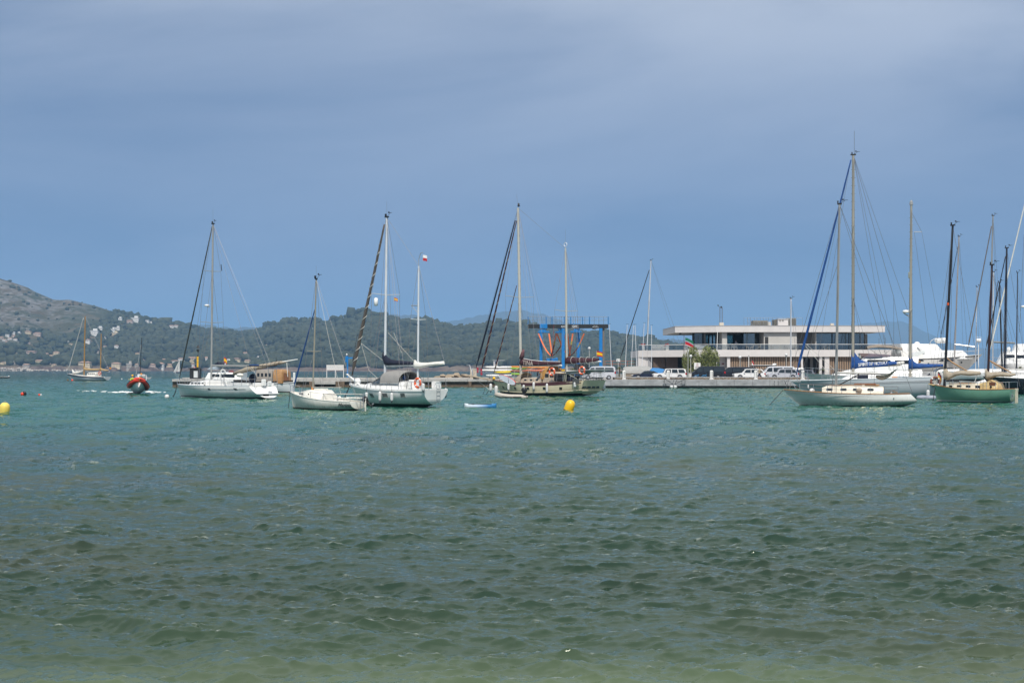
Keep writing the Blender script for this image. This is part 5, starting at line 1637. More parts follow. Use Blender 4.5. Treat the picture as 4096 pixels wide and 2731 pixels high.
lettering('boat_name', 'Marieta', INK, b.t, face_mtx((pl.x, y0_, pl.z), (pr_.x - pl.x, y1_ - y0_, pr_.z - pl.z)), width=(pl - pr_).length, height=.26, slant=.3)
for (px, py0, py1) in ((1350, 1578, 1606),):
 t = thing('fender', 'long white fender lying in the cockpit of the small sloop', 'fender', b.world(b.at(1342, 1603)))
 q = b.world(b.at(1360, 1588)) - Vector(t.location)
 MB().tube([(0, 0, 0), q], .09, 8).build('body', WHITE2, t, smooth=40)
rope = thing('mooring_line', 'rope from the bow of the small sloop down to the water', 'rope', b.world(b.at(1160, 1570)))
MB().tube([(0, 0, 0), b.world(b.at(1153, 1638)) - Vector(rope.location)], .02, 4).build('rope', DROPE, rope)
# ------------------------------------------------------------------ white ketch with navy cover
b = Boat('ketch', 'white ketch with navy mainsail cover grey spray hood and hanging fenders', 'sailboat', 1742, 1631, 46)
bow = b.at(1399, 1535); st = b.at(1743, 1559)
b.hull((bow.x, bow.z), (st.x, st.z), 3.2, [(.26, None, WHITEH, 'hull'), (-.4, .26, ANTIG, 'bottom')], sag=.10, sternw=.70, keel=-.4, tuck=.62, full=.75, flare=.95, bowx=[(0, bow.x - 1.3), (.25, bow.x - .95), (1, bow.x)], sternx=[(0, .9), (.25, .35), (.55, .08), (1, st.x)], transom=WHITE, deckm=WHITE2)
b.toerail(WHITE, .06, -.05, 'rubbing_strake'); b.toerail(WHITE2, .035, .03)
b.lifelines(1.2, bow.x - 1.4, 6); b.pulpit(1.4, .7, over=.5); b.pushpit(1.1, .6)
zd = 1.3
x0 = b.at(1505, 1540).x; x1 = b.at(1655, 1540).x
cab = b.cabin([(x0 + .9, .8, .55, zd + .18), (x0 + .2, 1.0, .8, zd + .42), (x0 - .6, 1.05, .85, zd + .50), ((x0 + x1) / 2, 1.15, .95, zd + .60), (x1 + .2, 1.15, .95, zd + .58), (x1, 1.15, .95, zd + .5)], WHITE)
# spray hood: canvas hoops with clear windows
hx0, hx1 = b.at(1527, 1530).x, b.at(1640, 1500).x
hood = []
for k, (f, hh, w_) in enumerate(((0, .10, 1.0), (.16, .55, 1.05), (.35, .92, 1.1), (.6, 1.02, 1.12), (.85, .98, 1.12), (1, .90, 1.12))):
 x_ = hx0 + (hx1 - hx0) * f
 hood.append([(x_, w_ * math.cos(math.pi * j / 8), zd + .42 + hh * math.sin(math.pi * j / 8) ** .7) for j in range(9)])
ho = b.mk('spray_hood', MB().loft(hood[2:], False, False), GREYC, smooth=50)
b.mk('hood_window', MB().loft(hood[:3], False, False), CLEARP, smooth=50)
for q in (0, 2, 5):
 b.mk('hood_frame', MB().tube(hood[q], .03, 5), GREYC, parent=ho)
for k in (1, 2, 6, 7):
 b.mk('hood_seam', MB().tube([hood[0][k], hood[1][k], hood[2][k]], .035, 4), GREYC, parent=ho)
sdw = MB().add([hood[3][1], hood[3][3], hood[4][3], hood[4][1]], [(0, 1, 2, 3)])
o = b.mk('hood_window', MB().add([(p[0], p[1] + .02, p[2]) for p in (hood[2][0], hood[2][3], hood[5][3], hood[5][0])], [(0, 1, 2, 3)]), CLEARP)
wc = b.at(1615, 1515)
b.mk('steering_wheel', MB().torus((wc.x, 0, zd + .85), .42, .02, (1, 0, 0), 22, 5), STEEL)
b.mk('binnacle', MB().box((wc.x + .1, 0, zd + .5), (.2, .25, .9), bev=.04), WHITE)
b.mk('wheel_hub_cover', MB().ball((wc.x - .05, 0, zd + .88), .17, 10, (.5, 1, 1.1)), BLUEC, smooth=True)
sm = b.at(1647, 1535, .6)
b.mk('instrument_box', MB().box((sm.x, sm.y, sm.z), (.4, .3, .6), bev=.03), WHITE2)
bb = b.at(1755, 1540)
b.mk('stern_locker', MB().box((.35, -.4, st.z + .35), (.5, .6, .55), bev=.06), WHITE, smooth=40)
mp0, mp1 = b.at(1539, 1560), b.at(1547, 869)
ms = b.mast(mp0, mp1, .095, ALUB, [(b.at(1541, 1180).z, 1.35)], 1.4)
b.spar('antenna', mp1, mp1 + Vector((0, 0, 1.2)), .007, WIRE, n=4)
for off_ in (.55, -.55):
 b.wire(b.at(1541, 1180), (mp0.x + .8, off_ * 2.5, 1.35), 'lower_shroud')
b.spar('boom', b.at(1548, 1463), b.at(1667, 1461), .075, WHITE2)
cv_ = b.cover([(1534, 1404, 1440, .13), (1540, 1412, 1458, .16), (1549, 1426, 1462, .18), (1562, 1436, 1461, .19), (1580, 1440, 1460, .18), (1620, 1443, 1459, .17), (1645, 1446, 1459, .14), (1662, 1452, 1459, .08)], NAVY)
zp0, zp1 = b.at(1671, 1545), b.at(1675, 1064)
mz = b.mast(zp0, zp1, .075, ALUB, [(b.at(1673, 1279).z, .75)], 1.1, name='mizzen_mast', gear=False)
b.spar('mizzen_boom', b.at(1672, 1467), b.at(1776, 1455), .05, WHITE2)
b.cover([(1659, 1438, 1472, .14), (1668, 1446, 1475, .2), (1685, 1450, 1472, .2), (1710, 1450, 1466, .19), (1740, 1447, 1462, .18), (1775, 1444, 1460, .12)], WHITEC)
b.furled(b.at(1538, 898), b.at(1407, 1503), .13, mat('brown_grey_sailcloth', (.10, .085, .075), .85, var=.2), stripe=ROPE, pitch=.85, taper=.55)
b.wire(mp1, b.at(1400, 1480), 'forestay'); b.wire(mp1, zp1, 'triatic_stay'); b.wire(zp1, b.at(1776, 1441), 'topping_lift')
for (px, py, of) in ((1606, 1556, 1.5), (1625, 1556, 1.5), (1500, 1556, 1.5), (1570, 1430, 0)):
 b.wire(mp1, b.at(px, py, of), 'running_backstay', .012)
b.wire(b.at(1445, 1373), b.at(1545, 1452), 'sheet', .012, ROPE); b.wire(b.at(1445, 1373), b.at(1475, 1480), 'sheet', .012, ROPE); b.wire(b.at(1475, 1480), b.at(1545, 1545, .8), 'sheet', .012, ROPE)
b.wire(b.at(1552, 1330), b.at(1665, 1454), 'lazy_jack', .012, ROPE); b.wire(b.at(1575, 1330), b.at(1606, 1410), 'lazy_jack', .012, ROPE)
rr = b.at(1504, 1207, .9)
b.mk('radar_reflector', MB().lathe([(.03, -.32), (.14, -.28), (.15, 0), (.14, .26), (.03, .30)], rr, 12), WHITE2, smooth=True)
rm = b.at(1652, 1222)
b.mk('radar_bracket', MB().tube([b.at(1645, 1222), b.at(1672, 1222)], .035, 5).tube([b.at(1647, 1224), b.at(1671, 1250)], .02, 4), ALU, parent=mz)
b.mk('flag_staff', MB().tube([zp1, zp1 + Vector((0, 0, .5)), b.at(1680, 1020), b.at(1684, 1012), b.at(1692, 1010)], .022, 5), ALU, parent=mz)
b.mk('outer_forestay_sprit', MB().tube([b.at(1460, 1555, .2), b.at(1388, 1497)], .07, 6), WHITE2)
an = b.at(1430, 1524)
b.mk('anchor_buoy', MB().ball(b.at(1431, 1524), .3, 12, (1, .8, .8)), WHITE2, smooth=True)
wpz = b.world(b.at(1692, 1020))
flag(wpz, .30, .42, [(.5, WHF), (.5, RED)], 'white over red flag flying from the bent staff on the mizzen of the white ketch', .2)
flag(b.world(b.at(1577, 1190)), .26, .24, [(.25, RED), (.5, YELF), (.25, RED)], 'tiny red and yellow flag under the spreader of the white ketch', .3)
lb = b.world(b.at(1671, 1531, 1.0))
lifebuoy(lb, 'orange lifebuoy on the rail of the white ketch', .31, axis=tuple(b.pt_))
GRW = mat('grey_window', (.12, .125, .13), .2, var=.1)
for px in (1481, 1537, 1610):
 b.hull_window(px, 1581, .52 if px != 1610 else .42, .26, GRW, frame=mat('riveted_frame', (.33, .33, .32), .4, metal=.4))
for (px, y0_, y1_, w_) in ((1466, 1568, 1592, 'leftmost white fender on the side of the white ketch, by the first port light'), (1520, 1563, 1606, 'white fender between the first two port lights of the white ketch'), (1567, 1569, 1606, 'white fender between the last two port lights of the white ketch')):
 fender(b, px, y0_, y1_, 1.70, w_, .115, grp='fenders of the white ketch')
fender(b, 1693, 1532, 1565, 1.25, 'white fender at the quarter of the white ketch beside the lifebuoy', .115, grp='fenders of the white ketch')
fender(b, 1783, 1551, 1586, -1.25, 'white fender hanging off the far stern corner of the white ketch', .115, grp='fenders of the white ketch')
xt = -.08
lettering('boat_name', 'MANATEE', INK, b.t, face_mtx((.06, .52, 1.00), (0, -1, 0)), width=1.02, height=.15)
lettering('home_port', 'GDYNIA', INK, b.t, face_mtx((.08, .25, .84), (0, -1, 0)), width=.46, height=.08)
ld = MB()
for y_ in (-.02, -.34):
 ld.tube([(.0, y_, st.z + .45), (-.12, y_, st.z + .05), (-.10, y_, -.05)], .018, 5)
for k in range(6):
 ld.tube([(-.11, -.02, .15 + k * .24), (-.11, -.34, .15 + k * .24)], .016, 4)
b.mk('boarding_ladder', ld, STEEL)
rope = thing('mooring_line', 'pair of dark mooring lines from the bow of the white ketch', 'rope', b.world(b.at(1400, 1540)))
for (px, py) in ((1366, 1600), (1372, 1600)):
 MB().tube([(0, 0, 0), b.world(b.at((1400 + px) / 2 + 3, 1570)) - Vector(rope.location), b.world(b.at(px, py + 10)) - Vector(rope.location)], .028, 4).build('line', DROPE, rope)
KETCH = b
# ------------------------------------------------------------------ cream ketch with maroon covers
CREAM = scummed(mat('cream_steel_hull', (.68, .60, .42), .4, var=.10, scale=1.2), 'cream_steel')
MARP = mat('maroon_paint', (.085, .028, .032), .5, var=.2)
TANP = mat('tan_deckhouse', (.40, .33, .25), .6, var=.15)
b = Boat('ketch', 'large cream steel ketch with maroon sail covers and bowsprit', 'sailboat', 2372, 1586, 45)
bow = b.at(1968, 1519); st = b.at(2372, 1521)
b.hull((bow.x, bow.z), (st.x, st.z), 4.0, [(.34, None, CREAM, 'hull'), (-.5, .34, ANTIB, 'bottom')], sag=.34, sternw=.84, keel=-.5, tuck=.70, full=.45, flare=.6, bowx=[(0, bow.x - 2.0), (.3, bow.x - 1.4), (1, bow.x)], sternx=[(0, 1.6), (.3, .6), (.6, .15), (1, st.x - .25)], transom=CREAM, deckm=mat('tan_deck', (.34, .27, .20), .7, var=.2), fullness=2.0, deck_drop=.35)
b.toerail(MARP, .05, .02, 'cap_rail')
b.toerail(CREAM, .045, -.95, 'rubbing_strake')
# maroon bulwark band on the after half
for side in (1, -1):
 up_, lo_ = b.rail_pts(.1, 8.4, 16, .03, -.012, side), b.rail_pts(.1, 8.4, 16, -.26, -.012, side)
 b.mk('bulwark_band', MB().loft([[u, l] for u, l in zip(up_, lo_)], False, False).loft([[(u[0], u[1] - side * .04, u[2]), (l[0], l[1] - side * .04, l[2])] for u, l in zip(up_, lo_)], False, False), MARP)
for px in (1999, 2016, 2050, 2104, 2172, 2241):
 b.hull_window(px, 1553 if px > 2010 else 1548, .34, .20, DGLASS, frame=mat('brown_port_frame', (.09, .06, .04), .6))
for k, y_ in enumerate((1.25, .55, -.15, -.8)):
 w_ = (.62, .52, .46, .42)[k]
 o = b.mk('stern_window', MB().box((.06 + 0, y_, 1.02), (.06, w_, .26)), DGLASS)
 b.mk('stern_window_frame', MB().box((.08, y_, 1.02), (.05, w_ + .07, .33)), mat('brown_port_frame', (.09, .06, .04), .6), parent=o).matrix_parent_inverse = Matrix.Identity(4)
b.mk('stern_strake', MB().tube([(.13, 1.5, .62), (.06, 0, .62), (.13, -1.5, .62)], .05, 5), CREAM)
cr_ = MB()
for k in range(7):
 cr_.torus((-.08, 1.3 - k * .42, 1.62), .14, .035, (1, 0, 0), 10, 5)
b.mk('carved_scrollwork', cr_, mat('pale_scroll', (.50, .46, .33), .6))
b.lifelines(1.0, bow.x - 1.6, 8, .75); b.pushpit(1.4, .8)
zd = 1.45
dk1 = b.cabin([(9.6, .9, .7, zd + .30), (9.0, 1.15, .95, zd + .42), (6.4, 1.3, 1.1, zd + .48), (6.2, 1.3, 1.1, zd + .45)], TANP, 'coachroof')
for k in range(3): b.window(8.6 - k * .9, zd + .22, .36, .16, dk1)
dk2 = b.cabin([(6.0, 1.2, .95, zd + .75), (5.6, 1.25, 1.05, zd + 1.05), (3.7, 1.25, 1.05, zd + 1.05), (3.5, 1.2, 1.0, zd + .9)], TANP, 'deckhouse')
for k in range(3): b.window(5.4 - k * .72, zd + .68, .5, .36, dk2, frame=VARN)
dgr = []
for k, (x_, hh) in enumerate(((6.9, .25), (6.4, .9), (5.9, 1.35), (5.5, 1.45))):
 dgr.append([(x_, 1.15 * math.cos(math.pi * j / 8), zd + .3 + hh * math.sin(math.pi * j / 8) ** .6) for j in range(9)])
b.mk('spray_dodger', MB().loft(dgr[1:], False, False), mat('ochre_canvas', (.38, .20, .05), .85), smooth=50)
b.mk('dodger_window', MB().loft(dgr[:2], False, False), CLEARP)
awn = []
for (px, hh) in ((2075, 0), (2078, .5), (2092, .95), (2105, 1.15)):
 p = b.at(px, 1510)
 awn.append([(p.x, .9 * math.cos(math.pi * j / 6), zd + hh * .9 * math.sin(math.pi * j / 6) ** .5) for j in range(7)])
b.mk('canvas_scoop', MB().loft(awn, False, False), TANC, smooth=50)
for (px0, px1, py, nm) in ((2225, 2272, 1508, 'black_locker'), (2280, 2306, 1517, 'blue_box')):
 p = b.at((px0 + px1) / 2, py, 1.0)
 b.mk(nm, MB().box((p.x, 1.0, p.z), ((px1 - px0) * .026 * 1.3, .8, .75 if nm[1] == 'l' and nm[2] == 'a' else .5), bev=.03), BLACK if nm[0:3] == 'bla' else NAVY)
hp = MB()
for k in range(3):
 p0 = b.at(2090 + k * 55, 1475); p0 = Vector((p0.x, 0, p0.z))
 hp.tube([(p0.x, 1.3, zd + .5), (p0.x, 1.2, p0.z - .2), (p0.x, .6, p0.z + .1), (p0.x, -.6, p0.z + .1), (p0.x, -1.2, p0.z - .2), (p0.x, -1.3, zd + .5)], .025, 5)
b.mk('awning_hoops', hp, mat('tan_tube', (.42, .36, .28), .6))
# stern gantry and panel
gz = b.at(2400, 1488).z
gan = MB()
for (x_, y_) in ((.2, 1.5), (.2, -1.5), (2.4, 1.5), (2.4, -1.5)):
 gan.tube([(x_, y_, zd - .1), (x_, y_ * .95, gz)], .04, 5)
 gan.tube([(x_ + .25, y_, zd - .1), (x_ + .25, y_ * .95, gz)], .03, 5)
for y_ in (1.45, -1.45):
 gan.tube([(-.6, y_, gz + .05), (3.0, y_, gz)], .04, 5)
 gan.tube([(.2, y_, zd + .1), (2.4, y_, gz - .1)], .025, 4)
b.mk('stern_gantry', gan, mat('pale_green_tube', (.50, .52, .42), .5))
b.mk('solar_panel', MB().add([(-1.3, 1.7, gz + .28), (-1.3, -1.7, gz + .28), (3.0, -1.6, gz + .06), (3.0, 1.6, gz + .06), (-1.3, 1.7, gz + .22), (-1.3, -1.7, gz + .22), (3.0, -1.6, gz), (3.0, 1.6, gz)], [(0, 1, 2, 3), (7, 6, 5, 4), (0, 4, 5, 1), (1, 5, 6, 2), (2, 6, 7, 3), (3, 7, 4, 0)]), mat('panel_white', (.5, .5, .5), .4))
sp_ = b.at(2346, 1523, 1.4)
b.mk('folding_panel', MB().box((.5, 2.05, 1.55), (.9, .05, .55)), mat('grey_panel', (.09, .09, .085), .4))
mp0, mp1 = b.at(2084, 1505), b.at(2072, 832)
ms = b.mast(mp0, mp1, .15, mat('cream_mast', (.46, .45, .40), .45, var=.1), [(b.at(2077, 1190).z, 2.15)], 1.9, gear=False)
b.mk('masthead_light', MB().lathe([(.02, 0), (.14, .08), (.10, .2), (.10, .34), (.02, .42)], mp1 + Vector((-.1, 0, .1)), 8), BLACK, smooth=True, parent=ms)
b.spar('antenna', mp1, mp1 + Vector((.2, 0, 1.5)), .012, WIRE, n=4)
zp0, zp1 = b.at(2268, 1490), b.at(2262, 992)
mz = b.mast(zp0, zp1, .11, mat('cream_mast', (.46, .45, .40)), [(b.at(2264, 1245).z, 1.75)], 1.6, name='mizzen_mast', gear=False)
b.mk('loop_antenna', MB().torus(zp1 + Vector((0, 0, .35)), .2, .03, (0, 1, 0), 16, 5), WHITE2, parent=mz)
b.spar('antenna', zp1, zp1 + Vector((0, 0, 1.9)), .01, WIRE, n=4)
for k in range(16):
 f = .25 + k * .045
 p = mp0.lerp(mp1, f)
 b.mk('mast_step', MB().box(p + Vector((0, .0, 0)), (.5, .05, .03)), STEEL, parent=ms)
for (a_, c_, r_, m_) in (((2061, 882), (1904, 1472), .10, NAVY), ((2066, 884), (1924, 1490), .10, MAROON), ((2067, 1142), (1975, 1495), .07, MAROON)):
 b.furled(b.at(*a_), b.at(*c_), r_, m_, taper=.55, stripe=(TANC if r_ != .10 or m_ is MAROON else None), pitch=1.2)
for (a_, c_) in (((2068, 845), (1890, 1500)), ((2070, 845), (1896, 1500))):
 b.wire(b.at(*a_), b.at(*c_), 'forestay')
b.wire(mp1, b.at(2250, 984), 'triatic_stay'); b.wire(b.at(2250, 984), zp1, 'triatic_stay')
for (px, py, of) in ((2200, 1500, 1.6), (2160, 1500, 1.6), (2215, 1500, -1.6), (2130, 1500, 1.9)):
 b.wire(mp1, b.at(px, py, of), 'backstay', .012)
for (px, py) in ((2330, 1500), (2345, 1500), (2310, 1490)):
 b.wire(zp1, b.at(px, py, 1.2), 'shroud', .011)
b.wire(b.at(2215, 1300), b.at(2208, 1470), 'halyard', .014, mat('red_line', (.35, .03, .05), .8))
b.spar('boom', b.at(2092, 1463), b.at(2246, 1461), .10, WHITE2)
cvr = b.cover([(2082, 1430, 1462, .16), (2090, 1433, 1462, .26), (2110, 1438, 1463, .30), (2135, 1442, 1463, .30), (2165, 1445, 1462, .28), (2200, 1446, 1460, .26), (2230, 1446, 1458, .22), (2244, 1449, 1456, .12)], MAROON, lump=.02)
b.mk('cover_piping', MB().tube([b.at(2094, 1434, .22), b.at(2125, 1440, .24), b.at(2170, 1445, .2), b.at(2240, 1446, .15)], .03, 4), WHITE2, parent=cvr)
b.mk('sail_head', MB().tube([b.at(2086, 1435), b.at(2091, 1412), b.at(2094, 1398), b.at(2090, 1395)], [.28, .2, .1, .04], 7), mat('mauve_cloth', (.17, .08, .09), .9, var=.4), smooth=True)
b.cover([(2263, 1425, 1457, .16), (2272, 1427, 1456, .24), (2300, 1430, 1453, .26), (2340, 1431, 1451, .25), (2380, 1432, 1447, .22), (2394, 1433, 1442, .14)], MAROON, lump=.02)
b.spar('mizzen_boom', b.at(2268, 1450), b.at(2404, 1445), .07, WHITE2)
for px in (2292, 2326, 2352, 2378):
 b.mk('sail_tie', MB().torus(b.at(px, 1441), .36, .022, (1, 0, 0), 14, 4), ROPE)
lp, lq = b.at(2090, 1459, .34), b.at(2132, 1463, .34)
lettering('boat_name', 'TINA', mat('pale_letter', (.55, .48, .42), .8), b.t, face_mtx((lp.x, .345, lp.z), (lq.x - lp.x, 0, lq.z - lp.z)), width=(lp - lq).length, height=.50)
# bowsprit with its platform and rails
sp0, sp1 = b.at(1976, 1522), b.at(1884, 1503)
bs = b.mk('bowsprit', MB().tube([sp0 + Vector((-.8, 0, -.1)), sp1], [.13, .08], 8), mat('tan_spar', (.36, .31, .22), .6))
b.mk('sprit_platform', MB().add([(sp0.x - .2, .45, sp0.z), (sp0.x - .2, -.45, sp0.z), (sp1.x + .3, -.2, sp1.z + .04), (sp1.x + .3, .2, sp1.z + .04), (sp0.x - .2, .45, sp0.z - .06), (sp0.x - .2, -.45, sp0.z - .06), (sp1.x + .3, -.2, sp1.z - .02), (sp1.x + .3, .2, sp1.z - .02)], [(0, 1, 2, 3), (7, 6, 5, 4), (0, 4, 5, 1), (1, 5, 6, 2), (2, 6, 7, 3), (3, 7, 4, 0)]), mat('tan_deck', (.34, .27, .20)), parent=bs)
for y_ in (.35, -.35):
 b.mk('sprit_rail', MB().tube([(sp0.x - .4, y_ * 1.6, sp0.z + .75), (sp0.x + 1.2, y_, sp0.z + .85), (sp1.x + .2, y_ * .5, sp1.z + .9)], .022, 5), STEEL, parent=bs)
 for k in range(4):
  x_ = sp0.x + (sp1.x - sp0.x) * k / 3.6
  b.mk('sprit_stanchion', MB().tube([(x_, y_, sp0.z + (sp1.z - sp0.z) * k / 3.6), (x_ + .05, y_, sp0.z + .85 + (sp1.z - sp0.z) * k / 3.6)], .016, 4), STEEL, parent=bs)
b.mk('anchor', MB().tube([b.at(1887, 1473), b.at(1893, 1500)], .05, 5).tube([b.at(1867, 1459), b.at(1882, 1460)], .03, 4).tube([b.at(1878, 1459), b.at(1890, 1495)], .03, 4), STEEL, parent=bs)
b.mk('anchor', MB().box(b.at(1905, 1512), (.9, .2, .22), bev=.05), BLACK, parent=bs)
b.wire(sp1, b.at(1957, 1557), 'bobstay', .02, ROPE)
b.mk('foredeck_bundle', MB().tube([b.at(1910, 1470), b.at(1911, 1490)], .12, 7).tube([b.at(1925, 1475), b.at(1926, 1500)], .11, 7), mat('red_line', (.35, .03, .05)))
ft = thing('stowed_buoy', 'round yellow float hung in the bow of the cream ketch', 'buoy', b.world(b.at(1976, 1513, .3)))
MB().ball((0, 0, 0), .17, 12).build('float', YELLOW, ft, smooth=True)
# paddle board leaning on the rail
sup = thing('paddle_board', 'white paddle board with red edge leaning on the rail of the cream ketch', 'paddle board', b.world(b.at(2030, 1519, 1.75)), b.phi)
u0, u1 = b.at(2000, 1500, 1.75), b.at(2066, 1532, 1.75)
c_ = (u0 + u1) / 2
poly, polyo = [], []
L_ = (u0 - u1).length / 2
dirx = (u1 - u0).normalized()
perp = Vector((-dirx.z, 0, dirx.x))
for k in range(20):
 a = 2 * math.pi * k / 20
 rr_ = (abs(math.cos(a)) ** .8 * (1 if math.cos(a) > 0 else -1), math.sin(a))
 q = dirx * (rr_[0] * L_) + perp * (rr_[1] * .32)
 poly.append((q.x, q.z)); polyo.append((q.x * 1.035, q.z * 1.09))
MB().prism(poly, .03, .09).build('deck_pad', mat('sup_white', (.62, .66, .72), .4), sup)
MB().prism(polyo, -.07, .05).build('rail_edge', mat('sup_red', (.55, .03, .03), .4), sup)
for (px, y0_, y1_, of, r_, w_) in ((1963, 1533, 1566, 1.3, .16, 'thick white fender at the bow of the cream ketch'), (1985, 1541, 1577, 1.75, .19, 'fat white fender beside the dinghy at the cream ketch'), (2034, 1533, 1562, 2.05, .13, 'white fender under the paddle board of the cream ketch'),
        (2095, 1538, 1560, 2.1, .13, 'short white fender above the dinghy motor at the cream ketch'), (2135, 1526, 1560, 2.12, .13, 'white fender amidships on the cream ketch, third from its stern'), (2188, 1532, 1572, 2.12, .13, 'long low white fender amidships on the cream ketch'),
        (2300, 1527, 1550, 2.0, .15, 'white fender with blue top on the after side of the cream ketch')):
 fender(b, px, y0_, y1_, of, w_, r_, grp='fenders of the cream ketch', rope_to=.35)
fender(b, 2413, 1526, 1560, -1.9, 'big white teardrop fender off the stern corner of the cream ketch', .24, grp='fenders of the cream ketch', tear=True, rope_to=.2)
lifebuoy(b.world(b.at(2208, 1487, 1.9)), 'orange lifebuoy amidships on the rail of the cream ketch', .36, axis=tuple(b.pt_))
lifebuoy(b.world(b.at(2328, 1482, 1.6)), 'orange lifebuoy near the stern gantry of the cream ketch', .36, axis=tuple(b.pt_))
flag(b.world(b.at(2387, 1404, 0)), .58, .50, [(.25, RED), (.5, YELF), (.25, RED)], 'red and yellow ensign streaming over the stern of the cream ketch', .12, skew=.1)
sdn = thing('stowed_dinghy', 'small white inflatable stowed across the stern of the cream ketch', 'dinghy', b.world(b.at(2318, 1489, .6)), b.phi)
MB().tube([(1.2, .55, 0), (-.9, .55, 0)], .2, 8).build('tube', FENDER, sdn, smooth=40)
MB().tube([(1.2, -.55, 0), (-.9, -.55, 0)], .2, 8).build('tube', FENDER, sdn, smooth=40)
MB().bx(-.8, 1.2, -.5, .5, -.12, -.05).build('floor', GREYC, sdn)
MB().tube([(.7, .5, -.15), (.7, .5, -.75)], .03, 5).tube([(-.6, .5, -.15), (-.6, .5, -.75)], .03, 5).build('chock', STEEL, sdn)
rope = thing('anchor_lines', 'crossing dark anchor lines under the bowsprit of the cream ketch', 'rope', b.world(b.at(1960, 1508)))
for pp_ in (((1960, 1508), (1948, 1525), (1932, 1579)), ((1957, 1559), (1942, 1580))):
 MB().tube([b.world(b.at(*q)) - Vector(rope.location) for q in pp_], .03, 4).build('line', DROPE, rope)
TINA = b
# ------------------------------------------------------------------ inflatables, kayak
def inflatable(label, loc, rz, L=3.0, Bm=1.5, r=.22, m=None, floor=None, name='inflatable_dinghy', z=.12, bow_up=.22, hullm=None, hullz=-.25):
 t = thing(name, label, 'dinghy', loc, rz)
 y = Bm / 2 - r
 pts = [(-.15, y, z), (.3, y, z), (L * .55, y, z + .02), (L * .75, y * .8, z + bow_up * .4), (L * .9, y * .42, z + bow_up * .85), (L * .95, 0, z + bow_up)]
 pts += [(p[0], -p[1], p[2]) for p in reversed(pts[:-1])]
 rs = [r * .35, r, r, r, r, r, r, r, r, r, r * .35]
 MB().tube(pts, rs, 10).build('tube', m, t, smooth=50)
 return t, y, pts
GRT = mat('beige_inflatable', (.42, .38, .33), .6, var=.12)
d = dep(1592)
dn, y_, pts = inflatable('beige grey inflatable dinghy with black outboard lying alongside the cream ketch', (X(2103, d), d, 0), math.pi - R(8), 3.0, 1.5, .23, GRT)
MB().bx(.1, 2.3, -.45, .45, -.02, .04).build('floor', GREYC, dn)
MB().bx(.1, .16, -.5, .5, .0, .42).build('transom', mat('dark_board', (.05, .05, .05), .6), dn)
MB().tube([(.3, y_ + .21, .1), (1.7, y_ + .21, .12), (2.3, y_ * .8 + .18, .2)], .045, 5).build('rub_strip', RUBBER, dn)
MB().bx(.35, 1.1, y_ + .16, y_ + .24, .02, .16).build('side_patch', BLACK, dn)
MB().bx(.9, 1.15, -.5, .5, .24, .28).build('thwart', GREYC, dn)
fw = Vector((math.cos(math.pi - R(8)), math.sin(math.pi - R(8)), 0))
outboard(Vector(dn.location) + fw * .05 + Vector((0, 0, .42)), math.pi - R(8), 'black outboard on the beige inflatable dinghy', .35, 1.15)
ball_buoy(2014, 1592, 18, FENDER, 'round white buoy in front of the beige inflatable dinghy')
d = dep(1630)
ky = thing('kayak', 'white and blue sit-on-top kayak drifting on the water', 'kayak', (X(1922, d), d, 0), math.pi + R(4))
Lk = 128 * d / F / 2
rings = []
for i in range(15):
 u = -1 + 2 * i / 14
 w_ = .40 * (1 - abs(u) ** 2.6) + .03
 zt = .24 + .02 * u ** 4
 rings.append([(u * Lk, w_ * math.cos(math.pi * 2 * j / 12), (-.08 if math.sin(2 * math.pi * j / 12) < 0 else 0) + (zt * .75 if math.sin(2 * math.pi * j / 12) > 0 else .1) * math.sin(2 * math.pi * j / 12) + .03 * u ** 4 + .10) for j in range(12)])
km = mat('kayak_two_tone', (.55, .62, .68), .4, var=.05)
nt = km.node_tree
tcx = nt.nodes.new('ShaderNodeTexCoord'); sx_ = nt.nodes.new('ShaderNodeSeparateXYZ'); rpk = nt.nodes.new('ShaderNodeMapRange'); mxk = nt.nodes.new('ShaderNodeMix'); mxk.data_type = 'RGBA'
nt.links.new(tcx.outputs['Object'], sx_.inputs[0]); nt.links.new(sx_.outputs['X'], rpk.inputs['Value'])
rpk.inputs['From Min'].default_value = .95; rpk.inputs['From Max'].default_value = -.6
mxk.inputs['A'].default_value = (.55, .62, .68, 1); mxk.inputs['B'].default_value = (.03, .17, .38, 1)
nt.links.new(rpk.outputs[0], mxk.inputs['Factor']); nt.links.new(mxk.outputs['Result'], nt.nodes['Principled BSDF'].inputs['Base Color'])
MB().loft(rings, True, True).build('hull', km, ky, smooth=True)
MB().box((.2, 0, .24), (.7, .42, .05), bev=.02).build('seat_well', mat('kayak_blue', (.03, .15, .34), .5), ky)
MB().tube([(.9, .22, .28), (.2, .33, .27), (-.8, .25, .26)], .02, 5).build('deck_line', DROPE, ky)
MB().box((.55, .22, .27), (.18, .05, .06)).build('handle', INK, ky)
rp_ = thing('painter_rope', 'thin painter hanging from the bow of the kayak', 'rope', Vector(ky.location) + Vector((-Lk, 0, .25)))
MB().tube([(0, 0, 0), (-.15, 0, -.22), (-.28, 0, -.28)], .012, 4).build('rope', DROPE, rp_)
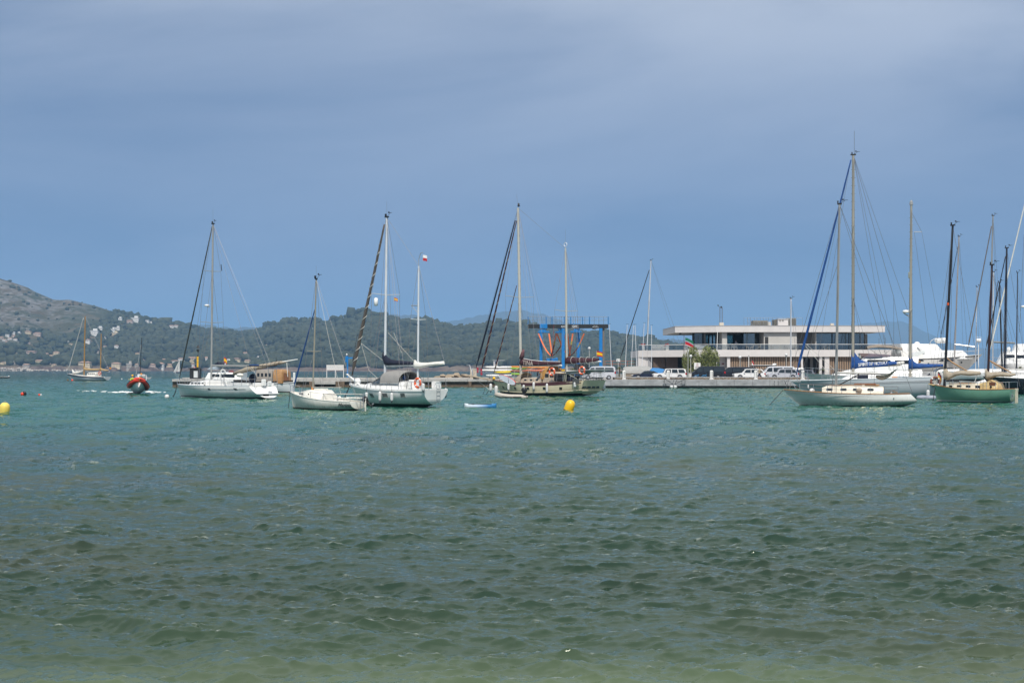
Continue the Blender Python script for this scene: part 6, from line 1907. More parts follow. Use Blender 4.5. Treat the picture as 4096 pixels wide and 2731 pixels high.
# ------------------------------------------------------------------ yellow marker buoys and small floats
def pillar_buoy(px, wl, h_px, w_px, label, m, lean):
 d = dep(wl)
 r = w_px / 2 * d / F * .92
 h = h_px * d / F
 t = thing('marker_buoy', label, 'buoy', (X(px, d), d, 0), 0, 'yellow marker buoys')
 ax = Vector((lean, -.15, 1)).normalized()
 MB().lathe([(r * .9, -.25), (r * .98, 0), (r, h * .3), (r, h * .52), (r * .93, h * .72), (r * .74, h * .88), (r * .42, h * .98), (.02, h * 1.01)], (-lean * .3, 0, 0), 24, axis=ax).build('float', m, t, smooth=True)
 MB().lathe([(r * 1.005, -.04), (r * 1.005, .03)], (-lean * .3, 0, 0), 24, axis=ax).build('waterline_band', mat('algae_band', (.16, .13, .03), .7), t, smooth=True)
 MB().torus(Vector((-lean * .3, 0, 0)) + ax * (h * 1.03), .06, .018, (0, 1, 0), 10, 5).build('lifting_eye', STEEL, t)
 return t
pillar_buoy(2279, 1641, 44, 42, 'bright yellow marker buoy floating in front of the cream ketch', YELLOW, .38)
pillar_buoy(20, 1651, 42, 44, 'pale yellow marker buoy cut by the left edge of the picture', YELLOWP, .12)
bo = ball_buoy(90, 1581, 15, REDBUOY, 'orange buoy with a black collar, the larger of the two on the left')
dd = dep(1581)
MB().lathe([(.02, -.2), (.14, -.12), (.16, .1), (.10, .24), (.02, .3)], (.27, 0, .2), 10, axis=(-.5, 0, .8)).build('collar', BLACK, bo, smooth=True)
bo = ball_buoy(157, 1582, 9, REDBUOY, 'small red and white buoy right of the black collared one')
MB().lathe([(.02, 0), (.07, .02), (.05, .15), (.01, .2)], (.1, 0, .08), 8, axis=(1, 0, .2)).build('tip', WHITE2, bo, smooth=True)
ball_buoy(289, 1524, 9, REDBUOY, 'red buoy under the bow of the wooden masted ketch')
ball_buoy(271, 1523, 8, mat('brown_float', (.16, .09, .03), .7), 'brown buoy beside the red one under the wooden masted ketch')
ball_buoy(487, 1518, 6, FENDER, 'small white buoy left of the red rescue boat')
ball_buoy(516, 1519, 4, YELLOW, 'tiny yellow buoy above the red rescue boat')
ball_buoy(1878, 1548, 6, mat('blue_float', (.01, .06, .45), .5), 'small blue float at the foot of the concrete pier')
# ------------------------------------------------------------------ red rescue boat under way
d = 158.0
rb, ry, rpts = inflatable('red rigid inflatable rescue boat speeding towards the beach', (X(548, d + 6), d + 6, .10), math.pi * 1.5 + R(16), 6.2, 2.5, .29, mat('rescue_red', (.66, .045, .02), .45, var=.1), name='rescue_boat', z=.60, bow_up=.62)
rb['category'] = 'boat'
hl = []
for i, (x_, w_, zk, zc) in enumerate(((0, .85, -.25, .35), (2.5, .85, -.25, .42), (4.2, .7, -.05, .55), (5.3, .55, .05, .92), (5.9, .22, .30, 1.15))):
 hl.append([(x_, w_, zc), (x_, w_ * .55, (zc + zk) / 2 - .05), (x_, 0, zk), (x_, -w_ * .55, (zc + zk) / 2 - .05), (x_, -w_, zc)])
MB().loft(hl, False, False).build('hull', mat('rescue_hull_grey', (.62, .66, .66), .4), rb, smooth=30)
MB().tube([(p[0] + (.0), p[1] + (.27 if p[1] > .05 else -.27 if p[1] < -.05 else 0) * 1.0, p[2] + (.06)) if abs(p[1]) > .05 else (p[0] + .29, 0, p[2] + .04) for p in rpts[1:-1]], .06, 5).build('rub_strake', RUBBER, rb)
MB().bx(.3, 4.2, -.7, .7, .42, .48).build('deck', GREYC, rb)
MB().box((2.6, .35, .95), (.7, .7, 1.0), bev=.08).build('console', WHITE2, rb)
MB().add([(2.95, .75, 1.42), (2.95, -.05, 1.42), (2.65, -.02, 1.9), (2.65, .72, 1.9), (2.93, .75, 1.42), (2.93, -.05, 1.42), (2.63, -.02, 1.9), (2.63, .72, 1.9)], [(0, 1, 2, 3), (7, 6, 5, 4), (0, 4, 5, 1), (1, 5, 6, 2), (2, 6, 7, 3), (3, 7, 4, 0)]).build('windscreen', GLASSC, rb)
MB().tube([(2.95, .78, 1.4), (2.62, .75, 1.95), (2.62, -.08, 1.95), (2.95, -.08, 1.4)], .035, 5).build('screen_frame', WHITE2, rb)
MB().tube([(6.02, .0, 1.5), (6.2, 0, 1.2), (5.9, 0, .8)], .03, 5).build('yellow_line', YELLOW, rb)
rb.rotation_euler = (R(-7), R(-3), math.pi * 1.5 + R(16))
outboard(Vector(rb.location) + Vector((.15, 0.2, .75)), math.pi * 1.5, 'pair of black engine cowls at the stern of the red rescue boat', 0, 1.5)
HV = mat('cloth_hivis', (.45, .62, .04), .8, var=.1)
mw = rb.matrix_basis
rfw = Vector((math.cos(math.pi * 1.5 + R(16)), math.sin(math.pi * 1.5 + R(16)), 0))
person('rescue crew member in yellow jacket with helmet behind the windscreen', Vector(rb.location) + rfw * 1.9 + Vector((-.62, .25, .26)), .3, 'hold', HV, cloth('navyt', (.02, .025, .05)), helmet=YELLOW, h=1.7)
person('rescue crew member with orange helmet and dark vest standing beside the console', Vector(rb.location) + rfw * 1.9 + Vector((.42, .1, .40)), .3, 'stand', cloth('darkvest', (.06, .09, .02)), cloth('navyt', (.02, .025, .05)), helmet=mat('orange_helmet', (.78, .30, .01), .4), h=1.72)
# foam of its wake: low broken white water on both sides
FOAM = mat('sea_foam', (.78, .80, .80), .9, var=.12, scale=6)
gq = np.random.default_rng(6)
fm = MB()
for q in range(150):
 side = -1 if gq.random() < .62 else 1
 u = gq.random()
 if side < 0:
  px = 530 - u ** 1.2 * 240; py = 1572 - u * 8 + gq.normal(0, 1.2)
 else:
  px = 596 + u ** 1.3 * 75; py = 1571 - u * 3 + gq.normal(0, 1.0)
 if u > .25 and gq.random() < .35 + .5 * u: continue
 d_ = dep(py)
 s_ = gq.uniform(.05, .22) * (1.15 - u * .85)
 p = icv * (1 + gq.normal(0, .25, (12, 1))) * np.array([s_ * 2.6, s_, s_ * .4]) + np.array([X(px, d_), d_, .03 + .08 * (1 - u) * gq.random()])
 fm.add([tuple(k) for k in p], [tuple(f) for f in icf])
fo = fm.build('wake_foam', FOAM, kind='stuff')
fo['label'] = 'white foam thrown up beside the red rescue boat'
# ------------------------------------------------------------------ classic white sloop (right, front)
b = Boat('sailing_yacht', 'slender white classic sloop with teak rail and bare aluminium mast', 'sailboat', 3625, 1625, 12)
bow = b.at(3134, 1559); st = b.at(3640, 1575); tip = b.at(3668, 1601)
b.hull((bow.x, bow.z), (st.x, st.z), 2.9, [(.07, None, scummed(mat('ivory_topside', (.66, .67, .64), .25, var=.05, coat=.3), 'ivory_hull'), 'hull'), (-.35, .07, ANTIB, 'bottom')], sag=.10, sternw=.42, tuck=.42, bowx=[(0, b.at(3225, 1600).x), (.25, b.at(3200, 1620).x), (.6, b.at(3160, 1585).x), (1, bow.x)], sternx=[(0, 1.0), (.24, .15), (.5, tip.x + .1), (.62, tip.x), (1, st.x)], transom=VARN, maxb=.5, full=.7, deckm=mat('teak_deck', (.42, .30, .19), .7, var=.2, scale=5, stretch=(.2, 6, 1)))
b.toerail(TEAK, .035, .03)
for side in (1, -1):
 b.mk('cove_stripe', MB().tube(b.rail_pts(st.x + .15, bow.x - .3, 24, -.13, -.012, side), .012, 4), GREYST)
b.lifelines(.6, bow.x - 1.2, 7, .58)
zd = 1.0
x0, x1 = b.at(3288, 1560).x, b.at(3532, 1560).x
cab = b.cabin([(x0, .55, .4, zd + .36), (x0 - .35, .72, .58, zd + .50), ((x0 + x1) / 2, .92, .78, zd + .53), (x1 + .3, .92, .78, zd + .48), (x1, .9, .76, zd + .46)], mat('cream_cabin', (.66, .61, .50), .4, var=.08))
for px in (3318, 3374, 3424, 3482):
 p = b.at(px, 1561, .85)
 b.window(p.x, zd + .26, .42, .15, cab, rnd=1.0, frame=STEEL)
b.mk('cabin_rail', MB().tube([(x0 - .5, .62, zd + .56), ((x0 + x1) / 2, .8, zd + .60), (x1 + .4, .8, zd + .55)], .025, 5), TEAK)
b.mk('cabin_rail', MB().tube([(x0 - .5, -.62, zd + .56), ((x0 + x1) / 2, -.8, zd + .60), (x1 + .4, -.8, zd + .55)], .025, 5), TEAK)
b.mk('sliding_hatch', MB().box((x1 + .9, 0, zd + .60), (1.3, .7, .1), bev=.03), VARN)
b.mk('dorade_box', MB().box(b.at(3453, 1542, .3), (.22, .2, .3), bev=.02), OFFW)
b.mk('companionway', MB().box((x1 - .02, .1, zd + .22), (.05, .5, .42)), TEAK)
b.mk('cockpit_bundle', MB().ball((b.at(3435, 1564).x, .98, zd + .24), .18, 8, (1.3, .4, 1)), mat('beige_bag', (.45, .37, .29), .9), smooth=True)
b.mk('hand_cover', MB().box(b.at(3460, 1535, .3), (1.6, .3, .06), bev=.02), mat('brown_canvas', (.27, .10, .04), .9))
pm = b.mast(b.at(3344, 1543), b.at(3358, 817), .10, ALU, [(b.at(3352, 1097).z, .55), (b.at(3348, 1389).z, .7)], 1.2, dihed=-.1)
b.spar('boom', b.at(3347, 1490), b.at(3566, 1495), .075, ALU)
b.mk('boom_vang', MB().tube([b.at(3436, 1497), b.at(3352, 1542)], .05, 6), BLACK)
top = b.at(3358, 817)
b.wire(top, b.at(3650, 1572), 'backstay'); b.wire(top, b.at(3145, 1553), 'forestay'); b.wire(b.at(3353, 1050), b.at(3185, 1555), 'inner_forestay')
b.wire(top, b.at(3566, 1493), 'topping_lift', .012)
for (px, y0_) in ((3405, 1547), (3500, 1560)):
 b.wire(b.at(px, 1400), b.at(px - 4, y0_), 'halyard', .012)
# A-shaped bow pulpit
pp0, pp1, pp2 = b.at(3157, 1556, .25), b.at(3165, 1526), b.at(3184, 1555, .3)
pm2 = MB()
for y_ in (.28, -.28):
 pm2.tube([(pp0.x, y_ * .5, pp0.z - .02), (pp1.x, y_, pp1.z)], .018, 5).tube([(pp2.x, y_ * 1.2, pp2.z), (pp1.x, y_, pp1.z)], .018, 5).tube([(pp0.x - .3, y_, pp1.z - .25), (pp2.x, y_ * 1.1, pp1.z - .25)], .014, 4)
 pm2.tube([(pp1.x, y_, pp1.z), (pp2.x - .35, y_ * 1.5, pp1.z)], .018, 5)
pm2.tube([(pp1.x, .28, pp1.z), (pp1.x, -.28, pp1.z)], .018, 5)
b.mk('bow_pulpit', pm2, STEEL)
fd = thing('fender', 'round white fender lying on the side deck of the classic sloop', 'fender', b.world(b.at(3248, 1561, .6)))
MB().ball((0, 0, 0), .15, 12, (1.3, .8, 1)).build('body', WHITE2, fd, smooth=True)
wi = b.mk('winch', MB().lathe([(.09, 0), (.06, .08), (.08, .18), (.02, .2)], b.at(3565, 1572, .7), 8), STEEL)
b.mk('tiller', MB().tube([b.at(3590, 1570), b.at(3570, 1562)], .025, 5), TEAK)
b.mk('through_hull', MB().lathe([(.045, 0), (.045, .02)], (b.at(3575, 1588, 1.0).x, 1.05, .62), 8, axis=(0, 1, 0)), BLACK)
# striped cloth slung from the boom end
hm_ = thing('striped_awning', 'navy and white striped cloth slung below the boom end of the classic sloop', 'awning', b.world(b.at(3540, 1500, 0)))
ha, hb_ = b.world(b.at(3500, 1507)) - Vector(hm_.location), b.world(b.at(3584, 1479)) - Vector(hm_.location)
ns = 9
for k in range(ns):
 V, Fq = [], []
 for i in range(11):
  u = i / 10
  p = ha.lerp(hb_, u) + Vector((0, 0, -.42 * math.sin(math.pi * u) * (1 - .25 * u)))
  wd = .55 * math.sin(math.pi * min(max(u * .9 + .08, 0), 1)) ** .7 + .05
  for e_ in (k / ns, (k + 1) / ns):
   V.append(tuple(p + Vector((.05, (e_ - .5) * 1.2 * wd, (e_ - .5) * -1.1 * wd * .6 + .22 * (abs(e_ - .5) * 2) ** 2 * wd))))
 for i in range(10):
  Fq.append((2 * i, 2 * i + 1, 2 * i + 3, 2 * i + 2))
 V2 = [(v[0], v[1], v[2] - .012) for v in V]
 MB().add(V, Fq).add(V2, [tuple(reversed(f)) for f in Fq]).build('stripe', (NAVY if k % 2 else WHITEC), hm_, smooth=True)
rope = thing('mooring_line', 'long dark mooring line slanting from the bow of the classic sloop into the water', 'rope', b.world(b.at(3133, 1559)))
MB().tube([(0, 0, 0), b.world(b.at(3076, 1622)) - Vector(rope.location)], .022, 4).build('line', DROPE, rope)
# ------------------------------------------------------------------ grey ketch with blue covers and lettering
GREYH = mat('pale_grey_topside', (.48, .52, .55), .35, var=.07, scale=.8)
b = Boat('ketch', 'big pale grey ketch with bright blue lettered sail cover', 'sailboat', 3768, 1593, 9)
bow = b.at(3161, 1523); st = b.at(3770, 1506)
b.hull((bow.x, bow.z), (st.x, st.z), 4.0, [(.12, None, GREYH, 'hull'), (-.4, .12, ANTIB, 'bottom')], sag=.10, sternw=.75, keel=-.4, tuck=.4, bowx=[(0, bow.x - 3.0), (.25, bow.x - 2.1), (1, bow.x)], transom=GREYH)
b.toerail(ALUB, .04, .02)
for dz in (-.35, -.46):
 b.mk('cove_stripe', MB().tube(b.rail_pts(.4, bow.x - 1.0, 24, dz, -.012, 1), .012, 4), GREYST)
b.mk('hull_mark', MB().tube(b.rail_pts(bow.x - 3.6, bow.x - 1.6, 10, -.42, -.014, 1), .022, 4), mat('dark_grey_mark', (.10, .12, .14), .5))
b.lifelines(.8, bow.x - 1.6, 8, .65); b.pulpit(1.7, .7, over=.3)
zd = 1.62
x0, x1 = b.at(3400, 1520).x, b.at(3520, 1520).x
cab = b.cabin([(x0 + 1.0, 1.1, .7, zd + .10), (x0, 1.3, 1.0, zd + .62), (x1 + .3, 1.35, 1.05, zd + .70), (x1, 1.35, 1.05, zd + .66)], WHITE)
b.window(x0 - .35, zd + .30, .5, .30, cab, rnd=.1); b.window(x0 - 2.2, zd + .30, .95, .28, cab, rnd=.1)
b.mk('window_canvas', MB().box((x0 - 1.1, 1.28, zd + .34), (1.0, .06, .62), rz=0), NAVY)
cb2 = b.cabin([(x1 - .3, 1.5, 1.35, zd + .18), (x1 - 1.0, 1.5, 1.35, zd + .30), (.8, 1.5, 1.35, zd + .30), (.5, 1.4, 1.2, zd + .2)], GREYH, 'after_cabin')
for px in (3585, 3604):
 b.mk('deck_vent', MB().box(b.at(px, 1537, 1.4), (.12, .12, .12)), STEEL)
for px in (3664, 3690):
 b.mk('winch', MB().lathe([(.13, 0), (.09, .1), (.11, .26), (.02, .3)], b.at(px, 1527, 1.2), 10), STEEL, smooth=True)
b.mk('cockpit_frame', MB().box(b.at(3700, 1512, .9), (1.8, .1, .38), bev=.05), WHITE2)
b.mk('locker', MB().box(b.at(3555, 1516, .6), (.6, .6, .42), bev=.04), OFFW)
b.mk('locker', MB().box(b.at(3578, 1514, .6), (.5, .6, .42), bev=.04), mat('orange_box', (.50, .25, .13), .7))
TANM = mat('tan_grey_mast', (.33, .31, .26), .5, metal=.15, var=.12)
mp0, mp1 = b.at(3412, 1535), b.at(3413, 620)
ms = b.mast(mp0, mp1, .15, TANM, [(b.at(3411, 909).z, 1.1), (b.at(3411, 1197).z, 1.3)], 1.7)
b.spar('antenna', mp1 + Vector((-.1, 0, 0)), mp1 + Vector((-.1, 0, 2.3)), .016, WIRE, n=4)
for k in range(22):
 b.mk('mast_step', MB().box(mp0.lerp(mp1, .2 + k * .035) + Vector((0, 0, 0)), (.42, .06, .03)), STEEL, parent=ms)
zp0, zp1 = b.at(3641, 1528), b.at(3645, 822)
mz = b.mast(zp0, zp1, .13, TANM, [(b.at(3645, 1245).z, 1.3)], 1.6, name='mizzen_mast', gear=False)
b.mk('masthead_cone', MB().lathe([(.13, 0), (.17, .06), (.14, .35), (.06, .5)], zp1, 8), ALU, parent=mz)
for k in range(18):
 b.mk('mast_step', MB().box(zp0.lerp(zp1, .25 + k * .04), (.38, .06, .03)), STEEL, parent=mz)
b.mk('radar', MB().lathe([(.02, -.16), (.28, -.14), (.30, 0), (.26, .12), (.02, .15)], b.at(3623, 1246), 14), WHITE2, smooth=True, parent=mz)
b.mk('radar_bracket', MB().tube([b.at(3612, 1250), b.at(3640, 1270)], .04, 5).tube([b.at(3618, 1257), b.at(3641, 1262)], .03, 4), ALU, parent=mz)
b.mk('junction_box', MB().box(b.at(3637, 1101), (.18, .22, .62), bev=.06), mat('greenish_box', (.34, .36, .30), .6), parent=mz)
b.mk('gaff_strut', MB().tube([b.at(3657, 928), b.at(3687, 928)], .03, 5), ALU, parent=mz)
b.wire(b.at(3647, 850), b.at(3687, 928), 'mizzen_stay', .014); b.wire(b.at(3687, 928), b.at(3790, 1480), 'mizzen_stay', .012); b.wire(b.at(3657, 928), b.at(3735, 1500), 'mizzen_stay', .012)
b.furled(b.at(3404, 640), b.at(3184, 1500), .125, BLUEC, taper=.5, sag=.006)
b.wire(mp1, b.at(3575, 1188), 'backstay', .018); b.wire(b.at(3575, 1188), b.at(3625, 1500, .8), 'backstay', .014); b.wire(b.at(3575, 1188), b.at(3575, 1510, -.8), 'backstay', .014)
b.wire(mp1, b.at(3590, 1480), 'topping_lift', .014); b.wire(mp1, b.at(3560, 1500, 1.3), 'running_backstay', .014); b.wire(mp1, b.at(3630, 1240), 'triatic_stay', .014)
b.wire(b.at(3400, 660), b.at(3260, 1500, 1.4), 'inner_stay', .012); b.wire(b.at(3400, 660), b.at(3215, 1500), 'inner_stay', .012)
b.wire(b.at(3220, 1372), b.at(3345, 1485), 'sheet', .02, ROPE); b.wire(b.at(3222, 1384), b.at(3312, 1490, 1.2), 'sheet', .02, ROPE)
for (px, py) in ((3500, 1330), (3470, 1400)):
 b.wire(b.at(3415, 1200), b.at(px, 1500, 1.6), 'lower_shroud', .012)
b.spar('boom', b.at(3418, 1468), b.at(3602, 1459), .10, TANM)
cvs = b.cover([(3404, 1408, 1478, .15), (3412, 1407, 1478, .2), (3421, 1412, 1476, .22), (3430, 1425, 1473, .25), (3442, 1438, 1471, .27), (3462, 1446, 1470, .28), (3500, 1449, 1469, .27), (3545, 1449, 1465, .25), (3552, 1444, 1464, .24), (3575, 1445, 1459, .2), (3590, 1447, 1459, .12)], BLUEC, lump=.02)
b.mk('stowed_sail_end', MB().tube([b.at(3586, 1454), b.at(3604, 1452), b.at(3618, 1448)], [.15, .18, .1], 8), WHITEC, smooth=True)
segs_ = [('S', 3433, 1465.5), ('P', 3442, 1464.5), ('I', 3450.5, 1463.8), ('R', 3454, 1463), ('I', 3462.5, 1462.3), ('T', 3465, 1462), ('O', 3476, 1461), ('F', 3485.5, 1460.5), ('V', 3496, 1460), ('I', 3504.5, 1459.5), ('C', 3507.5, 1459.3), ('T', 3516, 1458.8), ('O', 3524.5, 1458), ('R', 3534, 1457), ('Y', 3542.5, 1455.5)]
lt = thing('cover_lettering', 'x', 'x'); bpy.data.objects.remove(lt)
lgrp = bpy.data.objects.new('lettering', None); COL.objects.link(lgrp); lgrp.parent = b.t
for ch_, px, py in segs_:
 p = b.at(px, py, .30)
 lettering('letter', ch_, WLET, lgrp, face_mtx((p.x, .305, p.z), (-1, 0, .06)), width=(.07 if ch_ == 'I' else .19), height=.30, bold=.012)
b.cover([(3634, 1423, 1478, .14), (3641, 1422, 1479, .19), (3649, 1428, 1477, .22), (3656, 1445, 1476, .24), (3668, 1453, 1475, .24), (3700, 1455, 1472, .23), (3740, 1455, 1469, .22), (3772, 1456, 1467, .16)], BLUEC, lump=.02)
b.spar('mizzen_boom', b.at(3648, 1474), b.at(3780, 1464), .08, TANM)
lifebuoy(b.world(b.at(3742, 1526, 1.7)), 'faded brown lifering with coiled rope on the rail of the grey ketch', .40, axis=tuple(b.pt_), m=mat('faded_brown_ring', (.20, .075, .05), .7))
cl = thing('rope_coil', 'tangle of white rope hung inside the brown lifering', 'rope', b.world(b.at(3742, 1528, 1.85)))
g3 = np.random.default_rng(5)
MB().tube([Vector((g3.normal(0, .16), 0.02 * k * 0, g3.normal(0, .18))) for k in range(26)], .025, 4).build('coil', ROPE, cl)
fender(b, 3712, 1558, 1588, 2.1, 'white fender upright at the side of the grey ketch near the green ketch', .16, rope_to=.5)
t = thing('fender', 'blue grey fender lying on the water beside the grey ketch', 'fender', (X(3690, 134), 134, .12))
MB().lathe([(.02, -.6), (.2, -.45), (.24, 0), (.2, .45), (.06, .62)], (0, 0, 0), 12, axis=(1, .1, 0)).build('body', mat('grey_vinyl', (.28, .30, .36), .5), t, smooth=True)
t = thing('fender', 'grey fender floating under the bow of the green ketch', 'fender', (X(3722, 133), 133, .12))
MB().lathe([(.02, -.55), (.2, -.4), (.24, 0), (.2, .4), (.06, .58)], (0, 0, 0), 12, axis=(1, -.1, .05)).build('body', mat('grey_vinyl', (.28, .30, .36), .5), t, smooth=True)
fender(b, 3233, 1538, 1556, 1.2, 'small blue topped fender at the bow of the grey ketch', .07, rope_to=.6)
SPIRIT = b
# ------------------------------------------------------------------ green ketch
GREENH = scummed(mat('sea_green_topside', (.14, .30, .215), .35, var=.12, scale=1.0, coat=.2), 'sea_green')
b = Boat('ketch', 'sea green ketch with tan covers black foremast and cream cabin', 'sailboat', 4052, 1612, 38)
bow = b.at(3737, 1540); st = b.at(4058, 1556)
b.hull((bow.x, bow.z), (st.x, st.z), 2.9, [(.16, None, GREENH, 'hull'), (.11, .16, WHITE2, 'boot_line'), (-.4, .11, ANTIB, 'bottom')], sag=.13, sternw=.72, keel=-.4, tuck=.5, full=.6, bowx=[(0, bow.x - .5), (.4, bow.x - .16), (1, bow.x)], sternx=[(0, .25), (.4, .02), (1, st.x)], transom=GREENH, deckm=mat('tan_plank_deck', (.45, .33, .18), .7, var=.2, scale=5, stretch=(.2, 6, 1)))
b.toerail(VARN, .035, .03)
b.lifelines(1.0, bow.x - 1.3, 6, .62); b.pushpit(.8, .6)
zd = 1.12
x0, x1, x2 = b.at(3793, 1535).x, b.at(3930, 1535).x, b.at(4005, 1535).x
CRC = mat('cream_cabin_paint', (.58, .52, .40), .5, var=.08)
cab = b.cabin([(x0, .6, .5, zd + .30), (x0 - .4, .75, .62, zd + .42), (x1, .95, .8, zd + .46), (x1 - .05, .95, .8, zd + .44)], CRC)
for px in (3801, 3836, 3873, 3912):
 p = b.at(px, 1547, .8)
 b.window(p.x, zd + .20, .40 if px > 3810 else .28, .26, cab, rnd=.25)
b.mk('handrail', MB().tube([(x0 - .3, .62, zd + .48), (x1 + .3, .78, zd + .53)], .025, 5), TEAK)
b.mk('cabin_hatch', MB().box(((x0 + x1) / 2, 0, zd + .50), (.9, .6, .1), bev=.02), TEAK)
WCR = mat('pale_wood', (.52, .38, .17), .45, var=.15, scale=3)
dg = b.cabin([(x1 + .1, .9, .7, zd + .48), (x1 - .7, .92, .8, zd + .66), (x2 + .7, .92, .8, zd + .78), (x2 + .1, .92, .84, zd + .44), (x2, .92, .84, zd + .2)], WCR, 'doghouse')
b.window((x1 + x2) / 2 - .35, zd + .48, .5, .26, dg, m=mat('brown_window', (.16, .06, .03), .3), rnd=.1)
b.mk('porthole', MB().lathe([(.09, 0), (.09, .03)], ((x1 + x2) / 2 - .25, .93, zd + .22), 10, axis=(0, 1, 0)), BLACK)
b.mk('doghouse_trim', MB().tube([(x1 - .7, .82, zd + .68), (x2 + .7, .82, zd + .80), (x2 + .1, .86, zd + .46)], .03, 5), TEAK)
BLM = mat('black_mast', (.012, .012, .014), .35, var=.2)
mp0, mp1 = b.at(3777, 1548), b.at(3811, 902)
ms = b.mast(mp0, mp1, .11, BLM, [], 1.2)
mzp0, mzp1 = b.at(3951, 1540), b.at(3968, 1060)
BRM = mat('dark_brown_mast', (.035, .014, .014), .35, var=.2)
mz = b.mast(mzp0, mzp1, .10, BRM, [], 1.1, name='mizzen_mast')
b.mk('lamp', MB().box(mp0.lerp(mp1, .515) + Vector((0, .1, 0)), (.14, .1, .22)), ORANGE, parent=ms)
b.cover([(3776, 1467, 1519, .17), (3784, 1470, 1519, .22), (3795, 1486, 1518, .24), (3808, 1491, 1512, .22), (3825, 1484, 1503, .24), (3845, 1482, 1499, .24), (3880, 1482, 1503, .24), (3905, 1484, 1500, .22), (3921, 1486, 1498, .14)], TANC, lump=.10)
b.cover([(3942, 1473, 1512, .16), (3949, 1476, 1519, .22), (3960, 1488, 1516, .24), (3985, 1487, 1506, .24), (4010, 1487, 1505, .23), (4040, 1492, 1507, .22), (4062, 1494, 1501, .1)], TANC, lump=.10)
b.mk('sprit_boom', MB().tube([b.at(3788, 1432), b.at(3810, 1450), b.at(3868, 1483)], [.04, .07, .05], 6), VARN)
b.mk('sprit_boom', MB().tube([b.at(3953, 1438), b.at(3975, 1452), b.at(4045, 1490)], [.04, .07, .05], 6), VARN)
b.mk('boom', MB().tube([b.at(3910, 1495), b.at(3895, 1538)], .03, 5), ALUB)
for (a_, c_) in (((3807, 960), (3730, 1480)), ((3812, 910), (3925, 1530)), ((3966, 1080), (4080, 1545)), ((3790, 1220), (3735, 1530))):
 b.wire(b.at(*a_), b.at(*c_), 'stay', .013)
b.mk('bowsprit', MB().tube([b.at(3760, 1545), b.at(3714, 1536)], [.09, .05], 6), WCR)
b.mk('rudder', MB().box((-.16, -.35, .45), (.26, .07, 1.5), bev=.02), mat('cream_rudder', (.56, .52, .42), .5))
ld = MB()
for y_ in (.55, .2):
 ld.tube([(-.05, y_, 1.0), (-.08, y_, .42)], .016, 4)
for k in range(3):
 ld.tube([(-.09, .55, .45 + k * .24), (-.09, .2, .45 + k * .24)], .02, 4)
b.mk('stern_ladder', ld, STEEL)
lettering('boat_name', 'Tuareg', mat('rust_letter', (.16, .05, .03), .7), b.t, face_mtx((-.01, -.6, .92), (0, -1, 0)), width=.42, height=.16, slant=.3)
ob = b.world(b.at(3765, 1500, -1.0))
rope = thing('mooring_line', 'black mooring line hanging from the stem of the green ketch', 'rope', b.world(b.at(3742, 1545)))
MB().tube([(0, 0, 0), b.world(b.at(3736, 1575, .3)) - Vector(rope.location), b.world(b.at(3733, 1604, .4)) - Vector(rope.location)], .03, 4).build('line', DROPE, rope)
flag(b.world(b.at(3752, 1485, -.5)), .3, .5, [(.33, BLACK), (.34, RED), (.33, YELF)], 'small black red and gold flag in front of the dark parked car', 1.2, skew=.2)
# ------------------------------------------------------------------ navy hulled sloop behind the green ketch
b = Boat('sailing_yacht', 'dark navy hulled sloop lying behind the green ketch', 'sailboat', 4190, 1578, 10)
bow = b.at(3930, 1503); st = b.at(4190, 1515)
b.hull((bow.x, bow.z), (st.x, st.z), 3.4, [(.1, None, mat('navy_topside', (.008, .010, .018), .2, var=.2, coat=.4), 'hull'), (-.3, .1, ANTIB, 'bottom')], sag=.02, sternw=.7, bowx=[(0, bow.x - 1.6), (1, bow.x)])
b.toerail(WHITE2, .05, .02); b.lifelines(.5, bow.x - 1.2, 5, .62)
b.cabin([(bow.x - 2.2, .5, .4, 1.95), (bow.x - 3.0, .9, .75, 2.15), (bow.x - 6.5, 1.1, .9, 2.2)], WHITE)
b.mast(b.at(4018, 1510), b.at(4027, 992), .12, mat('navy_mast', (.010, .012, .025), .35), [(b.at(4025, 1128).z, .8), (b.at(4022, 1240).z, .95)], 1.4)
b.furled(b.at(4022, 1025), b.at(3942, 1400), .06, BLACK, taper=.8)
b.wire(b.at(4028, 1000), b.at(4100, 1440), 'backstay')
b.spar('boom', b.at(4020, 1475), b.at(4096, 1478), .08, ALU)
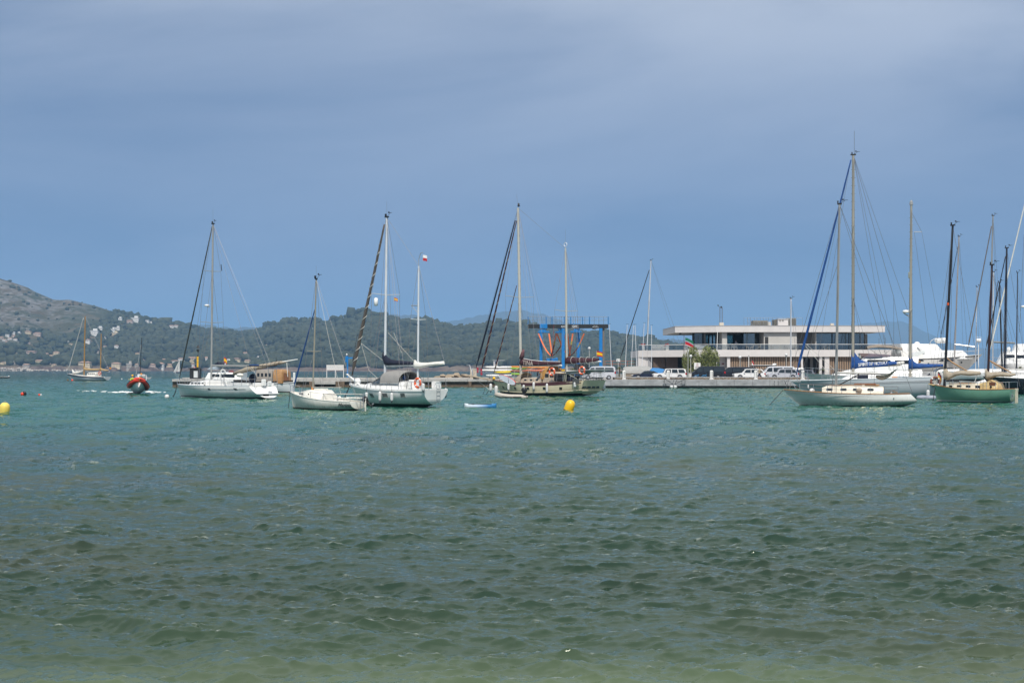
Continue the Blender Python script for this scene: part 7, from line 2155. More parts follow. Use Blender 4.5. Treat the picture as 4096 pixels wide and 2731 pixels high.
# ------------------------------------------------------------------ motor yachts and other boats behind
def motor_yacht(label, px_st, px_bow, d, z0, right, hull_h, beam, tiers, hullm=WHITE, wl=None, stripe=None, ports=0, rail=True, name='motor_yacht'):
 """tiers: [(x0 fraction, x1 fraction, z0, z1, half width, rake front, window rows)] seen along the length"""
 b = Boat(name, label, 'motorboat', px_st, 0, 8, right=right, z0=z0, d=d)
 L = abs(b.at(px_bow, 1476).x)
 b.hull((L, hull_h * 1.12), (0, hull_h * .86), beam, [(.1, None, hullm, 'hull'), (-.4, .1, ANTIB, 'bottom')], sag=.04, sternw=.85, keel=-.5, tuck=.2, bowx=[(0, L - hull_h * 1.3), (1, L)], sternx=[(0, .2), (1, 0)], fullness=2.3, maxb=.3, transom=hullm, deckm=WHITE2)
 if stripe:
  b.mk('hull_stripe', MB().loft([[p, q] for p, q in zip(b.rail_pts(.3, L * .93, 20, -.12, -.02, b.sd), b.rail_pts(.3, L * .93, 20, -.26, -.02, b.sd))], False, False), stripe)
 for k in range(ports):
  x = L * (.3 + .4 * k / max(1, ports - 1)); t = b.t_of(x); z = b.sheer(t) * .62
  b.mk('port_light', MB().lathe([(.16, 0), (.16, .02)], (x, b.sd * (b.P(t, z)[1]), z), 10, axis=(0, b.sd, 0)), DGLASS)
 for (f0, f1, za, zb, hw, rk, win) in tiers:
  c = b.cabin([(L * f1 + rk, hw * .55, hw * .3, za + .1), (L * f1, hw * .9, hw * .75, zb), (L * (f0 + f1) / 2, hw, hw * .88, zb + .03), (L * f0, hw, hw * .88, zb)], WHITE, 'superstructure', zb=za)
  for (w0, w1, wz0, wz1) in win:
   xm, ww = L * (w0 + w1) / 2, L * (w1 - w0)
   b.window(xm, wz0 + (wz1 - wz0) / 2, ww, wz1 - wz0, c, rnd=.35)
 if rail:
  for side in (1, -1):
   b.mk('rail', MB().tube(b.rail_pts(L * .45, L - .1, 12, .7, .1, side), .02, 5), STEEL)
   for p in b.rail_pts(L * .45, L - .1, 8, 0, .1, side):
    b.mk('stanchion', MB().tube([p, (p[0], p[1], p[2] + .7)], .016, 4), STEEL)
 b.LL = L
 return b
SHADEDW = mat('shaded_white_hull', (.46, .52, .50), .3, var=.08)  # hull white with its greenish shade painted into the base colour
b = motor_yacht('long white motor yacht with flybridge bimini behind the lettered blue cover', 3705, 3215, 176, 0, False, 2.05, 4.4,
    [(.05, .62, 1.9, 2.75, 1.9, 2.6, []), (.08, .50, 2.7, 4.3, 1.75, 1.5, [(.30, .49, 3.25, 3.95), (.12, .27, 3.3, 3.9)])], SHADEDW, ports=3)
L = b.LL
zq = lambda py: b.at(3500, py).z
b.mk('fly_windscreen', MB().loft([[(L * .53, 1.3, zq(1433)), (L * .55, 1.3, zq(1413))], [(L * .47, 1.5, zq(1433)), (L * .47, 1.5, zq(1414))], [(L * .30, 1.5, zq(1433)), (L * .30, 1.5, zq(1420))]], False, False).loft([[(L * .53, -1.3, zq(1433)), (L * .55, -1.3, zq(1413))], [(L * .53, 1.3, zq(1433)), (L * .55, 1.3, zq(1413))]], False, False), glass_mat('smoked_screen', (.30, .20, .20), .12))
bm_ = []
for (px, py) in ((3466, 1388), (3475, 1384), (3510, 1380), (3560, 1383), (3605, 1392)):
 p = b.at(px, py)
 bm_.append([(p.x, 1.4 * math.cos(math.pi * j / 6), p.z - .25 + .32 * math.sin(math.pi * j / 6)) for j in range(7)])
b.mk('bimini', MB().loft(bm_, False, False).loft([[(q[0], q[1], q[2] - .05) for q in r_] for r_ in bm_], False, False), mat('taupe_canvas', (.22, .185, .15), .9), smooth=40)
for (p0, p1) in (((3468, 1389), (3530, 1430)), ((3510, 1385), (3530, 1430)), ((3575, 1390), (3532, 1420)), ((3590, 1390), (3640, 1425))):
 for of in (1.3, -1.3):
  b.mk('bimini_leg', MB().tube([b.at(*p0, of), b.at(*p1, of)], .025, 4), STEEL)
b.mk('radar_arch', MB().prism([(L * .10, zq(1432)), (L * .15, zq(1432)), (L * .09, zq(1407)), (L * .03, zq(1403)), (L * .02, zq(1408))], -1.5, 1.5), WHITE2)
p = b.at(3592, 1399)
b.mk('satellite_dome', MB().lathe([(.3, -.4), (.34, 0), (.25, .25), (.02, .36)], p, 12), WHITE2, smooth=True)
for (px, y0_, y1_) in ((3516, 1352, 1376), (3542, 1350, 1380), (3632, 1370, 1405), (3537, 1340, 1410)):
 b.spar('aerial', b.at(px, y1_), b.at(px, y0_), .02, WIRE, n=4)
b.mk('brown_visor', MB().box(b.at(3608, 1440, 1.2), (2.4, .5, .34), bev=.12), TEAK, smooth=40)
b.mk('brown_visor', MB().box(b.at(3650, 1447, 1.2), (2.0, .5, .34), bev=.12), TEAK, smooth=40)
b2 = motor_yacht('low white motorboat with shade-tinted greenish hull moored before the long yacht', 3480, 3306, 163, 0, False, 1.35, 2.6, [(.15, .6, 1.2, 1.75, 1.0, 1.0, [(.35, .55, 1.4, 1.62)])], SHADEDW, rail=True)
b3 = motor_yacht('big white motor yacht standing ashore with dark window band and stripe', 3585, 3930, 236, 2.2, True, 2.75, 5.0,
     [(.0, .72, 2.3, 3.7, 2.2, 2.0, []), (.0, .42, 3.65, 4.75, 2.0, 1.4, [])], mat('ivory_gelcoat', (.66, .64, .60), .3, var=.06), stripe=BLACK, ports=3)
L = b3.LL
c3 = b3.cabin([(L * .86, .5, .3, 2.7), (L * .7, 1.7, 1.3, 3.55), (L * .2, 2.3, 2.0, 3.6), (0, 2.3, 2.0, 3.6)], mat('ivory_gelcoat', (.66, .64, .60)), 'raised_deck', zb=2.2)
for k in range(5):
 xw = L * (.08 + k * .115)
 b3.mk('window', MB().box((xw, -2.47 + .03 * k, 2.05), (L * .10, .06, .34), bev=.02), DGLASS)
p = b3.at(3765, 1362); b3.mk('tender_cover', MB().box((p.x, 0, p.z), (1.9, 1.6, .9), bev=.3), WHITE2, smooth=40)
b3.mk('radar_arch', MB().tube([b3.at(3715, 1383, 1.6), b3.at(3725, 1362, 1.5), b3.at(3745, 1352, 1.4), b3.at(3770, 1353, 1.4), b3.at(3775, 1370, 1.5)], .05, 6), STEEL)
b3.mk('wing_arch', MB().prism([(b3.at(3648, 1388).x, b3.at(3648, 1388).z), (b3.at(3660, 1392).x, b3.at(3660, 1392).z), (b3.at(3678, 1412).x, b3.at(3678, 1412).z), (b3.at(3670, 1414).x, b3.at(3670, 1414).z)], -2.2, 2.2), WHITE2)
p = b3.at(3668, 1374); b3.mk('satellite_dome', MB().lathe([(.2, -.5), (.26, -.3), (.42, -.2), (.45, .05), (.3, .25), (.02, .3)], p, 12), WHITE2, smooth=True)
lp = b3.at(3836, 1427, 1.9)
lettering('registration', '7ª MA3-36-02', GREYST, b3.t, face_mtx((lp.x, -1.95, lp.z), (1, 0, -.01)), width=.9, height=.14)
b3.mk('anchor', MB().box(b3.at(3902, 1440), (.6, .3, .5), bev=.1), BLACK)
b4 = motor_yacht('white cabin cruiser ashore at the right with raked windscreen', 4165, 3958, 228, 1.6, False, 2.2, 4.0, [(.1, .75, 2.0, 3.9, 1.7, 1.0, [(.55, .74, 2.9, 3.5), (.25, .5, 2.9, 3.5)]), (.0, .5, 3.8, 5.2, 1.5, .6, [])], WHITE, ports=2)
p = b4.at(4050, 1408); b4.mk('flybridge_top', MB().box((p.x, 0, p.z), (3.2, 2.8, .16), bev=.05), WHITE2)
p = b4.at(4035, 1395); b4.mk('satellite_dome', MB().lathe([(.2, -.4), (.3, 0), (.2, .25), (.02, .3)], p, 12), WHITE2, smooth=True)
rd_ = thing('radar_mast', 'white radar dome on a thin forked pole beside the big yacht ashore', 'radar', (X(3914, 226), 226, QZ))
MB().tube([(0, 0, 0), (0, 0, Z(1372, 226) - QZ)], .06, 6).build('pole', WHITE2, rd_)
MB().lathe([(.05, -.35), (.36, -.25), (.42, -.1), (.42, .12), (.3, .25), (.02, .27)], (0, 0, Z(1361, 226) - QZ), 14).build('dome', WHITE2, rd_, smooth=True)
MB().tube([(-.38, 0, Z(1368, 226) - QZ), (-.38, 0, Z(1349, 226) - QZ), (.38, 0, Z(1349, 226) - QZ), (.38, 0, Z(1368, 226) - QZ), (0, 0, Z(1376, 226) - QZ)], .03, 4).build('fork', WHITE2, rd_)
def back_sloop(label, d, base, top, r, m, spread, stay=None, stay_r=.05, stay_m=BLACK, back=None, z0=0.0, boom=None, Lh=8.0, boom_m=None, mast_name='mast'):
 """a sailing boat that shows little but its rig"""
 b = Boat('sailing_yacht', label, 'sailboat', base[0] + 3.6 * F / d, 0, 14, z0=z0, d=d)
 b.hull((Lh, 1.25), (0, 1.05), 2.7, [(.1, None, WHITE, 'hull'), (-.5, .1, ANTIB, 'bottom')], sag=.04, sternw=.7)
 b.cabin([(Lh * .68, .4, .3, 1.25), (Lh * .6, .75, .6, 1.5), (Lh * .3, .9, .75, 1.55)], WHITE)
 b0_ = b.at(*base); b0_.z = 1.1
 tp = b.at(*top)
 b.mast(b0_, tp, r, m, [(b.at(base[0], py).z, hl) for py, hl in spread], 1.1)
 if stay: b.furled(b.at(*stay[0]), b.at(*stay[1]), stay_r, stay_m, taper=.8)
 if back: b.wire(tp, b.at(*back), 'backstay', .016); b.wire(tp, b.at(back[0] - 18, back[1]), 'topping_lift', .013)
 if boom: b.mk('boom', MB().tube([b.at(*boom[0]), b.at(*boom[1])], .12, 7), boom_m or ALUB)
 return b
back_sloop('sloop with dark furled jib and two level mast moored behind the car park', 296, (2583, 1400), (2604, 1042), .13, ALUB, [(1168, .8), (1266, 1.0)], ((2597, 1080), (2478, 1442)), .10, BLACK, (2722, 1380), Lh=11)
back_sloop('slim silver masted dinghy sloop parked in front of the club slats', 228, (3163, 1466), (3164, 1194), .11, ALUB, [(1367, .55)], None, back=(3205, 1465), z0=QZ + .2, Lh=5)
back_sloop('sloop with tan grey mast and white boom ashore behind the black foremast', 216, (3816, 1390), (3836, 946), .11, mat('pinkish_mast', (.36, .33, .31), .5), [(1108, .9), (1236, 1.1)], ((3832, 985), (3760, 1360)), .05, BLACK, (3872, 1440), z0=QZ, boom=((3818, 1377), (3898, 1387)), Lh=9)
back_sloop('tall grey masted sloop with grey furled jib behind the brown mizzen', 205, (3955, 1400), (3972, 863), .12, ALU, [(1058, 1.0), (1220, 1.2)], ((3966, 905), (3870, 1400)), .09, mat('grey_furl', (.13, .12, .12), .8), (4010, 1420), z0=QZ, Lh=10)
back_sloop('sloop with black mast and grey stowed sail on a raised boom at the right', 190, (4010, 1470), (3998, 1130), .11, BLM, [(1272, .7)], ((3990, 1130), (3960, 1400)), .05, BLACK, (4075, 1400), z0=0, boom=((3975, 1368), (4060, 1372)), Lh=9, boom_m=GREYC)
back_sloop('sloop whose mast stands behind the flying white forestay', 215, (3971, 1400), (3974, 1088), .10, ALUB, [(1222, .8)], None, back=(4040, 1420), z0=QZ, Lh=7)
back_sloop('sloop with thin pale mast just right of the black foremast boom', 220, (3902, 1440), (3908, 1148), .07, ALUB, [(1290, .6)], None, back=(3935, 1430), z0=QZ, Lh=6)
back_sloop('sloop with thin dark mast near the right edge behind the navy hull', 214, (4066, 1440), (4070, 1090), .08, BLM, [(1240, .7)], None, back=(4095, 1430), z0=QZ, Lh=7)
b = back_sloop('large sloop at the right edge with a white furled jib crossing the picture', 172, (4120, 1500), (4122, 700), .13, ALUB, [(950, 1.2), (1200, 1.4)], ((4105, 790), (3958, 1410)), .085, WHITEC, None, z0=0, Lh=14)
b.wire(b.at(4096, 940), b.at(4078, 1330), 'shroud', .02)
b.mk('radar', MB().lathe([(.02, -.16), (.25, -.12), (.27, .05), (.02, .14)], b.at(4093, 1226), 12), WHITE2, smooth=True)
for k, (tx, ty, bx_, by_) in enumerate(((2437, 1298, 2447, 1466), (2509, 1299, 2500, 1466), (2534, 1301, 2523, 1464), (2540, 1300, 2548, 1464), (2577, 1293, 2566, 1466), (2606, 1303, 2607, 1468))):
 d = 232 + k * 1.5
 t = thing('dinghy_sailboat', 'small white sailing dinghy ashore whose thin leaning mast is number %s from the lift' % ('one', 'two', 'three', 'four', 'five', 'six')[k], 'sailboat', (X(bx_, d), d, QZ), 0, 'sailing dinghies ashore')
 rings = []
 for i in range(8):
  u = i / 7
  w_ = .75 * (1 - u ** 2.2) + .02
  rings.append([(-u * 3.2 + 1.8, w_, .65 + .1 * u), (-u * 3.2 + 1.8, w_ * .7, .3 + .2 * u), (-u * 3.2 + 1.8, 0, .2 + .25 * u), (-u * 3.2 + 1.8, -w_ * .7, .3 + .2 * u), (-u * 3.2 + 1.8, -w_, .65 + .1 * u)])
 MB().loft(rings, True, True).build('hull', WHITE, t, smooth=40)
 MB().box((.6, 0, .12), (.1, 1.2, .24)).box((-.8, 0, .15), (.1, 1.2, .3)).build('cradle', STEEL, t)
 tp = Vector((X(tx, d) - X(bx_, d), 0, Z(ty, d) - QZ))
 MB().tube([(0, 0, .5), tp], [.06, .045], 6).build('mast', ALUB, t)
 MB().tube([tp + Vector((-.2, 0, .12)), tp + Vector((.25, 0, .12))], .02, 4).build('wind_vane', BLACK, t)
 MB().tube([tp, (-1.2, 0, .75)], .012, 3).build('forestay', WIRE, t)
# ketch with wooden masts, far left
b = Boat('ketch', 'white ketch with varnished wooden masts and tan sails, far left', 'sailboat', 431, 1523, 30)
bow = b.at(268, 1493); st = b.at(432, 1506)
b.hull((bow.x, bow.z), (st.x, st.z), 3.0, [(.15, None, WHITE, 'hull'), (-.3, .15, ANTIB, 'bottom')], sag=.1, sternw=.66, bowx=[(0, bow.x - 2.2), (.4, bow.x - 1.4), (1, bow.x)], tuck=.5)
b.mk('sheer_stripe', MB().loft([[p, q] for p, q in zip(b.rail_pts(.2, bow.x - .4, 20, -.08, -.02, 1), b.rail_pts(.2, bow.x - .4, 20, -.32, -.02, 1))], False, False), NAVY)
b.lifelines(.8, bow.x - 1, 6, .65); b.pulpit(1.4, .8, over=.5)
cab = b.cabin([(6.2, .8, .6, 1.75), (5.7, .95, .8, 2.0), (3.2, 1.0, .85, 2.05), (3.0, 1.0, .85, 1.9)], OFFW)
for k in range(4): b.window(5.4 - k * .62, 1.72, .42, .26, cab, rnd=.2)
mp0, mp1 = b.at(336, 1500), b.at(341, 1265); ms = b.mast(mp0, mp1, .16, SPAR, [(b.at(338, 1390).z, .9)], 1.3, gear=False)
z0_, z1_ = b.at(402, 1490), b.at(405, 1335); b.mast(z0_, z1_, .13, SPAR, [(b.at(403, 1400).z, .5)], 1.0, name='mizzen_mast', gear=False)
b.furled(b.at(334, 1272), b.at(272, 1485), .13, mat('pale_sailcloth', (.42, .43, .42), .9), taper=.8)
b.cover([(335, 1466, 1480, .2), (345, 1472, 1482, .3), (370, 1474, 1482, .3), (400, 1474, 1481, .25)], mat('ochre_sail', (.36, .25, .12), .9))
b.cover([(402, 1470, 1478, .2), (410, 1474, 1482, .3), (425, 1478, 1484, .25), (434, 1479, 1483, .15)], mat('ochre_sail', (.36, .25, .12)))
b.mk('deck_sail', MB().tube([b.at(290, 1480), b.at(295, 1492), b.at(330, 1484)], [.15, .4, .1], 7), WHITEC, smooth=True)
b.wire(mp1, b.at(440, 1490), 'backstay', .025); b.mk('stern_frame', MB().tube([b.at(424, 1500), b.at(428, 1488), b.at(440, 1488)], .05, 5), STEEL)
lifebuoy(b.world(b.at(399, 1493, .8)), 'red and white lifebuoy on the wooden masted ketch', .38, axis=tuple(b.pt_))
flag(b.world(b.at(437, 1469)), .5, .35, [(.25, RED), (.5, YELF), (.25, RED)], 'tiny ensign at the stern of the wooden masted ketch', .2)
# small sloop behind the rescue boat
b = Boat('sailing_yacht', 'small white sloop with black mast moored behind the red rescue boat', 'sailboat', 594, 1518, 45)
bow = b.at(541, 1505); st = b.at(594, 1508)
b.hull((bow.x, bow.z), (st.x, st.z), 2.4, [(.05, None, WHITE, 'hull'), (-.3, .05, WHITE, 'bottom')], sag=.05, sternw=.8)
b.cabin([(bow.x - 1.6, .4, .3, 1.2), (bow.x - 2.1, .7, .55, 1.45), (bow.x - 3.9, .75, .6, 1.4)], WHITE)
b.mast(b.at(560, 1500), b.at(567, 1355), .09, BLM, [], 1.0); b.furled(b.at(564, 1380), b.at(543, 1503), .07, mat('pale_sailcloth', (.42, .43, .42)), taper=.9); b.spar('boom', b.at(561, 1491), b.at(580, 1493), .07, BLM)
# sailing dinghy under sail
d = 1000
t = thing('sailing_dinghy', 'sailing boat with white sails out by the far shore', 'sailboat', (X(712, d), d, 0))
MB().loft([[(-2.2, .0, .7), (-2.2, 0, .3), (-2.2, 0, .2)], [(0, -1, .6), (0, 0, 0), (0, 1, .6)], [(2.4, -.7, .6), (2.4, 0, .1), (2.4, .7, .6)]], False, True).build('hull', WHITE, t)
zs_ = lambda py: Z(py, d)
MB().tube([(.6, 0, .4), (1.2, 0, zs_(1433))], .07, 5).build('mast', ALU, t)
MB().add([(-.6, 0, zs_(1486)), (1.3, 0, zs_(1486)), (1.2, 0, zs_(1434)), (.9, -.5, zs_(1465)), (1.0, -.35, zs_(1450))], [(0, 3, 4, 2), (0, 1, 3), (1, 2, 4, 3)]).build('mainsail', WHITEC, t)
MB().add([(-3.3, 0, zs_(1489)), (-1.0, .3, zs_(1486)), (1.0, 0, zs_(1440)), (-.9, -.5, zs_(1468))], [(0, 1, 3), (1, 2, 3), (0, 3, 2)]).build('jib', WHITEC, t)
person('sailor in red sitting in the sailing boat by the far shore', (X(712, d) - .6, d, .15), 0, 'sit', cloth('redtop', (.3, .03, .03)), cloth('dark', (.03, .03, .04)), h=1.6)
d = dep(1512)
t = thing('rowing_boat', 'low dark rowing boat cut by the left edge of the picture', 'boat', (X(12, d), d, 0))
MB().loft([[(-3.5 + 5.6 * u, -.8 * (1 - abs(2 * u - 1) ** 3) - .05, .42), (-3.5 + 5.6 * u, 0, -.1), (-3.5 + 5.6 * u, .8 * (1 - abs(2 * u - 1) ** 3) + .05, .42)] for u in (0, .2, .4, .6, .8, 1)], False, True).build('hull', BLACK, t)
MB().bx(-3.3, 1.9, -.72, -.66, .40, .5).build('gunwale', WHITE2, t); MB().box((1.85, 0, .55), (.4, .4, .4), bev=.1).build('engine_cowl', FENDER, t)
# wooden boat with lateen yard behind the white sloop
b = Boat('wooden_boat', 'traditional white wooden boat with brown cabin and long furled lateen yard', 'boat', 1178, 1570, 25)
b.hull((9.2, 1.35), (-.1, 1.3), 2.9, [(.12, None, mat('white_planked_hull', (.60, .62, .63), .4, var=.1, stretch=(.3, 1, 6)), 'hull'), (-.3, .12, ANTIR, 'bottom')], sag=.2, sternw=.12, tuck=.1, maxb=.5)
b.toerail(GREYST, .03, -.12, 'rubbing_strake')
for side in (1, -1):
 b.mk('dark_bulwark', MB().loft([[p, q] for p, q in zip(b.rail_pts(.4, 8.6, 18, .22, .05, side), b.rail_pts(.4, 8.6, 18, -.02, .05, side))], False, False), mat('tarred_plank', (.03, .025, .02), .6))
b.mk('stern_post', MB().box(b.at(1177, 1515), (.22, .2, 1.5), bev=.03), WHITE2)
GBW = mat('grey_brown_panel', (.27, .24, .21), .7, var=.15)
cb = b.cabin([(4.9, .95, .9, 2.55), (4.7, 1.0, .95, 2.7), (2.6, 1.0, .95, 2.75), (2.5, 1.0, .95, 2.6)], GBW, zb=1.1)
for k in range(4): b.window(4.5 - k * .55, 2.12, .3, .4, cb, rnd=.3)
cb2 = b.cabin([(2.4, 1.0, .9, 2.6), (2.2, 1.0, .9, 2.78), (1.3, .95, .85, 2.75), (1.1, .95, .85, 2.5)], VARN, 'wheelhouse', zb=1.1)
b.mk('cabin_door', MB().box((1.08, .15, 1.75), (.06, 1.0, 1.2)), mat('reddish_door', (.26, .11, .05), .5)); b.mk('porthole', MB().torus((1.04, .0, 2.25), .16, .04, (1, 0, 0), 14, 5), mat('brass', (.35, .22, .08), .4, metal=.6))
yd = [b.at(935, 1495), b.at(990, 1477), b.at(1060, 1463), b.at(1120, 1450), b.at(1190, 1437)]
b.mk('furled_lateen_sail', MB().tube(yd[:4] + [b.at(1145, 1448)], [.2, .32, .28, .2, .1], 9), TANC, smooth=True)
b.mk('lateen_yard', MB().tube([yd[0], yd[2] + Vector((0, .1, .1)), yd[4]], [.09, .11, .06], 7), WHITE2)
for k in range(9): b.mk('sail_tie', MB().torus(yd[1].lerp(yd[3], k / 8), .3, .02, (1, 0, .25), 12, 4), DROPE)
b.mk('prop_pole', MB().tube([b.at(1151, 1507), b.at(1147, 1450)], .04, 5), WHITE2); b.mk('mast_light', MB().tube([b.at(1105, 1460), b.at(1105, 1430)], .03, 4), BLACK)
b.wire(b.at(1151, 1450), b.at(1175, 1500), 'stay', .015)
b.mk('deck_net', MB().tube([b.at(1000, 1475, .8), b.at(1030, 1498, .8)], .02, 4).tube([b.at(1010, 1472, .8), b.at(1025, 1500, .8)], .02, 4), ROPE)
b.mk('foredeck_gear', MB().ball(b.at(960, 1500, .4), .35, 8, (1.6, .8, .7)), WHITEC, smooth=True)
b5 = motor_yacht('white cabin cruiser with blue awning lying behind the white cruising sloop', 985, 812, 186, 0, False, 1.5, 3.0, [(.05, .82, 1.3, 2.35, 1.25, .7, [(.55, .75, 1.7, 2.15), (.2, .5, 1.7, 2.15)])], WHITE)
p = b5.at(895, 1459); b5.mk('blue_awning', MB().prism([(b5.at(866, 1458).x, b5.at(866, 1458).z), (b5.at(899, 1458).x, b5.at(899, 1458).z), (b5.at(882, 1447).x, b5.at(882, 1447).z)], -1.1, 1.1), NAVY)
b5.mk('windscreen_roof', MB().prism([(b5.at(840, 1478).x, b5.at(840, 1478).z), (b5.at(885, 1478).x, b5.at(885, 1478).z), (b5.at(852, 1467).x, b5.at(852, 1467).z)], -1.1, 1.1), mat('pale_blue_canvas', (.35, .42, .48), .7))
b5.mk('lifebuoy_ring', MB().torus(b5.at(892, 1487, 1.3), .28, .08, (0, 1, 0), 16, 6), WHITE2)
b5.mk('radar_post', MB().tube([b5.at(900, 1458), b5.at(910, 1438), b5.at(920, 1439)], .08, 6), ALUB)
b5.mk('cooking_pots', MB().ball(b5.at(925, 1488, .8), .3, 8, (1.4, .8, .8)), mat('dark_red_cover', (.14, .02, .025), .6), smooth=True); b5.mk('deck_crates', MB().box(b5.at(912, 1497, .8), (.7, .5, .4), bev=.04), mat('tan_crate', (.42, .28, .18), .7))
# ------------------------------------------------------------------ parked vehicles
TYRE = mat('tyre', (.015, .015, .016), .85); RIMM = mat('alloy_rim', (.5, .5, .52), .35, metal=.6)
CGL = mat('car_glass', (.02, .028, .032), .06, var=.1, spec=.6); LAMPR = mat('tail_lamp', (.35, .01, .012), .25); LAMPW = mat('head_lamp', (.55, .57, .6), .15)
PROF = {  # body outline and side windows in fractions of length (front at 0) and height
 'van': ([(0, .20), (.01, .42), (.09, .52), (.14, .56), (.27, .90), (.31, .97), (.45, 1.0), (.95, .99), (.985, .90), (1.0, .45), (.995, .18), (0.02, .14)], [[(.19, .58), (.28, .88), (.38, .90), (.38, .58)], [(.41, .58), (.41, .90), (.66, .90), (.66, .58)], [(.685, .58), (.685, .90), (.93, .89), (.95, .58)]]),
 'suv': ([(0, .25), (.0, .48), (.04, .56), (.24, .60), (.36, .94), (.42, .99), (.60, 1.0), (.88, .97), (.985, .62), (1.0, .5), (.995, .22), (.02, .18)], [[(.30, .62), (.385, .92), (.53, .94), (.53, .62)], [(.55, .62), (.55, .94), (.74, .93), (.76, .62)], [(.78, .62), (.765, .92), (.86, .91), (.93, .63)]]),
 'old': ([(0, .25), (.0, .50), (.02, .55), (.30, .58), (.37, .95), (.40, .985), (.93, .985), (.975, .93), (1.0, .56), (1.0, .22), (.02, .20)], [[(.335, .60), (.40, .93), (.53, .93), (.53, .60)], [(.56, .60), (.56, .93), (.72, .93), (.74, .60)], [(.77, .60), (.75, .93), (.92, .92), (.965, .60)]]),
 'car': ([(0, .25), (.0, .48), (.06, .56), (.26, .62), (.40, .96), (.52, 1.0), (.70, .97), (.88, .68), (.99, .62), (1.0, .3), (.99, .2), (.02, .18)], [[(.31, .64), (.42, .93), (.55, .95), (.55, .64)], [(.57, .64), (.57, .95), (.68, .93), (.80, .66)]])}
def vehicle(label, kind, px0, px1, py_top, d, col_, rough=.25, cat='car', bars=False, z=QZ):
 L = (px1 - px0) * d / F
 Hh = Z(py_top, d) - z
 Wd = 1.9 if kind == 'van' else 1.75
 m = mat('paint_%s' % label[:22], col_, rough, var=.04, coat=.5, metal=.0)
 t = thing({'van': 'parked_van', 'suv': 'parked_suv', 'old': 'parked_suv', 'car': 'parked_car'}[kind], label, cat, (X(px0, d), d, z), 0, 'vehicles parked along the quay')
 body, wins = PROF[kind]
 rings = []
 for (y, sh, tz) in ((0, .035, .0), (.06, .0, 0), (Wd * .5, 0, .012), (Wd - .06, 0, 0), (Wd, .035, 0)):
  ring = []
  for (a, h_) in body:
   k = max(0, (h_ - .55)) * (.16 if y in (0, Wd) else .10 if y in (.06, Wd - .06) else 0)
   yy = y + (k if y < Wd / 2 else -k if y > Wd / 2 else 0)
   ring.append((lerp(a, .5, sh) * L, yy, lerp(h_, .5, sh * .6) * Hh + tz * Hh))
  rings.append(ring)
 MB().loft(rings, True, True).build('body', m, t, smooth=35)
 for w in wins:
  for far in (0, 1):
   A = [(a * L, (max(0, (h_ - .55)) * .16 + .01 - .018) if not far else Wd - (max(0, (h_ - .55)) * .16 + .01 - .018), h_ * Hh) for a, h_ in w]
   Bq = [(p[0], p[1] + (.05 if not far else -.05), p[2]) for p in A]
   n = len(A)
   MB().add(A + Bq, [tuple(range(n)), tuple(range(2 * n - 1, n - 1, -1))] + [(i, (i + 1) % n, n + (i + 1) % n, n + i) for i in range(n)]).build('side_window', CGL, t)
 # windscreen strip
 f = {'van': (3, 4), 'suv': (3, 4), 'old': (3, 4), 'car': (3, 4)}[kind]
 p, q = body[f[0]], body[f[1]]
 A = [(lerp(p[0], q[0], .08) * L - .02, .16, lerp(p[1], q[1], .08) * Hh), (lerp(p[0], q[0], .95) * L - .02, .22, lerp(p[1], q[1], .95) * Hh)]
 MB().add([A[0], A[1], (A[1][0], Wd - .22, A[1][2]), (A[0][0], Wd - .16, A[0][2])] + [(v[0] + .05, v[1], v[2]) for v in (A[0], A[1], (A[1][0], Wd - .22, A[1][2]), (A[0][0], Wd - .16, A[0][2]))], [(0, 1, 2, 3), (7, 6, 5, 4), (0, 4, 5, 1), (1, 5, 6, 2), (2, 6, 7, 3), (3, 7, 4, 0)]).build('windscreen', CGL, t)
 rw = .33
 for (fx, nm) in ((.19, 'wheel'), (.80, 'wheel')):
  for y in (.10, Wd - .10):
   w_ = MB().lathe([(rw * .62, -.11), (rw * .95, -.11), (rw, -.07), (rw, .07), (rw * .95, .11), (rw * .62, .11)], (fx * L, y, rw), 18, axis=(0, 1, 0)).build(nm, TYRE, t, smooth=30)
   MB().lathe([(.02, -.02), (rw * .6, -.015), (rw * .62, .02)], (fx * L, y - (.105 if y < 1 else -.105), rw), 14, axis=(0, 1 if y > 1 else -1, 0)).build('rim', RIMM, w_)
   for k in range(5):
    a = 2 * math.pi * k / 5
    MB().box((fx * L + math.cos(a) * rw * .35, y - (.13 if y < 1 else -.13), rw + math.sin(a) * rw * .35), (.06, .02, .06)).build('spoke', RIMM, w_)
  for y in (-.008,):
   MB().torus((fx * L, .0, rw), rw * 1.12, .035, (0, 1, 0), 10, 5, math.pi, 2 * math.pi).build('wheel_arch', RUBBER if kind != 'van' else m, t)
 MB().box((.03 * L, .12, .46 * Hh), (.09 * L, .22, .09 * Hh), bev=.03).build('headlight', LAMPW, t); MB().box((.03 * L, Wd - .12, .46 * Hh), (.09 * L, .22, .09 * Hh), bev=.03).build('headlight', LAMPW, t)
 for y in (.09, Wd - .09):
  MB().box((.985 * L, y, .52 * Hh), (.04 * L, .2, .16 * Hh), bev=.02).build('tail_light', LAMPR, t)
 MB().box((wins[0][0][0] * L + .12, -.1, .62 * Hh), (.2, .18, .15), bev=.04).build('mirror', m, t)
 for k in (0, 1):
  MB().box(((wins[k][-1][0]) * L - .12, -.012, .50 * Hh), (.18, .03, .03)).build('door_handle', m, t)
  MB().box(((wins[k][-1][0]) * L + .03, -.004, .40 * Hh), (.012, .012, .42 * Hh)).build('door_seam', BLACK, t)
 if bars: MB().bx(.45 * L, .9 * L, .15, .2, Hh + .01, Hh + .06).build('roof_bar', GREYST, t)
 return t
vehicle('silver white van with dark windows parked by the stern of the cream ketch', 'van', 2326, 2463, 1465, 210.3, (.52, .53, .56), cat='van')
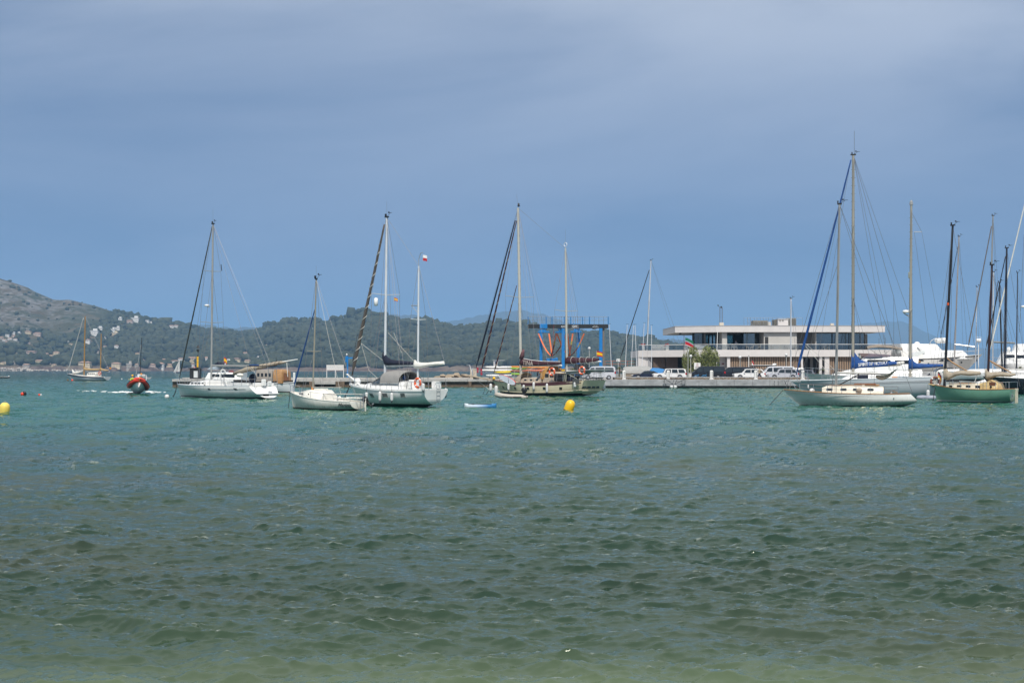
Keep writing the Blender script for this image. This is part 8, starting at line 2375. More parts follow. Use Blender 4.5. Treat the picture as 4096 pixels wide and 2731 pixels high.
vehicle('dark navy hatchback half hidden behind the white off-roader', 'car', 2530, 2652, 1482.5, 220, (.006, .010, .03))
v = vehicle('boxy white off-roader with spare wheel on its tail', 'old', 2614, 2746, 1474, 217, (.66, .66, .65), bars=True)
MB().lathe([(.2, -.12), (.34, -.12), (.36, 0), (.34, .12), (.2, .12)], (5.12, .9, 1.0), 16, axis=(1, 0, 0)).build('spare_wheel', TYRE, v, smooth=30)
vehicle('black panel van, the left one of two, beside the warning sign', 'van', 2754, 2902, 1465, 218, (.008, .009, .012), cat='van')
vehicle('black panel van, the right one of two, nose behind the pedestal', 'van', 2867, 3026, 1467.5, 221, (.008, .009, .013), cat='van')
vehicle('small white crossover in front of the second black van', 'suv', 2937, 3062, 1475, 216.5, (.70, .70, .69))
vehicle('white hatchback with red tail lamps beside the standing man', 'car', 2975, 3062, 1478, 223, (.66, .67, .70))
v = vehicle('white passenger van with lettering behind the silver crossover', 'van', 3034, 3181, 1465, 219, (.62, .63, .66), cat='van')
for (a, w_, h_) in ((1.45, .16, .28), (1.72, .22, .12), (1.98, .18, .12), (2.2, .2, .08)): MB().box((a, -.012, .66), (w_, .02, h_), bev=.02).build('door_decal', GREYST, v)
vehicle('silver crossover in front of the white passenger van', 'suv', 3075, 3196, 1475, 216, (.42, .43, .47))
vehicle('dark estate car with blue tinted windows beside the last pedestal', 'suv', 3128, 3262, 1478, 222, (.10, .11, .14))
vehicle('black car parked behind the white deckhouse by the green ketch', 'suv', 3712, 3838, 1470, 217, (.012, .013, .016))
# black speedboat with hard top on a trailer behind the vans
t = thing('speedboat', 'black speedboat with a black hard top on a trailer behind the parked vans', 'boat', (X(3050, 226), 226, QZ))
MB().box((0, 0, Z(1464, 226) - QZ), (3.9, 1.9, .18), bev=.06).build('hard_top', BLACK, t); MB().box((0, 0, Z(1460.5, 226) - QZ), (3.7, 1.7, .07), bev=.03).build('top_trim', WHITE2, t)
for (x_, y_) in ((-1.2, -.7), (-1.2, .7), (1.0, -.7), (1.0, .7)): MB().tube([(x_, y_, 1.2), (x_ * .9, y_, Z(1466, 226) - QZ)], .04, 5).build('top_pole', STEEL, t)
MB().loft([[(-2.6 + 5.2 * u, -1.0 * (1 - u ** 3) - .03, 1.25 + .2 * u), (-2.6 + 5.2 * u, 0, .5 + .5 * u * u), (-2.6 + 5.2 * u, 1.0 * (1 - u ** 3) + .03, 1.25 + .2 * u)] for u in (0, .25, .5, .75, 1)], False, True).build('hull', BLACK, t)
MB().bx(-2.2, 1.8, -.5, .5, .3, .45).build('trailer', STEEL, t)
for y_ in (-.8, .8): MB().lathe([(.02, -.1), (.3, -.1), (.3, .1), (.02, .1)], (-.4, y_, .3), 14, axis=(0, 1, 0)).build('wheel', TYRE, t)
MB().ball((1.9, 0, Z(1460, 226) - QZ + .1), .3, 10, (1.2, 1, .6)).build('dome', WHITE2, t, smooth=True)
# ------------------------------------------------------------------ quay furniture
PED = mat('white_pedestal', (.68, .67, .64), .6, var=.08)
pos = ((2496, 'leftmost, by the covered boat'), (2673, 'in front of the white off-roader'), (2846, 'in front of the first black van'), (3023, 'beside the standing man'), (3211, 'rightmost, at the bow of the grey ketch'))
p0 = None
for (px, w_) in pos:
 d = 209.2
 lab = 'white rounded service pedestal on the quay edge, ' + w_
 if p0 is None:
  p0 = thing('service_pedestal', lab, 'pedestal', (X(px, d), d, QZ), 0, 'service pedestals on the quay')
  MB().box((0, 0, .06), (.60, .55, .12), bev=.03).build('base', PED, p0); MB().box((0, 0, .70), (.46, .42, 1.16), bev=.06).build('body', PED, p0, smooth=40)
  MB().ball((0, 0, 1.26), .235, 12, (1, .92, .5)).build('cap', PED, p0, smooth=True)
  for k in range(3): MB().box((.10, -.215, .45 + k * .3), (.14, .02, .13)).build('socket', GREYST, p0)
 else:
  dup(p0, (X(px, d), d, QZ), 0, lab)
LAMPG = mat('lamp_globe', (.60, .61, .60), .25, var=.05); LPOLE = mat('lamp_pole', (.45, .45, .43), .5)
for (px, py, d, w_) in ((2357, 1393, 232, 'behind the stern of the cream ketch'), (2763, 1424, 226, 'in front of the tamarisk bush'), (2960, 1428, 226, 'in front of the slats above the black van'), (3145, 1419, 226, 'beside the slim silver mast')):
 t = thing('street_lamp', 'globe street lamp on a thin pole ' + w_, 'street lamp', (X(px, d), d, QZ), 0, 'globe lamps on the quay')
 z_ = Z(py, d) - QZ
 MB().tube([(0, 0, 0), (0, 0, z_ - .2)], .05, 7).build('pole', LPOLE, t); MB().lathe([(.12, z_ - .28), (.14, z_ - .2), (.06, z_ - .16)], (0, 0, 0), 8).build('collar', LPOLE, t)
 MB().ball((0, 0, z_), .24, 14).build('globe', LAMPG, t, smooth=True)
# warning sign, small board, grey post
d = 222
t = thing('warning_sign', 'square white sign with a red warning triangle beside the black van', 'sign', (X(2789, d), d, QZ))
MB().bx(-.05, .05, 0, .05, 0, Z(1478, d) - QZ).build('post', LPOLE, t)
MB().box((0, -.03, Z(1464, d) - QZ), (.99, .04, 1.02), bev=.03).build('board', WHITE2, t)
zc_ = Z(1457, d) - QZ
MB().torus((0, -.06, zc_), .17, .03, (0, 1, 0), 3, 5).build('triangle', mat('sign_red', (.35, .02, .02), .6), t)
for k, w_ in enumerate((.5, .62, .66, .6, .66, .5)): MB().bx(-w_ / 2, w_ / 2, -.056, -.051, zc_ - .30 - k * .085, zc_ - .26 - k * .085).build('text_line', mat('sign_red', (.35, .02, .02)) if k in (0, 5) else GREYST, t)
t = thing('notice_board', 'small white pictogram board on a post beside the van at the ketch stern', 'sign', (X(2473, 220), 220, QZ))
MB().bx(-.04, .04, 0, .04, 0, Z(1447, 220) - QZ).build('post', LPOLE, t); MB().box((0, -.03, Z(1441, 220) - QZ), (.55, .04, .44), bev=.02).build('board', WHITE2, t)
MB().box((-.12, -.06, Z(1441, 220) - QZ), (.1, .01, .2)).build('pictogram', INK, t); MB().box((.13, -.06, Z(1440, 220) - QZ), (.16, .01, .1)).build('pictogram', INK, t); MB().bx(-.2, .2, -.066, -.056, Z(1446, 220) - QZ, Z(1445, 220) - QZ).build('pictogram', INK, t)
t = thing('utility_post', 'grey utility post with small light box in front of the tamarisk bush', 'post', (X(2752, 217), 217, QZ))
MB().tube([(0, 0, 0), (0, 0, Z(1405, 217) - QZ)], .07, 7).build('post', mat('grey_green_post', (.28, .29, .26), .6), t); MB().box((.06, -.05, Z(1402, 217) - QZ), (.14, .14, .4), bev=.02).build('light_box', LAMPG, t)
# flag poles and the club flag
t = thing('flag_pole', 'dark flag pole left of the tamarisk bush', 'pole', (X(2736, 238), 238, QZ)); MB().tube([(0, 0, 0), (0, 0, Z(1342, 238) - QZ)], [.06, .04], 7).build('pole', mat('brown_pole', (.11, .08, .07)), t); MB().ball((0, 0, Z(1342, 238) - QZ), .07, 8).build('finial', BLACK, t, smooth=True)
t = thing('flag_pole', 'tall white leaning flag pole right of the tamarisk bush', 'pole', (X(2864, 238), 238, QZ)); MB().tube([(0, 0, 0), (X(2870, 238) - X(2864, 238), 0, Z(1328, 238) - QZ)], [.07, .045], 7).build('pole', WHITE2, t); MB().ball((X(2870, 238) - X(2864, 238), 0, Z(1328, 238) - QZ), .07, 8).build('finial', WHITE2, t, smooth=True)
t = thing('flag_pole', 'short white pole in front of the slats right of the second lamp', 'pole', (X(2995, 236), 236, QZ)); MB().tube([(0, 0, 0), (0, 0, Z(1423, 236) - QZ)], [.09, .06], 7).build('pole', LAMPG, t); MB().ball((0, 0, Z(1423, 236) - QZ), .08, 8).build('finial', BLACK, t, smooth=True)
flag((X(2741, 237.8), 237.8, Z(1350, 237.8)), 1.35, 1.25, [(.42, GRNF), (.06, WHF), (.06, BLUF), (.40, RED), (.06, WHF)], 'green white blue and red flag waving below the roof corner of the club', .25, skew=.25)
flag((X(3008, 229), 229, Z(1440, 229)), .35, .7, [(.6, RED), (.4, WHF)], 'limp red pennant on a stick behind the vans', 1.0, skew=.5)
# mooring balls and ropes on the quay face
for (px, w_) in ((2686, 'left'), (2701, 'right')):
 t = thing('quay_buoy', 'white ball fender against the quay wall, the %s one of the pair' % w_, 'buoy', (X(px, 207.2), 207.2, 0), 0, 'ball fenders on the quay wall')
 MB().ball((0, 0, .22), .26, 14).build('float', FENDER, t, smooth=True); MB().lathe([(.08, .44), (.05, .56), (.02, .6)], (0, 0, 0), 8).build('neck', FENDT, t)
rp = thing('quay_ropes', 'black mooring ropes looped over the quay edge above the ball fenders', 'rope', (X(2690, 207.5), 207.5, QZ))
for pts in (((2660, 1516), (2672, 1522), (2688, 1533), (2690, 1540)), ((2696, 1519), (2690, 1535)), ((2708, 1519), (2699, 1537)), ((2738, 1517), (2718, 1526), (2700, 1536)), ((2658, 1518), (2657, 1528), (2664, 1541)), ((2740, 1517), (2740, 1530), (2737, 1545)), ((2652, 1517), (2660, 1515), (2745, 1516))):
 MB().tube([Vector((X(a, 207.4), 207.4, Z(c, 207.4))) - Vector(rp.location) for a, c in pts], .035, 5).build('rope', DROPE, rp)
rp = thing('quay_ropes', 'dark ropes and chain hanging down the quay wall left of the classic sloop', 'rope', (X(3120, 207.5), 207.5, QZ))
for pts in (((3098, 1522), (3096, 1535), (3101, 1545)), ((3112, 1522), (3113, 1540)), ((3138, 1522), (3142, 1535), (3148, 1540)), ((3146, 1522), (3140, 1538))):
 MB().tube([Vector((X(a, 207.4), 207.4, Z(c, 207.4))) - Vector(rp.location) for a, c in pts], .035, 5).build('rope', DROPE, rp)
# covered boat, its walled plinth, blue tarpaulin
t = thing('covered_boat', 'long boat under a grey tarpaulin behind the pedestals', 'boat', (X(2550, 228), 228, QZ))
MB().loft([[(X(px, 228) - X(2550, 228), 1.1 * math.cos(math.pi * j / 8), .75 + (Z(py, 228) - QZ - .75) * math.sin(math.pi * j / 8) ** .6) for j in range(9)] for px, py in ((2492, 1472), (2500, 1466), (2545, 1464), (2590, 1464), (2606, 1470))], False, True).build('tarpaulin', mat('grey_tarp', (.30, .30, .29), .6, bump=.5, bscale=3), t, smooth=50)
MB().bx(X(2496, 228) - X(2550, 228), X(2604, 228) - X(2550, 228), -.9, .9, 0, .78).build('hull', GREYC, t)
t = thing('planter_wall', 'rough beige wall below the covered boat', 'wall', (X(2492, 224), 224, QZ)); MB().box((1.8, 0, .42), (3.4, .4, .84), bev=.04).build('body', mat('rough_beige', (.27, .22, .17), .95, var=.35, bump=.8, bscale=6), t); MB().box((1.8, 0, .87), (3.5, .5, .07)).build('cap', STONE, t)
t = thing('tarpaulin', 'bright blue tarpaulin tent behind the white off-roader', 'tarpaulin', (X(2632, 226), 226, QZ))
MB().loft([[(X(px, 226) - X(2632, 226), -1.1, .9), (X(px, 226) - X(2632, 226), 0, Z(py, 226) - QZ), (X(px, 226) - X(2632, 226), 1.1, .9)] for px, py in ((2600, 1478), (2610, 1471), (2635, 1472), (2662, 1477))], True, True).build('cover', mat('blue_tarp', (.03, .17, .40), .6, bump=.5, bscale=2), t); MB().bx(-1, 1, -.8, .8, 0, .95).build('load', GREYC, t)
# litter bin with orange bag; blue bicycle frames behind the wall
t = thing('litter_bin', 'white litter bin beside the grey utility post', 'bin', (X(2759, 217.5), 217.5, QZ)); MB().lathe([(.26, 0), (.30, .9), (.32, .95), (.28, .97)], (0, 0, 0), 14).build('body', PED, t, smooth=40); MB().lathe([(.33, .95), (.33, 1.02), (.1, 1.05)], (0, 0, 0), 14).build('lid', GREYST, t)
for k, px in enumerate((2785, 2815)):
 t = thing('bicycle', 'blue bicycle lying behind the stone wall, %s' % ('nearer the warning sign' if k == 0 else 'nearer the third pedestal'), 'bicycle', (X(px, 214.5), 214.5, QZ), 0, 'blue bicycles behind the wall')
 BLB = mat('bike_blue', (.03, .26, .55), .4)
 for s_ in (-.45, .45): w_ = MB().torus((s_, 0, .31), .29, .025, (0, 1, 0), 18, 5).build('wheel', TYRE, t)
 MB().tube([(-.45, 0, .31), (-.1, 0, .62), (.35, 0, .66), (.45, 0, .31)], .03, 5).tube([(-.1, 0, .62), (0, 0, .3), (.35, 0, .66)], .03, 5).build('frame', BLB, t)
 MB().box((-.12, 0, .72), (.24, .12, .05), bev=.02).build('saddle', BLACK, t); MB().tube([(.33, 0, .66), (.38, 0, .78), (.38, -.25, .8)], .02, 4).build('handlebar', BLB, t)
# ------------------------------------------------------------------ plants
def leaves(n, c, r, sz, seed, m, up=.3, shape='ball', flower=None):
 gg = np.random.default_rng(seed)
 V = np.zeros((n, 4, 3)); 
 cl = gg.normal(0, .45, (max(6, n // 60), 3))
 ci = gg.integers(0, len(cl), n)
 p = cl[ci] + gg.normal(0, .20, (n, 3))
 p = p / np.maximum(1, np.linalg.norm(p, axis=1, keepdims=True) / 1.05)
 p = p * np.array(r) + np.array(c)
 a = gg.normal(size=(n, 3)) * np.array([.6, .6, 1]) + np.array([0, 0, up]); a /= np.linalg.norm(a, axis=1, keepdims=True)
 s_ = np.cross(a, gg.normal(size=(n, 3))); s_ /= np.linalg.norm(s_, axis=1, keepdims=True)
 L_ = sz * gg.uniform(.6, 1.4, (n, 1))
 V[:, 0] = p; V[:, 1] = p + a * L_ * .5 + s_ * L_ * .22; V[:, 2] = p + a * L_; V[:, 3] = p + a * L_ * .5 - s_ * L_ * .22
 return V.reshape(-1, 3), np.arange(n * 4).reshape(-1, 4)
LEAF = mat('tamarisk_leaf', (.19, .21, .065), .8, var=.5, scale=1.3, col2=(.08, .11, .035)); BLOOM = mat('pale_blossom', (.42, .40, .26), .85, var=.2); BARK = mat('bark', (.10, .075, .05), .95, var=.3)
def bush(label, px, py0, py1, w_px, d, n, seed, name='tamarisk_tree'):
 t = thing(name, label, 'tree', (X(px, d), d, QZ))
 h = Z(py0, d) - QZ; r = w_px / 2 * d / F
 gg = np.random.default_rng(seed)
 tr = MB()
 for k in range(7):
  a = gg.uniform(0, 6.28); tr.tube([(gg.normal(0, .1), gg.normal(0, .1), 0), (math.cos(a) * r * .25, math.sin(a) * r * .25, h * .35), (math.cos(a) * r * .65, math.sin(a) * r * .6, h * gg.uniform(.6, .85))], [.10, .07, .02], 5)
 tr.build('trunk', BARK, t)
 for nm, q, mm, k_ in (('crown', n, LEAF, 0), ('blossom', n // 9, BLOOM, 1)):
  v_, f_ = leaves(q, (0, 0, h * .58), (r * (1 if k_ == 0 else .8), r * .8, h * (.46 if k_ == 0 else .40)), .26, seed + k_, mm, .5)
  o = np_mesh(nm, v_, f_, mm, smooth=False); o.parent = t
 return t
bush('leafy tamarisk tree with pale blossom, left half of the clump by the sign', 2768, 1395, 1480, 72, 230, 3600, 3)
bush('leafy tamarisk tree with pale blossom, right half of the clump by the sign', 2836, 1393, 1480, 76, 230, 3800, 13)
PALM = mat('palm_frond', (.10, .105, .035), .8, var=.4, col2=(.05, .06, .02))
def palm(label, px, py0, d, n=16, s_=.55):
 t = thing('palm_plant', label, 'palm', (X(px, d), d, QZ)); h = Z(py0, d) - QZ
 MB().tube([(0, 0, 0), (0, 0, max(.1, h - s_))], [.10, .07], 6).build('trunk', BARK, t)
 for k in range(n):
  a = k * 2.4; e = .3 + .5 * (k % 4) / 3
  pts = [Vector((math.cos(a) * s_ * u, math.sin(a) * s_ * u, max(.1, h - s_) + s_ * (e * 1.8 * u - 1.2 * u * u))) for u in (0, .35, .7, 1)]
  sd = Vector((-math.sin(a), math.cos(a), 0)) * .05
  mb = MB()
  for i in range(3): mb.add([pts[i] - sd, pts[i] + sd, pts[i + 1] + sd * (1 - .3 * i), pts[i + 1] - sd * (1 - .3 * i)], [(0, 1, 2, 3)])
  mb.build('frond', PALM, t)
for (lab, px, py, d) in (('small palm with dry fronds beside the covered boat', 2478, 1456, 219), ('low palm right of the silver white van', 2490, 1472, 218.5), ('yellowish palm plant left of the tamarisk bush', 2716, 1462, 226), ('spiky palm plant before the club slats above the passenger van', 3180, 1462, 228), ('spiky palm plant in front of the stair recess', 3205, 1464, 228), ('spiky plant in front of the white pillars', 3288, 1462, 228), ('bushy palm at the far right behind the masts', 4080, 1455, 225), ('bushy potted palm on deck level behind the maroon mizzen cover', 2290, 1461, 222)):
 palm(lab, px, py, d, s_=.75)
# ------------------------------------------------------------------ blue travel lift with slings
LB = mat('lift_blue', (.008, .17, .46), .4, var=.12); LK = mat('lift_black', (.013, .014, .016), .5, var=.2)
d = 224.0
lf = thing('travel_lift', 'tall blue boat lift with black beams railings and wheels', 'boat lift', (X(2280, d), d, QZ))
lx = lambda px, dd=d: X(px, dd) - lf.location.x
lz = lambda py, dd=d: Z(py, dd) - QZ
dn_, df_ = 0.0, 7.0                                       # near and far side frames
fx = lambda px: X(px, d + df_) - lf.location.x
fz = lambda py: Z(py, d + df_) - QZ
for (a_, b_, y_, gx, gz) in ((2208, 2433, dn_, lx, lz), (2112, 2330, df_, fx, fz)):
 MB().box(((gx(a_) + gx(b_)) / 2, y_, (gz(1297) + gz(1313)) / 2), (gx(b_) - gx(a_), .5, gz(1297) - gz(1313)), bev=.03).build('beam', LK, lf)
 rl = MB().tube([(gx(a_), y_, gz(1266)), (gx(b_), y_, gz(1267))], .03, 4).tube([(gx(a_), y_, gz(1281)), (gx(b_), y_, gz(1281))], .022, 4).build('guard_rail', STEEL, lf)
 n_ = 12
 for q in range(n_ + 1): MB().tube([(lerp(gx(a_), gx(b_), q / n_), y_, gz(1297)), (lerp(gx(a_), gx(b_), q / n_), y_, gz(1266))], .03 if q % 4 else .07, 4).build('rail_post', STEEL if q % 4 else LB, lf)
MB().box(((lx(2432) + fx(2330)) / 2, df_ / 2, (lz(1297) + lz(1313)) / 2), (.5, df_ - .6, .55)).build('cross_beam', LK, lf)
for (px, w_, top, gx, gz, y_) in ((2252.5, 12, 1314, lx, lz, dn_), (2403, 13, 1313, lx, lz, dn_), (2164, 12, 1318, fx, fz, df_), (2313.5, 14, 1314, fx, fz, df_)):
 ww = w_ * d / F
 lg = MB().box((gx(px), y_, (gz(top) + .5) / 2), (ww, ww, gz(top) - .5), bev=.03).build('leg', LB, lf)
 MB().box((gx(px), y_, gz(1472) / 2 + .4), (ww + .03, ww + .03, .7)).build('hazard_plate', YELLOW, lg)
 for k in range(4): MB().box((gx(px), y_ - ww / 2 - .02, gz(1472) / 2 + .17 + k * .17), (ww, .02, .07)).build('hazard_stripe', BLACK, lg)
 MB().lathe([(.3, -.25), (.62, -.25), (.7, -.1), (.7, .1), (.62, .25), (.3, .25)], (gx(px), y_, .7), 18, axis=(0, 1, 0)).build('wheel', TYRE, lf, smooth=30)
MB().box((lx(2414), .2, (lz(1300) + 1) / 2), (.28, .25, lz(1300) - 1)).build('cable_duct', mat('grey_brown_duct', (.16, .14, .12), .6), lf)
MB().bx(lx(2258), lx(2397), dn_ - .2, dn_ + .2, .55, .95).build('lower_beam', LB, lf); MB().bx(fx(2170), fx(2306), df_ - .2, df_ + .2, .55, .95).build('lower_beam', LB, lf)
MB().box((fx(2203), df_ - .3, fz(1440)), (1.6, .7, .55), bev=.08).build('winch_drum', LB, lf); MB().box((fx(2225), df_ - .3, fz(1439)), (.5, .9, .7), bev=.08).build('winch_motor', LB, lf)
MB().bx(lx(2300), lx(2352), -.5, .4, .7, lz(1455)).build('engine_house', LK, lf)
hooks = []
for (px, y_, gx, gz) in ((2174, df_, fx, fz), (2245, dn_ + 1.5, lx, lz), (2302, df_ - 1.2, fx, fz)):
 MB().box((gx(px), y_, gz(1305)), (1.25, .8, .75), bev=.05).build('trolley', LB, lf); MB().torus((gx(px - 5), y_ - .1, gz(1317)), .17, .06, (0, 1, 0), 12, 5).torus((gx(px + 7), y_ - .1, gz(1317)), .17, .06, (0, 1, 0), 12, 5).build('pulley', LB, lf)
 MB().box((gx(px), y_ - .1, gz(1328)), (1.85, .4, .24), bev=.05).build('spreader_bar', LB, lf); MB().box((gx(px), y_ - .1, gz(1322)), (.75, .36, .36), bev=.05).build('spreader_block', LB, lf)
lettering('lettering', '·GH·', WLET, lf, face_mtx((lx(2286), -.27, lz(1309)), (1, 0, 0)), width=lx(2311) - lx(2286), height=.34, bold=.01)
lettering('lettering', 'GH50', WLET, lf, face_mtx((lx(2244), -.27, lz(1310)), (1, 0, 0)), width=lx(2268) - lx(2244), height=.32)
lettering('lettering', 'Capacidad', WLET, lf, face_mtx((lx(2373), -.27, lz(1304)), (1, 0, 0)), width=lx(2390) - lx(2373), height=.12)
lettering('lettering', '4x12,5 t', WLET, lf, face_mtx((lx(2369), -.27, lz(1310.5)), (1, 0, 0)), width=lx(2393) - lx(2369), height=.2)
MB().bx(lx(2283), lx(2314), -.266, -.258, lz(1310.8), lz(1310.2)).build('underline', WLET, lf)
SLO = mat('orange_webbing', (.78, .20, .07), .8, var=.12); SLD = mat('worn_red_webbing', (.17, .045, .035), .85, var=.3); SLY = mat('yellow_webbing', (.42, .32, .04), .8)
def sling(l, bt, r_, y0_, y1_, label):
 t = thing('lifting_sling', label, 'sling', (X(bt[0], d), d + (y0_ + y1_) / 2, Z(bt[1], d)), 0, 'slings of the boat lift')
 o = Vector(t.location)
 def P(px, py, y): return Vector((X(px, d + y), d + y, Z(py, d + y))) - o
 for (a, c, m_, nm) in ((l, bt, SLO, 'strap'), (r_, bt, SLD, 'strap')):
  pa, pb = P(*a, y0_ if a is l else y1_), P(*c, (y0_ + y1_) / 2)
  pts = [pa.lerp(pb, u) + Vector((0, 0, -.55 * math.sin(math.pi * u) * abs(pb.x - pa.x) / 2.2)) for u in (0, .15, .3, .45, .6, .75, .9, 1)]
  for k in range(7):
   mm = m_ if m_ is SLO else (SLO, SLO, SLY, SLD, SLD, SLD, SLD)[k]
   q0, q1 = pts[k], pts[k + 1]
   w_ = Vector((0, .16, 0)) + Vector((.11, 0, 0)); th = Vector((.02, -.02, .012))
   MB().add([q0 - w_, q0 + w_, q1 + w_, q1 - w_, q0 - w_ + th, q0 + w_ + th, q1 + w_ + th, q1 - w_ + th], [(0, 1, 2, 3), (7, 6, 5, 4), (0, 4, 5, 1), (1, 5, 6, 2), (2, 6, 7, 3), (3, 7, 4, 0)]).build('webbing', mm, t)
sling((2154, 1334), (2205, 1425), (2225, 1334), 6.8, 1.5, 'orange lifting sling hanging furthest left in the boat lift')
sling((2196, 1334), (2209, 1424), (2266, 1334), 6.8, 1.4, 'orange lifting sling, second from the left in the boat lift')
sling((2228, 1335), (2276, 1425), (2291, 1334), 1.4, 5.7, 'orange lifting sling, third from the left in the boat lift')
sling((2270, 1335), (2281, 1424), (2336, 1334), 1.3, 5.7, 'orange lifting sling hanging furthest right in the boat lift')
t = thing('storage_container', 'dark storage container under the boat lift behind the cream ketch', 'container', (X(2345, 230), 230, QZ)); MB().box((0, 0, .9), (4.0, 2.2, 1.75), bev=.03).build('body', LK, t)
for k in range(14): MB().bx(-1.9 + k * .28, -1.78 + k * .28, -1.14, -1.101, .15, 1.65).build('rib', LK, t)
t = thing('storage_container', 'blue container at the foot of the right lift leg', 'container', (X(2384, 234), 234, QZ)); MB().box((0, 0, 1.0), (1.9, 2, 2.0), bev=.03).build('body', mat('container_blue', (.03, .16, .30), .6), t); MB().box((0, -1.02, 1.0), (.05, .03, 1.8)).build('door_bar', STEEL, t)
# railing behind the yard
t = thing('yard_railing', 'rust red double railing across the yard right of the boat lift', 'railing', (X(2420, 262), 262, QZ))
for py in (1444, 1456): MB().tube([(0, 0, Z(py, 262) - QZ), (X(2570, 262) - X(2420, 262), 0, Z(py, 262) - QZ)], .05, 5).build('rail', mat('rust_rail', (.30, .12, .09), .7), t)
for k in range(6): MB().tube([(k * 1.38, 0, 0), (k * 1.38, 0, Z(1443, 262) - QZ)], .05, 5).build('post', mat('rust_rail', (.30, .12, .09)), t)
# ------------------------------------------------------------------ kayaks on their rack
rk = thing('kayak_rack', 'steel kayak rack at the end of the pier behind the cream ketch', 'rack', (X(2000, 226), 226, QZ))
for px in (1975, 2035, 2095, 2155, 2215):
 MB().tube([(X(px, 226) - X(2000, 226), .5, 0), (X(px, 226) - X(2000, 226), .5, 2.0)], .05, 5).build('upright', STEEL, rk)
 for z_ in (.35, .95, 1.5): MB().tube([(X(px, 226) - X(2000, 226), .5, z_), (X(px, 226) - X(2000, 226), -.4, z_ + .03)], .035, 4).build('arm', STEEL, rk)
KC = {'white': (.68, .68, .66), 'yellow': (.74, .56, .02), 'orange': (.55, .20, .03), 'red': (.40, .04, .03), 'green': (.22, .42, .04), 'brown': (.26, .09, .05), 'salmon': (.46, .14, .09)}
for (px0, px1, py, c_, w_) in ((1940, 2056, 1469, 'white', 'topmost'), (1927, 2052, 1481, 'white', 'under the topmost white one'), (1976, 2046, 1488, 'yellow', 'bright, lying foremost'), (2040, 2120, 1468, 'orange', 'top row right of the white one'), (2038, 2112, 1473, 'green', 'thin, under the orange one in the top row'), (2040, 2118, 1484, 'brown', 'second row behind the mast'), (2044, 2116, 1496, 'green', 'lowest row left'),
       (2060, 2126, 1499, 'red', 'lowest row beside the mast'), (2100, 2205, 1470, 'orange', 'top row behind the sail cover'), (2098, 2190, 1482, 'salmon', 'second row right of the mast'), (2150, 2250, 1478, 'orange', 'second row near the lift leg'), (2160, 2256, 1490, 'orange', 'lowest row near the lift leg'), (1945, 2050, 1502, 'white', 'lying on the ground behind the bow')):
 dk = 225.6 + (hash(w_) % 3) * 0
 t = thing('kayak', '%s kayak on the rack, %s' % (c_, w_), 'kayak', (X((px0 + px1) / 2, dk), dk, Z(py, dk)), 0, 'kayaks on the rack')
 Lh = (px1 - px0) / 2 * dk / F
 MB().loft([[(u * Lh, .34 * (1 - abs(u) ** 2.4) * math.cos(2 * math.pi * j / 10) + .01, .19 * (1 - .5 * abs(u) ** 3) * math.sin(2 * math.pi * j / 10) + .06 * u * u) for j in range(10)] for u in (-1, -.85, -.6, -.3, 0, .3, .6, .85, 1)], True, True).build('hull', mat('kayak_' + c_, KC[c_], .45, var=.12), t, smooth=True)
 MB().torus((0, 0, .17), .22, .03, (0, 0, 1), 14, 5).build('cockpit_rim', RUBBER, t)
# ------------------------------------------------------------------ on the low pier
d = 226.5; PZ = 1.26
t = thing('slatted_screen', 'white slatted notice frame standing on the concrete pier', 'screen', (X(1340, d), d, PZ))
for px in (1307, 1341, 1374): MB().bx(X(px, d) - X(1340, d) - .04, X(px, d) - X(1340, d) + .04, 0, .08, 0, Z(1459, d) - PZ).build('post', PED, t)
for k in range(5): MB().box((0, -.03, Z(1478 - k * 4.2, d) - PZ), (X(1374, d) - X(1307, d), .05, .13)).build('slat', PED, t)
t = thing('davit_crane', 'blue davit crane with short arm on the concrete pier', 'crane', (X(1390, d), d, PZ))
MB().tube([(0, 0, 0), (0, 0, Z(1424, d) - PZ)], .12, 8).build('post', LB, t); MB().bx(0, .95, -.07, .07, Z(1434, d) - PZ, Z(1429, d) - PZ).build('arm', LB, t); MB().box((-.22, 0, Z(1437, d) - PZ), (.25, .3, 1.0), bev=.08).build('motor_box', LB, t); MB().bx(.8, 1.0, -.1, .1, Z(1448, d) - PZ, Z(1430, d) - PZ).build('winch', LK, t); MB().ball((-.12, 0, Z(1418, d) - PZ), .14, 10, (1, 1, 1.4)).build('lamp', LAMPG, t, smooth=True)
t = thing('dark_pole', 'thin black pole leaning beside the blue davit crane', 'pole', (X(1411, d), d + .3, PZ)); MB().tube([(0, 0, 0), (X(1412, d) - X(1411, d), 0, Z(1440, d) - PZ), (X(1427, d) - X(1411, d), 0, Z(1341, d) - PZ)], [.06, .05, .03], 5).build('pole', LK, t); MB().bx(.6, .85, -.03, .03, Z(1342, d) - PZ, Z(1340, d) - PZ).build('tip', LK, t)
t = thing('beacon_hut', 'dark steel hut with a white door at the end of the pier', 'hut', (X(799, d), d - 3, PZ)); dd = d - 3
MB().box((0, 0, (Z(1474, dd) - PZ) / 2), (1.55, 1.4, Z(1474, dd) - PZ), bev=.02).build('wall', LK, t); MB().box((0, 0, Z(1473, dd) - PZ), (1.9, 1.7, .1), bev=.02).build('roof', LK, t); MB().box((.18, -.72, (Z(1478, dd) - PZ) / 2), (.62, .04, 1.05)).build('door', mat('pale_door', (.55, .58, .58), .5), t)
MB().box((0, -.0, -.12), (2.2, 2, .3)).build('plinth', CONC, t)
t = thing('cardinal_beacon', 'yellow and black navigation beacon with two black cones point to point', 'beacon', (X(791, dd), dd, Z(1472, dd)))
zb = lambda py: Z(py, dd) - Z(1472, dd)
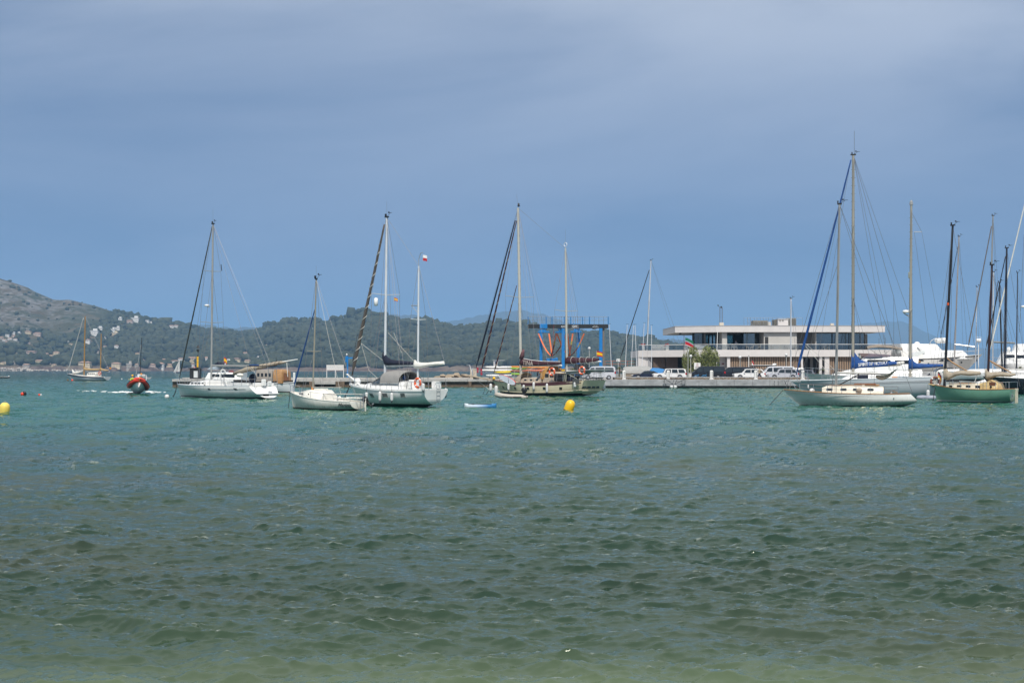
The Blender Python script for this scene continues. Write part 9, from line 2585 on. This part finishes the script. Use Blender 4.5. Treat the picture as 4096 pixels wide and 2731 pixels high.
MB().tube([(0, 0, 0), (0, 0, zb(1468))], .2, 12).build('black_base', LK, t); MB().tube([(0, 0, zb(1468)), (0, 0, zb(1426))], .17, 12).build('yellow_column', YELLOW, t, smooth=40); MB().tube([(.05, 0, zb(1426)), (.05, 0, zb(1380))], .035, 5).build('stem', LK, t)
for py in (1434, 1449): MB().torus((0, 0, zb(py)), .18, .02, (0, 0, 1), 12, 4).build('band', LK, t)
MB().lathe([(.29, zb(1392)), (.02, zb(1379))], (.05, 0, 0), 14).build('upper_cone', LK, t); MB().lathe([(.02, zb(1411)), (.29, zb(1398))], (.05, 0, 0), 14).build('lower_cone', LK, t); MB().box((0, 0, zb(1423)), (.16, .16, .2)).build('lantern', LK, t)
t = thing('life_ring_box', 'small red box on the roof corner of the beacon hut', 'box', (X(778, dd), dd, Z(1472.5, dd))); MB().box((0, 0, .12), (.3, .2, .22), bev=.03).build('body', mat('sign_red', (.35, .02, .02)), t); MB().box((0, -.11, .12), (.2, .01, .06)).build('label_plate', WHITE2, t)
t = thing('pier_kiosk', 'small flat roofed white kiosk on the shore behind the cream ketch bow', 'building', terrain_at(1996, 1474)); s_ = 1.0
MB().box((0, 0, 4), (14, 8, 8)).build('wall', BW, t); MB().box((0, 0, 8.3), (16, 10, .6)).build('roof', BW2, t)
for k in range(3): MB().box((-4 + k * 4, -4.05, 5), (2.2, .2, 3)).build('window', DGLASS, t)
# ------------------------------------------------------------------ houses on the hills
HW = [mat('house_white', (.68, .67, .64), .85, var=.08, scale=.2), mat('house_cream', (.60, .50, .34), .85, var=.08, scale=.2), mat('house_pink', (.50, .39, .33), .85, var=.1, scale=.2), mat('house_stone', (.40, .36, .31), .9, var=.2, scale=.4)]
HR = [mat('roof_tile', (.36, .23, .17), .9, var=.25, scale=.6), mat('roof_flat', (.55, .53, .50), .9, var=.1)]
HWN = mat('house_window', (.05, .055, .06), .3)
WORD = ['white', 'cream', 'pink', 'stone']
def house(px, py, w, h, c, r, where, far=0):
 p = terrain_at(px, py)
 k = p.y / F
 W_, Hh = w * k, h * k
 nm = 'villa with tiled roof' if r == 0 else 'flat roofed villa'
 t = thing('hillside_house', '%s %s %s' % (WORD[c], nm, where), 'house', (p.x, p.y, p.z - .5), 0, 'houses across the bay')
 D_ = W_ * .6
 rh = Hh * (.26 if r == 0 else .08)
 wl_ = MB().bx(-W_ / 2, W_ / 2, -D_ / 2, D_ / 2, -4, Hh - rh).build('wall', HW[c], t)
 if r == 0:
  e = W_ * .05
  MB().add([(-W_ / 2 - e, -D_ / 2 - e, Hh - rh), (W_ / 2 + e, -D_ / 2 - e, Hh - rh), (W_ / 2 + e, D_ / 2 + e, Hh - rh), (-W_ / 2 - e, D_ / 2 + e, Hh - rh), (-W_ * .25, 0, Hh), (W_ * .25, 0, Hh)], [(0, 1, 5, 4), (1, 2, 5), (2, 3, 4, 5), (3, 0, 4), (3, 2, 1, 0)]).build('roof', HR[0], t)
 else:
  MB().bx(-W_ / 2 - .3, W_ / 2 + .3, -D_ / 2 - .3, D_ / 2 + .3, Hh - rh + .01, Hh).build('roof', HR[1], t)
  if w > 14: MB().bx(-W_ * .1, W_ * .35, -D_ * .1, D_ * .4, Hh + .01, Hh * 1.45).build('upper_floor', HW[c], t)
 nw = max(2, int(w / 5)); st_ = 2 if h > 11 else 1
 for f_ in range(st_):
  for q in range(nw):
   MB().box((-W_ / 2 + (q + .5) * W_ / nw, -D_ / 2 - .03, (Hh - rh) * (f_ + .5) / st_), (W_ / nw * .4, .12, (Hh - rh) / st_ * .45)).build('window', HWN, t)
for h_ in HS: house(*h_)
# ------------------------------------------------------------------ air between here and the mountains
hm = bpy.data.materials.new('sea_haze')
hm.use_nodes = True
hn = hm.node_tree.nodes
for n in list(hn):
 if n.type != 'OUTPUT_MATERIAL':
  hn.remove(n)
vol = hn.new('ShaderNodeVolumePrincipled')
vol.inputs['Color'].default_value = (.34, .63, 1.0, 1)
vol.inputs['Density'].default_value = HAZE_D
vol.inputs['Anisotropy'].default_value = 0.0
hm.node_tree.links.new(vol.outputs[0], [n for n in hn if n.type == 'OUTPUT_MATERIAL'][0].inputs['Volume'])
hb = MB().bx(-16000, 16000, -120, 17500, -12, 560)
haze = hb.build('haze', hm, kind='stuff')
haze['label'] = 'thin blue sea haze over the bay'
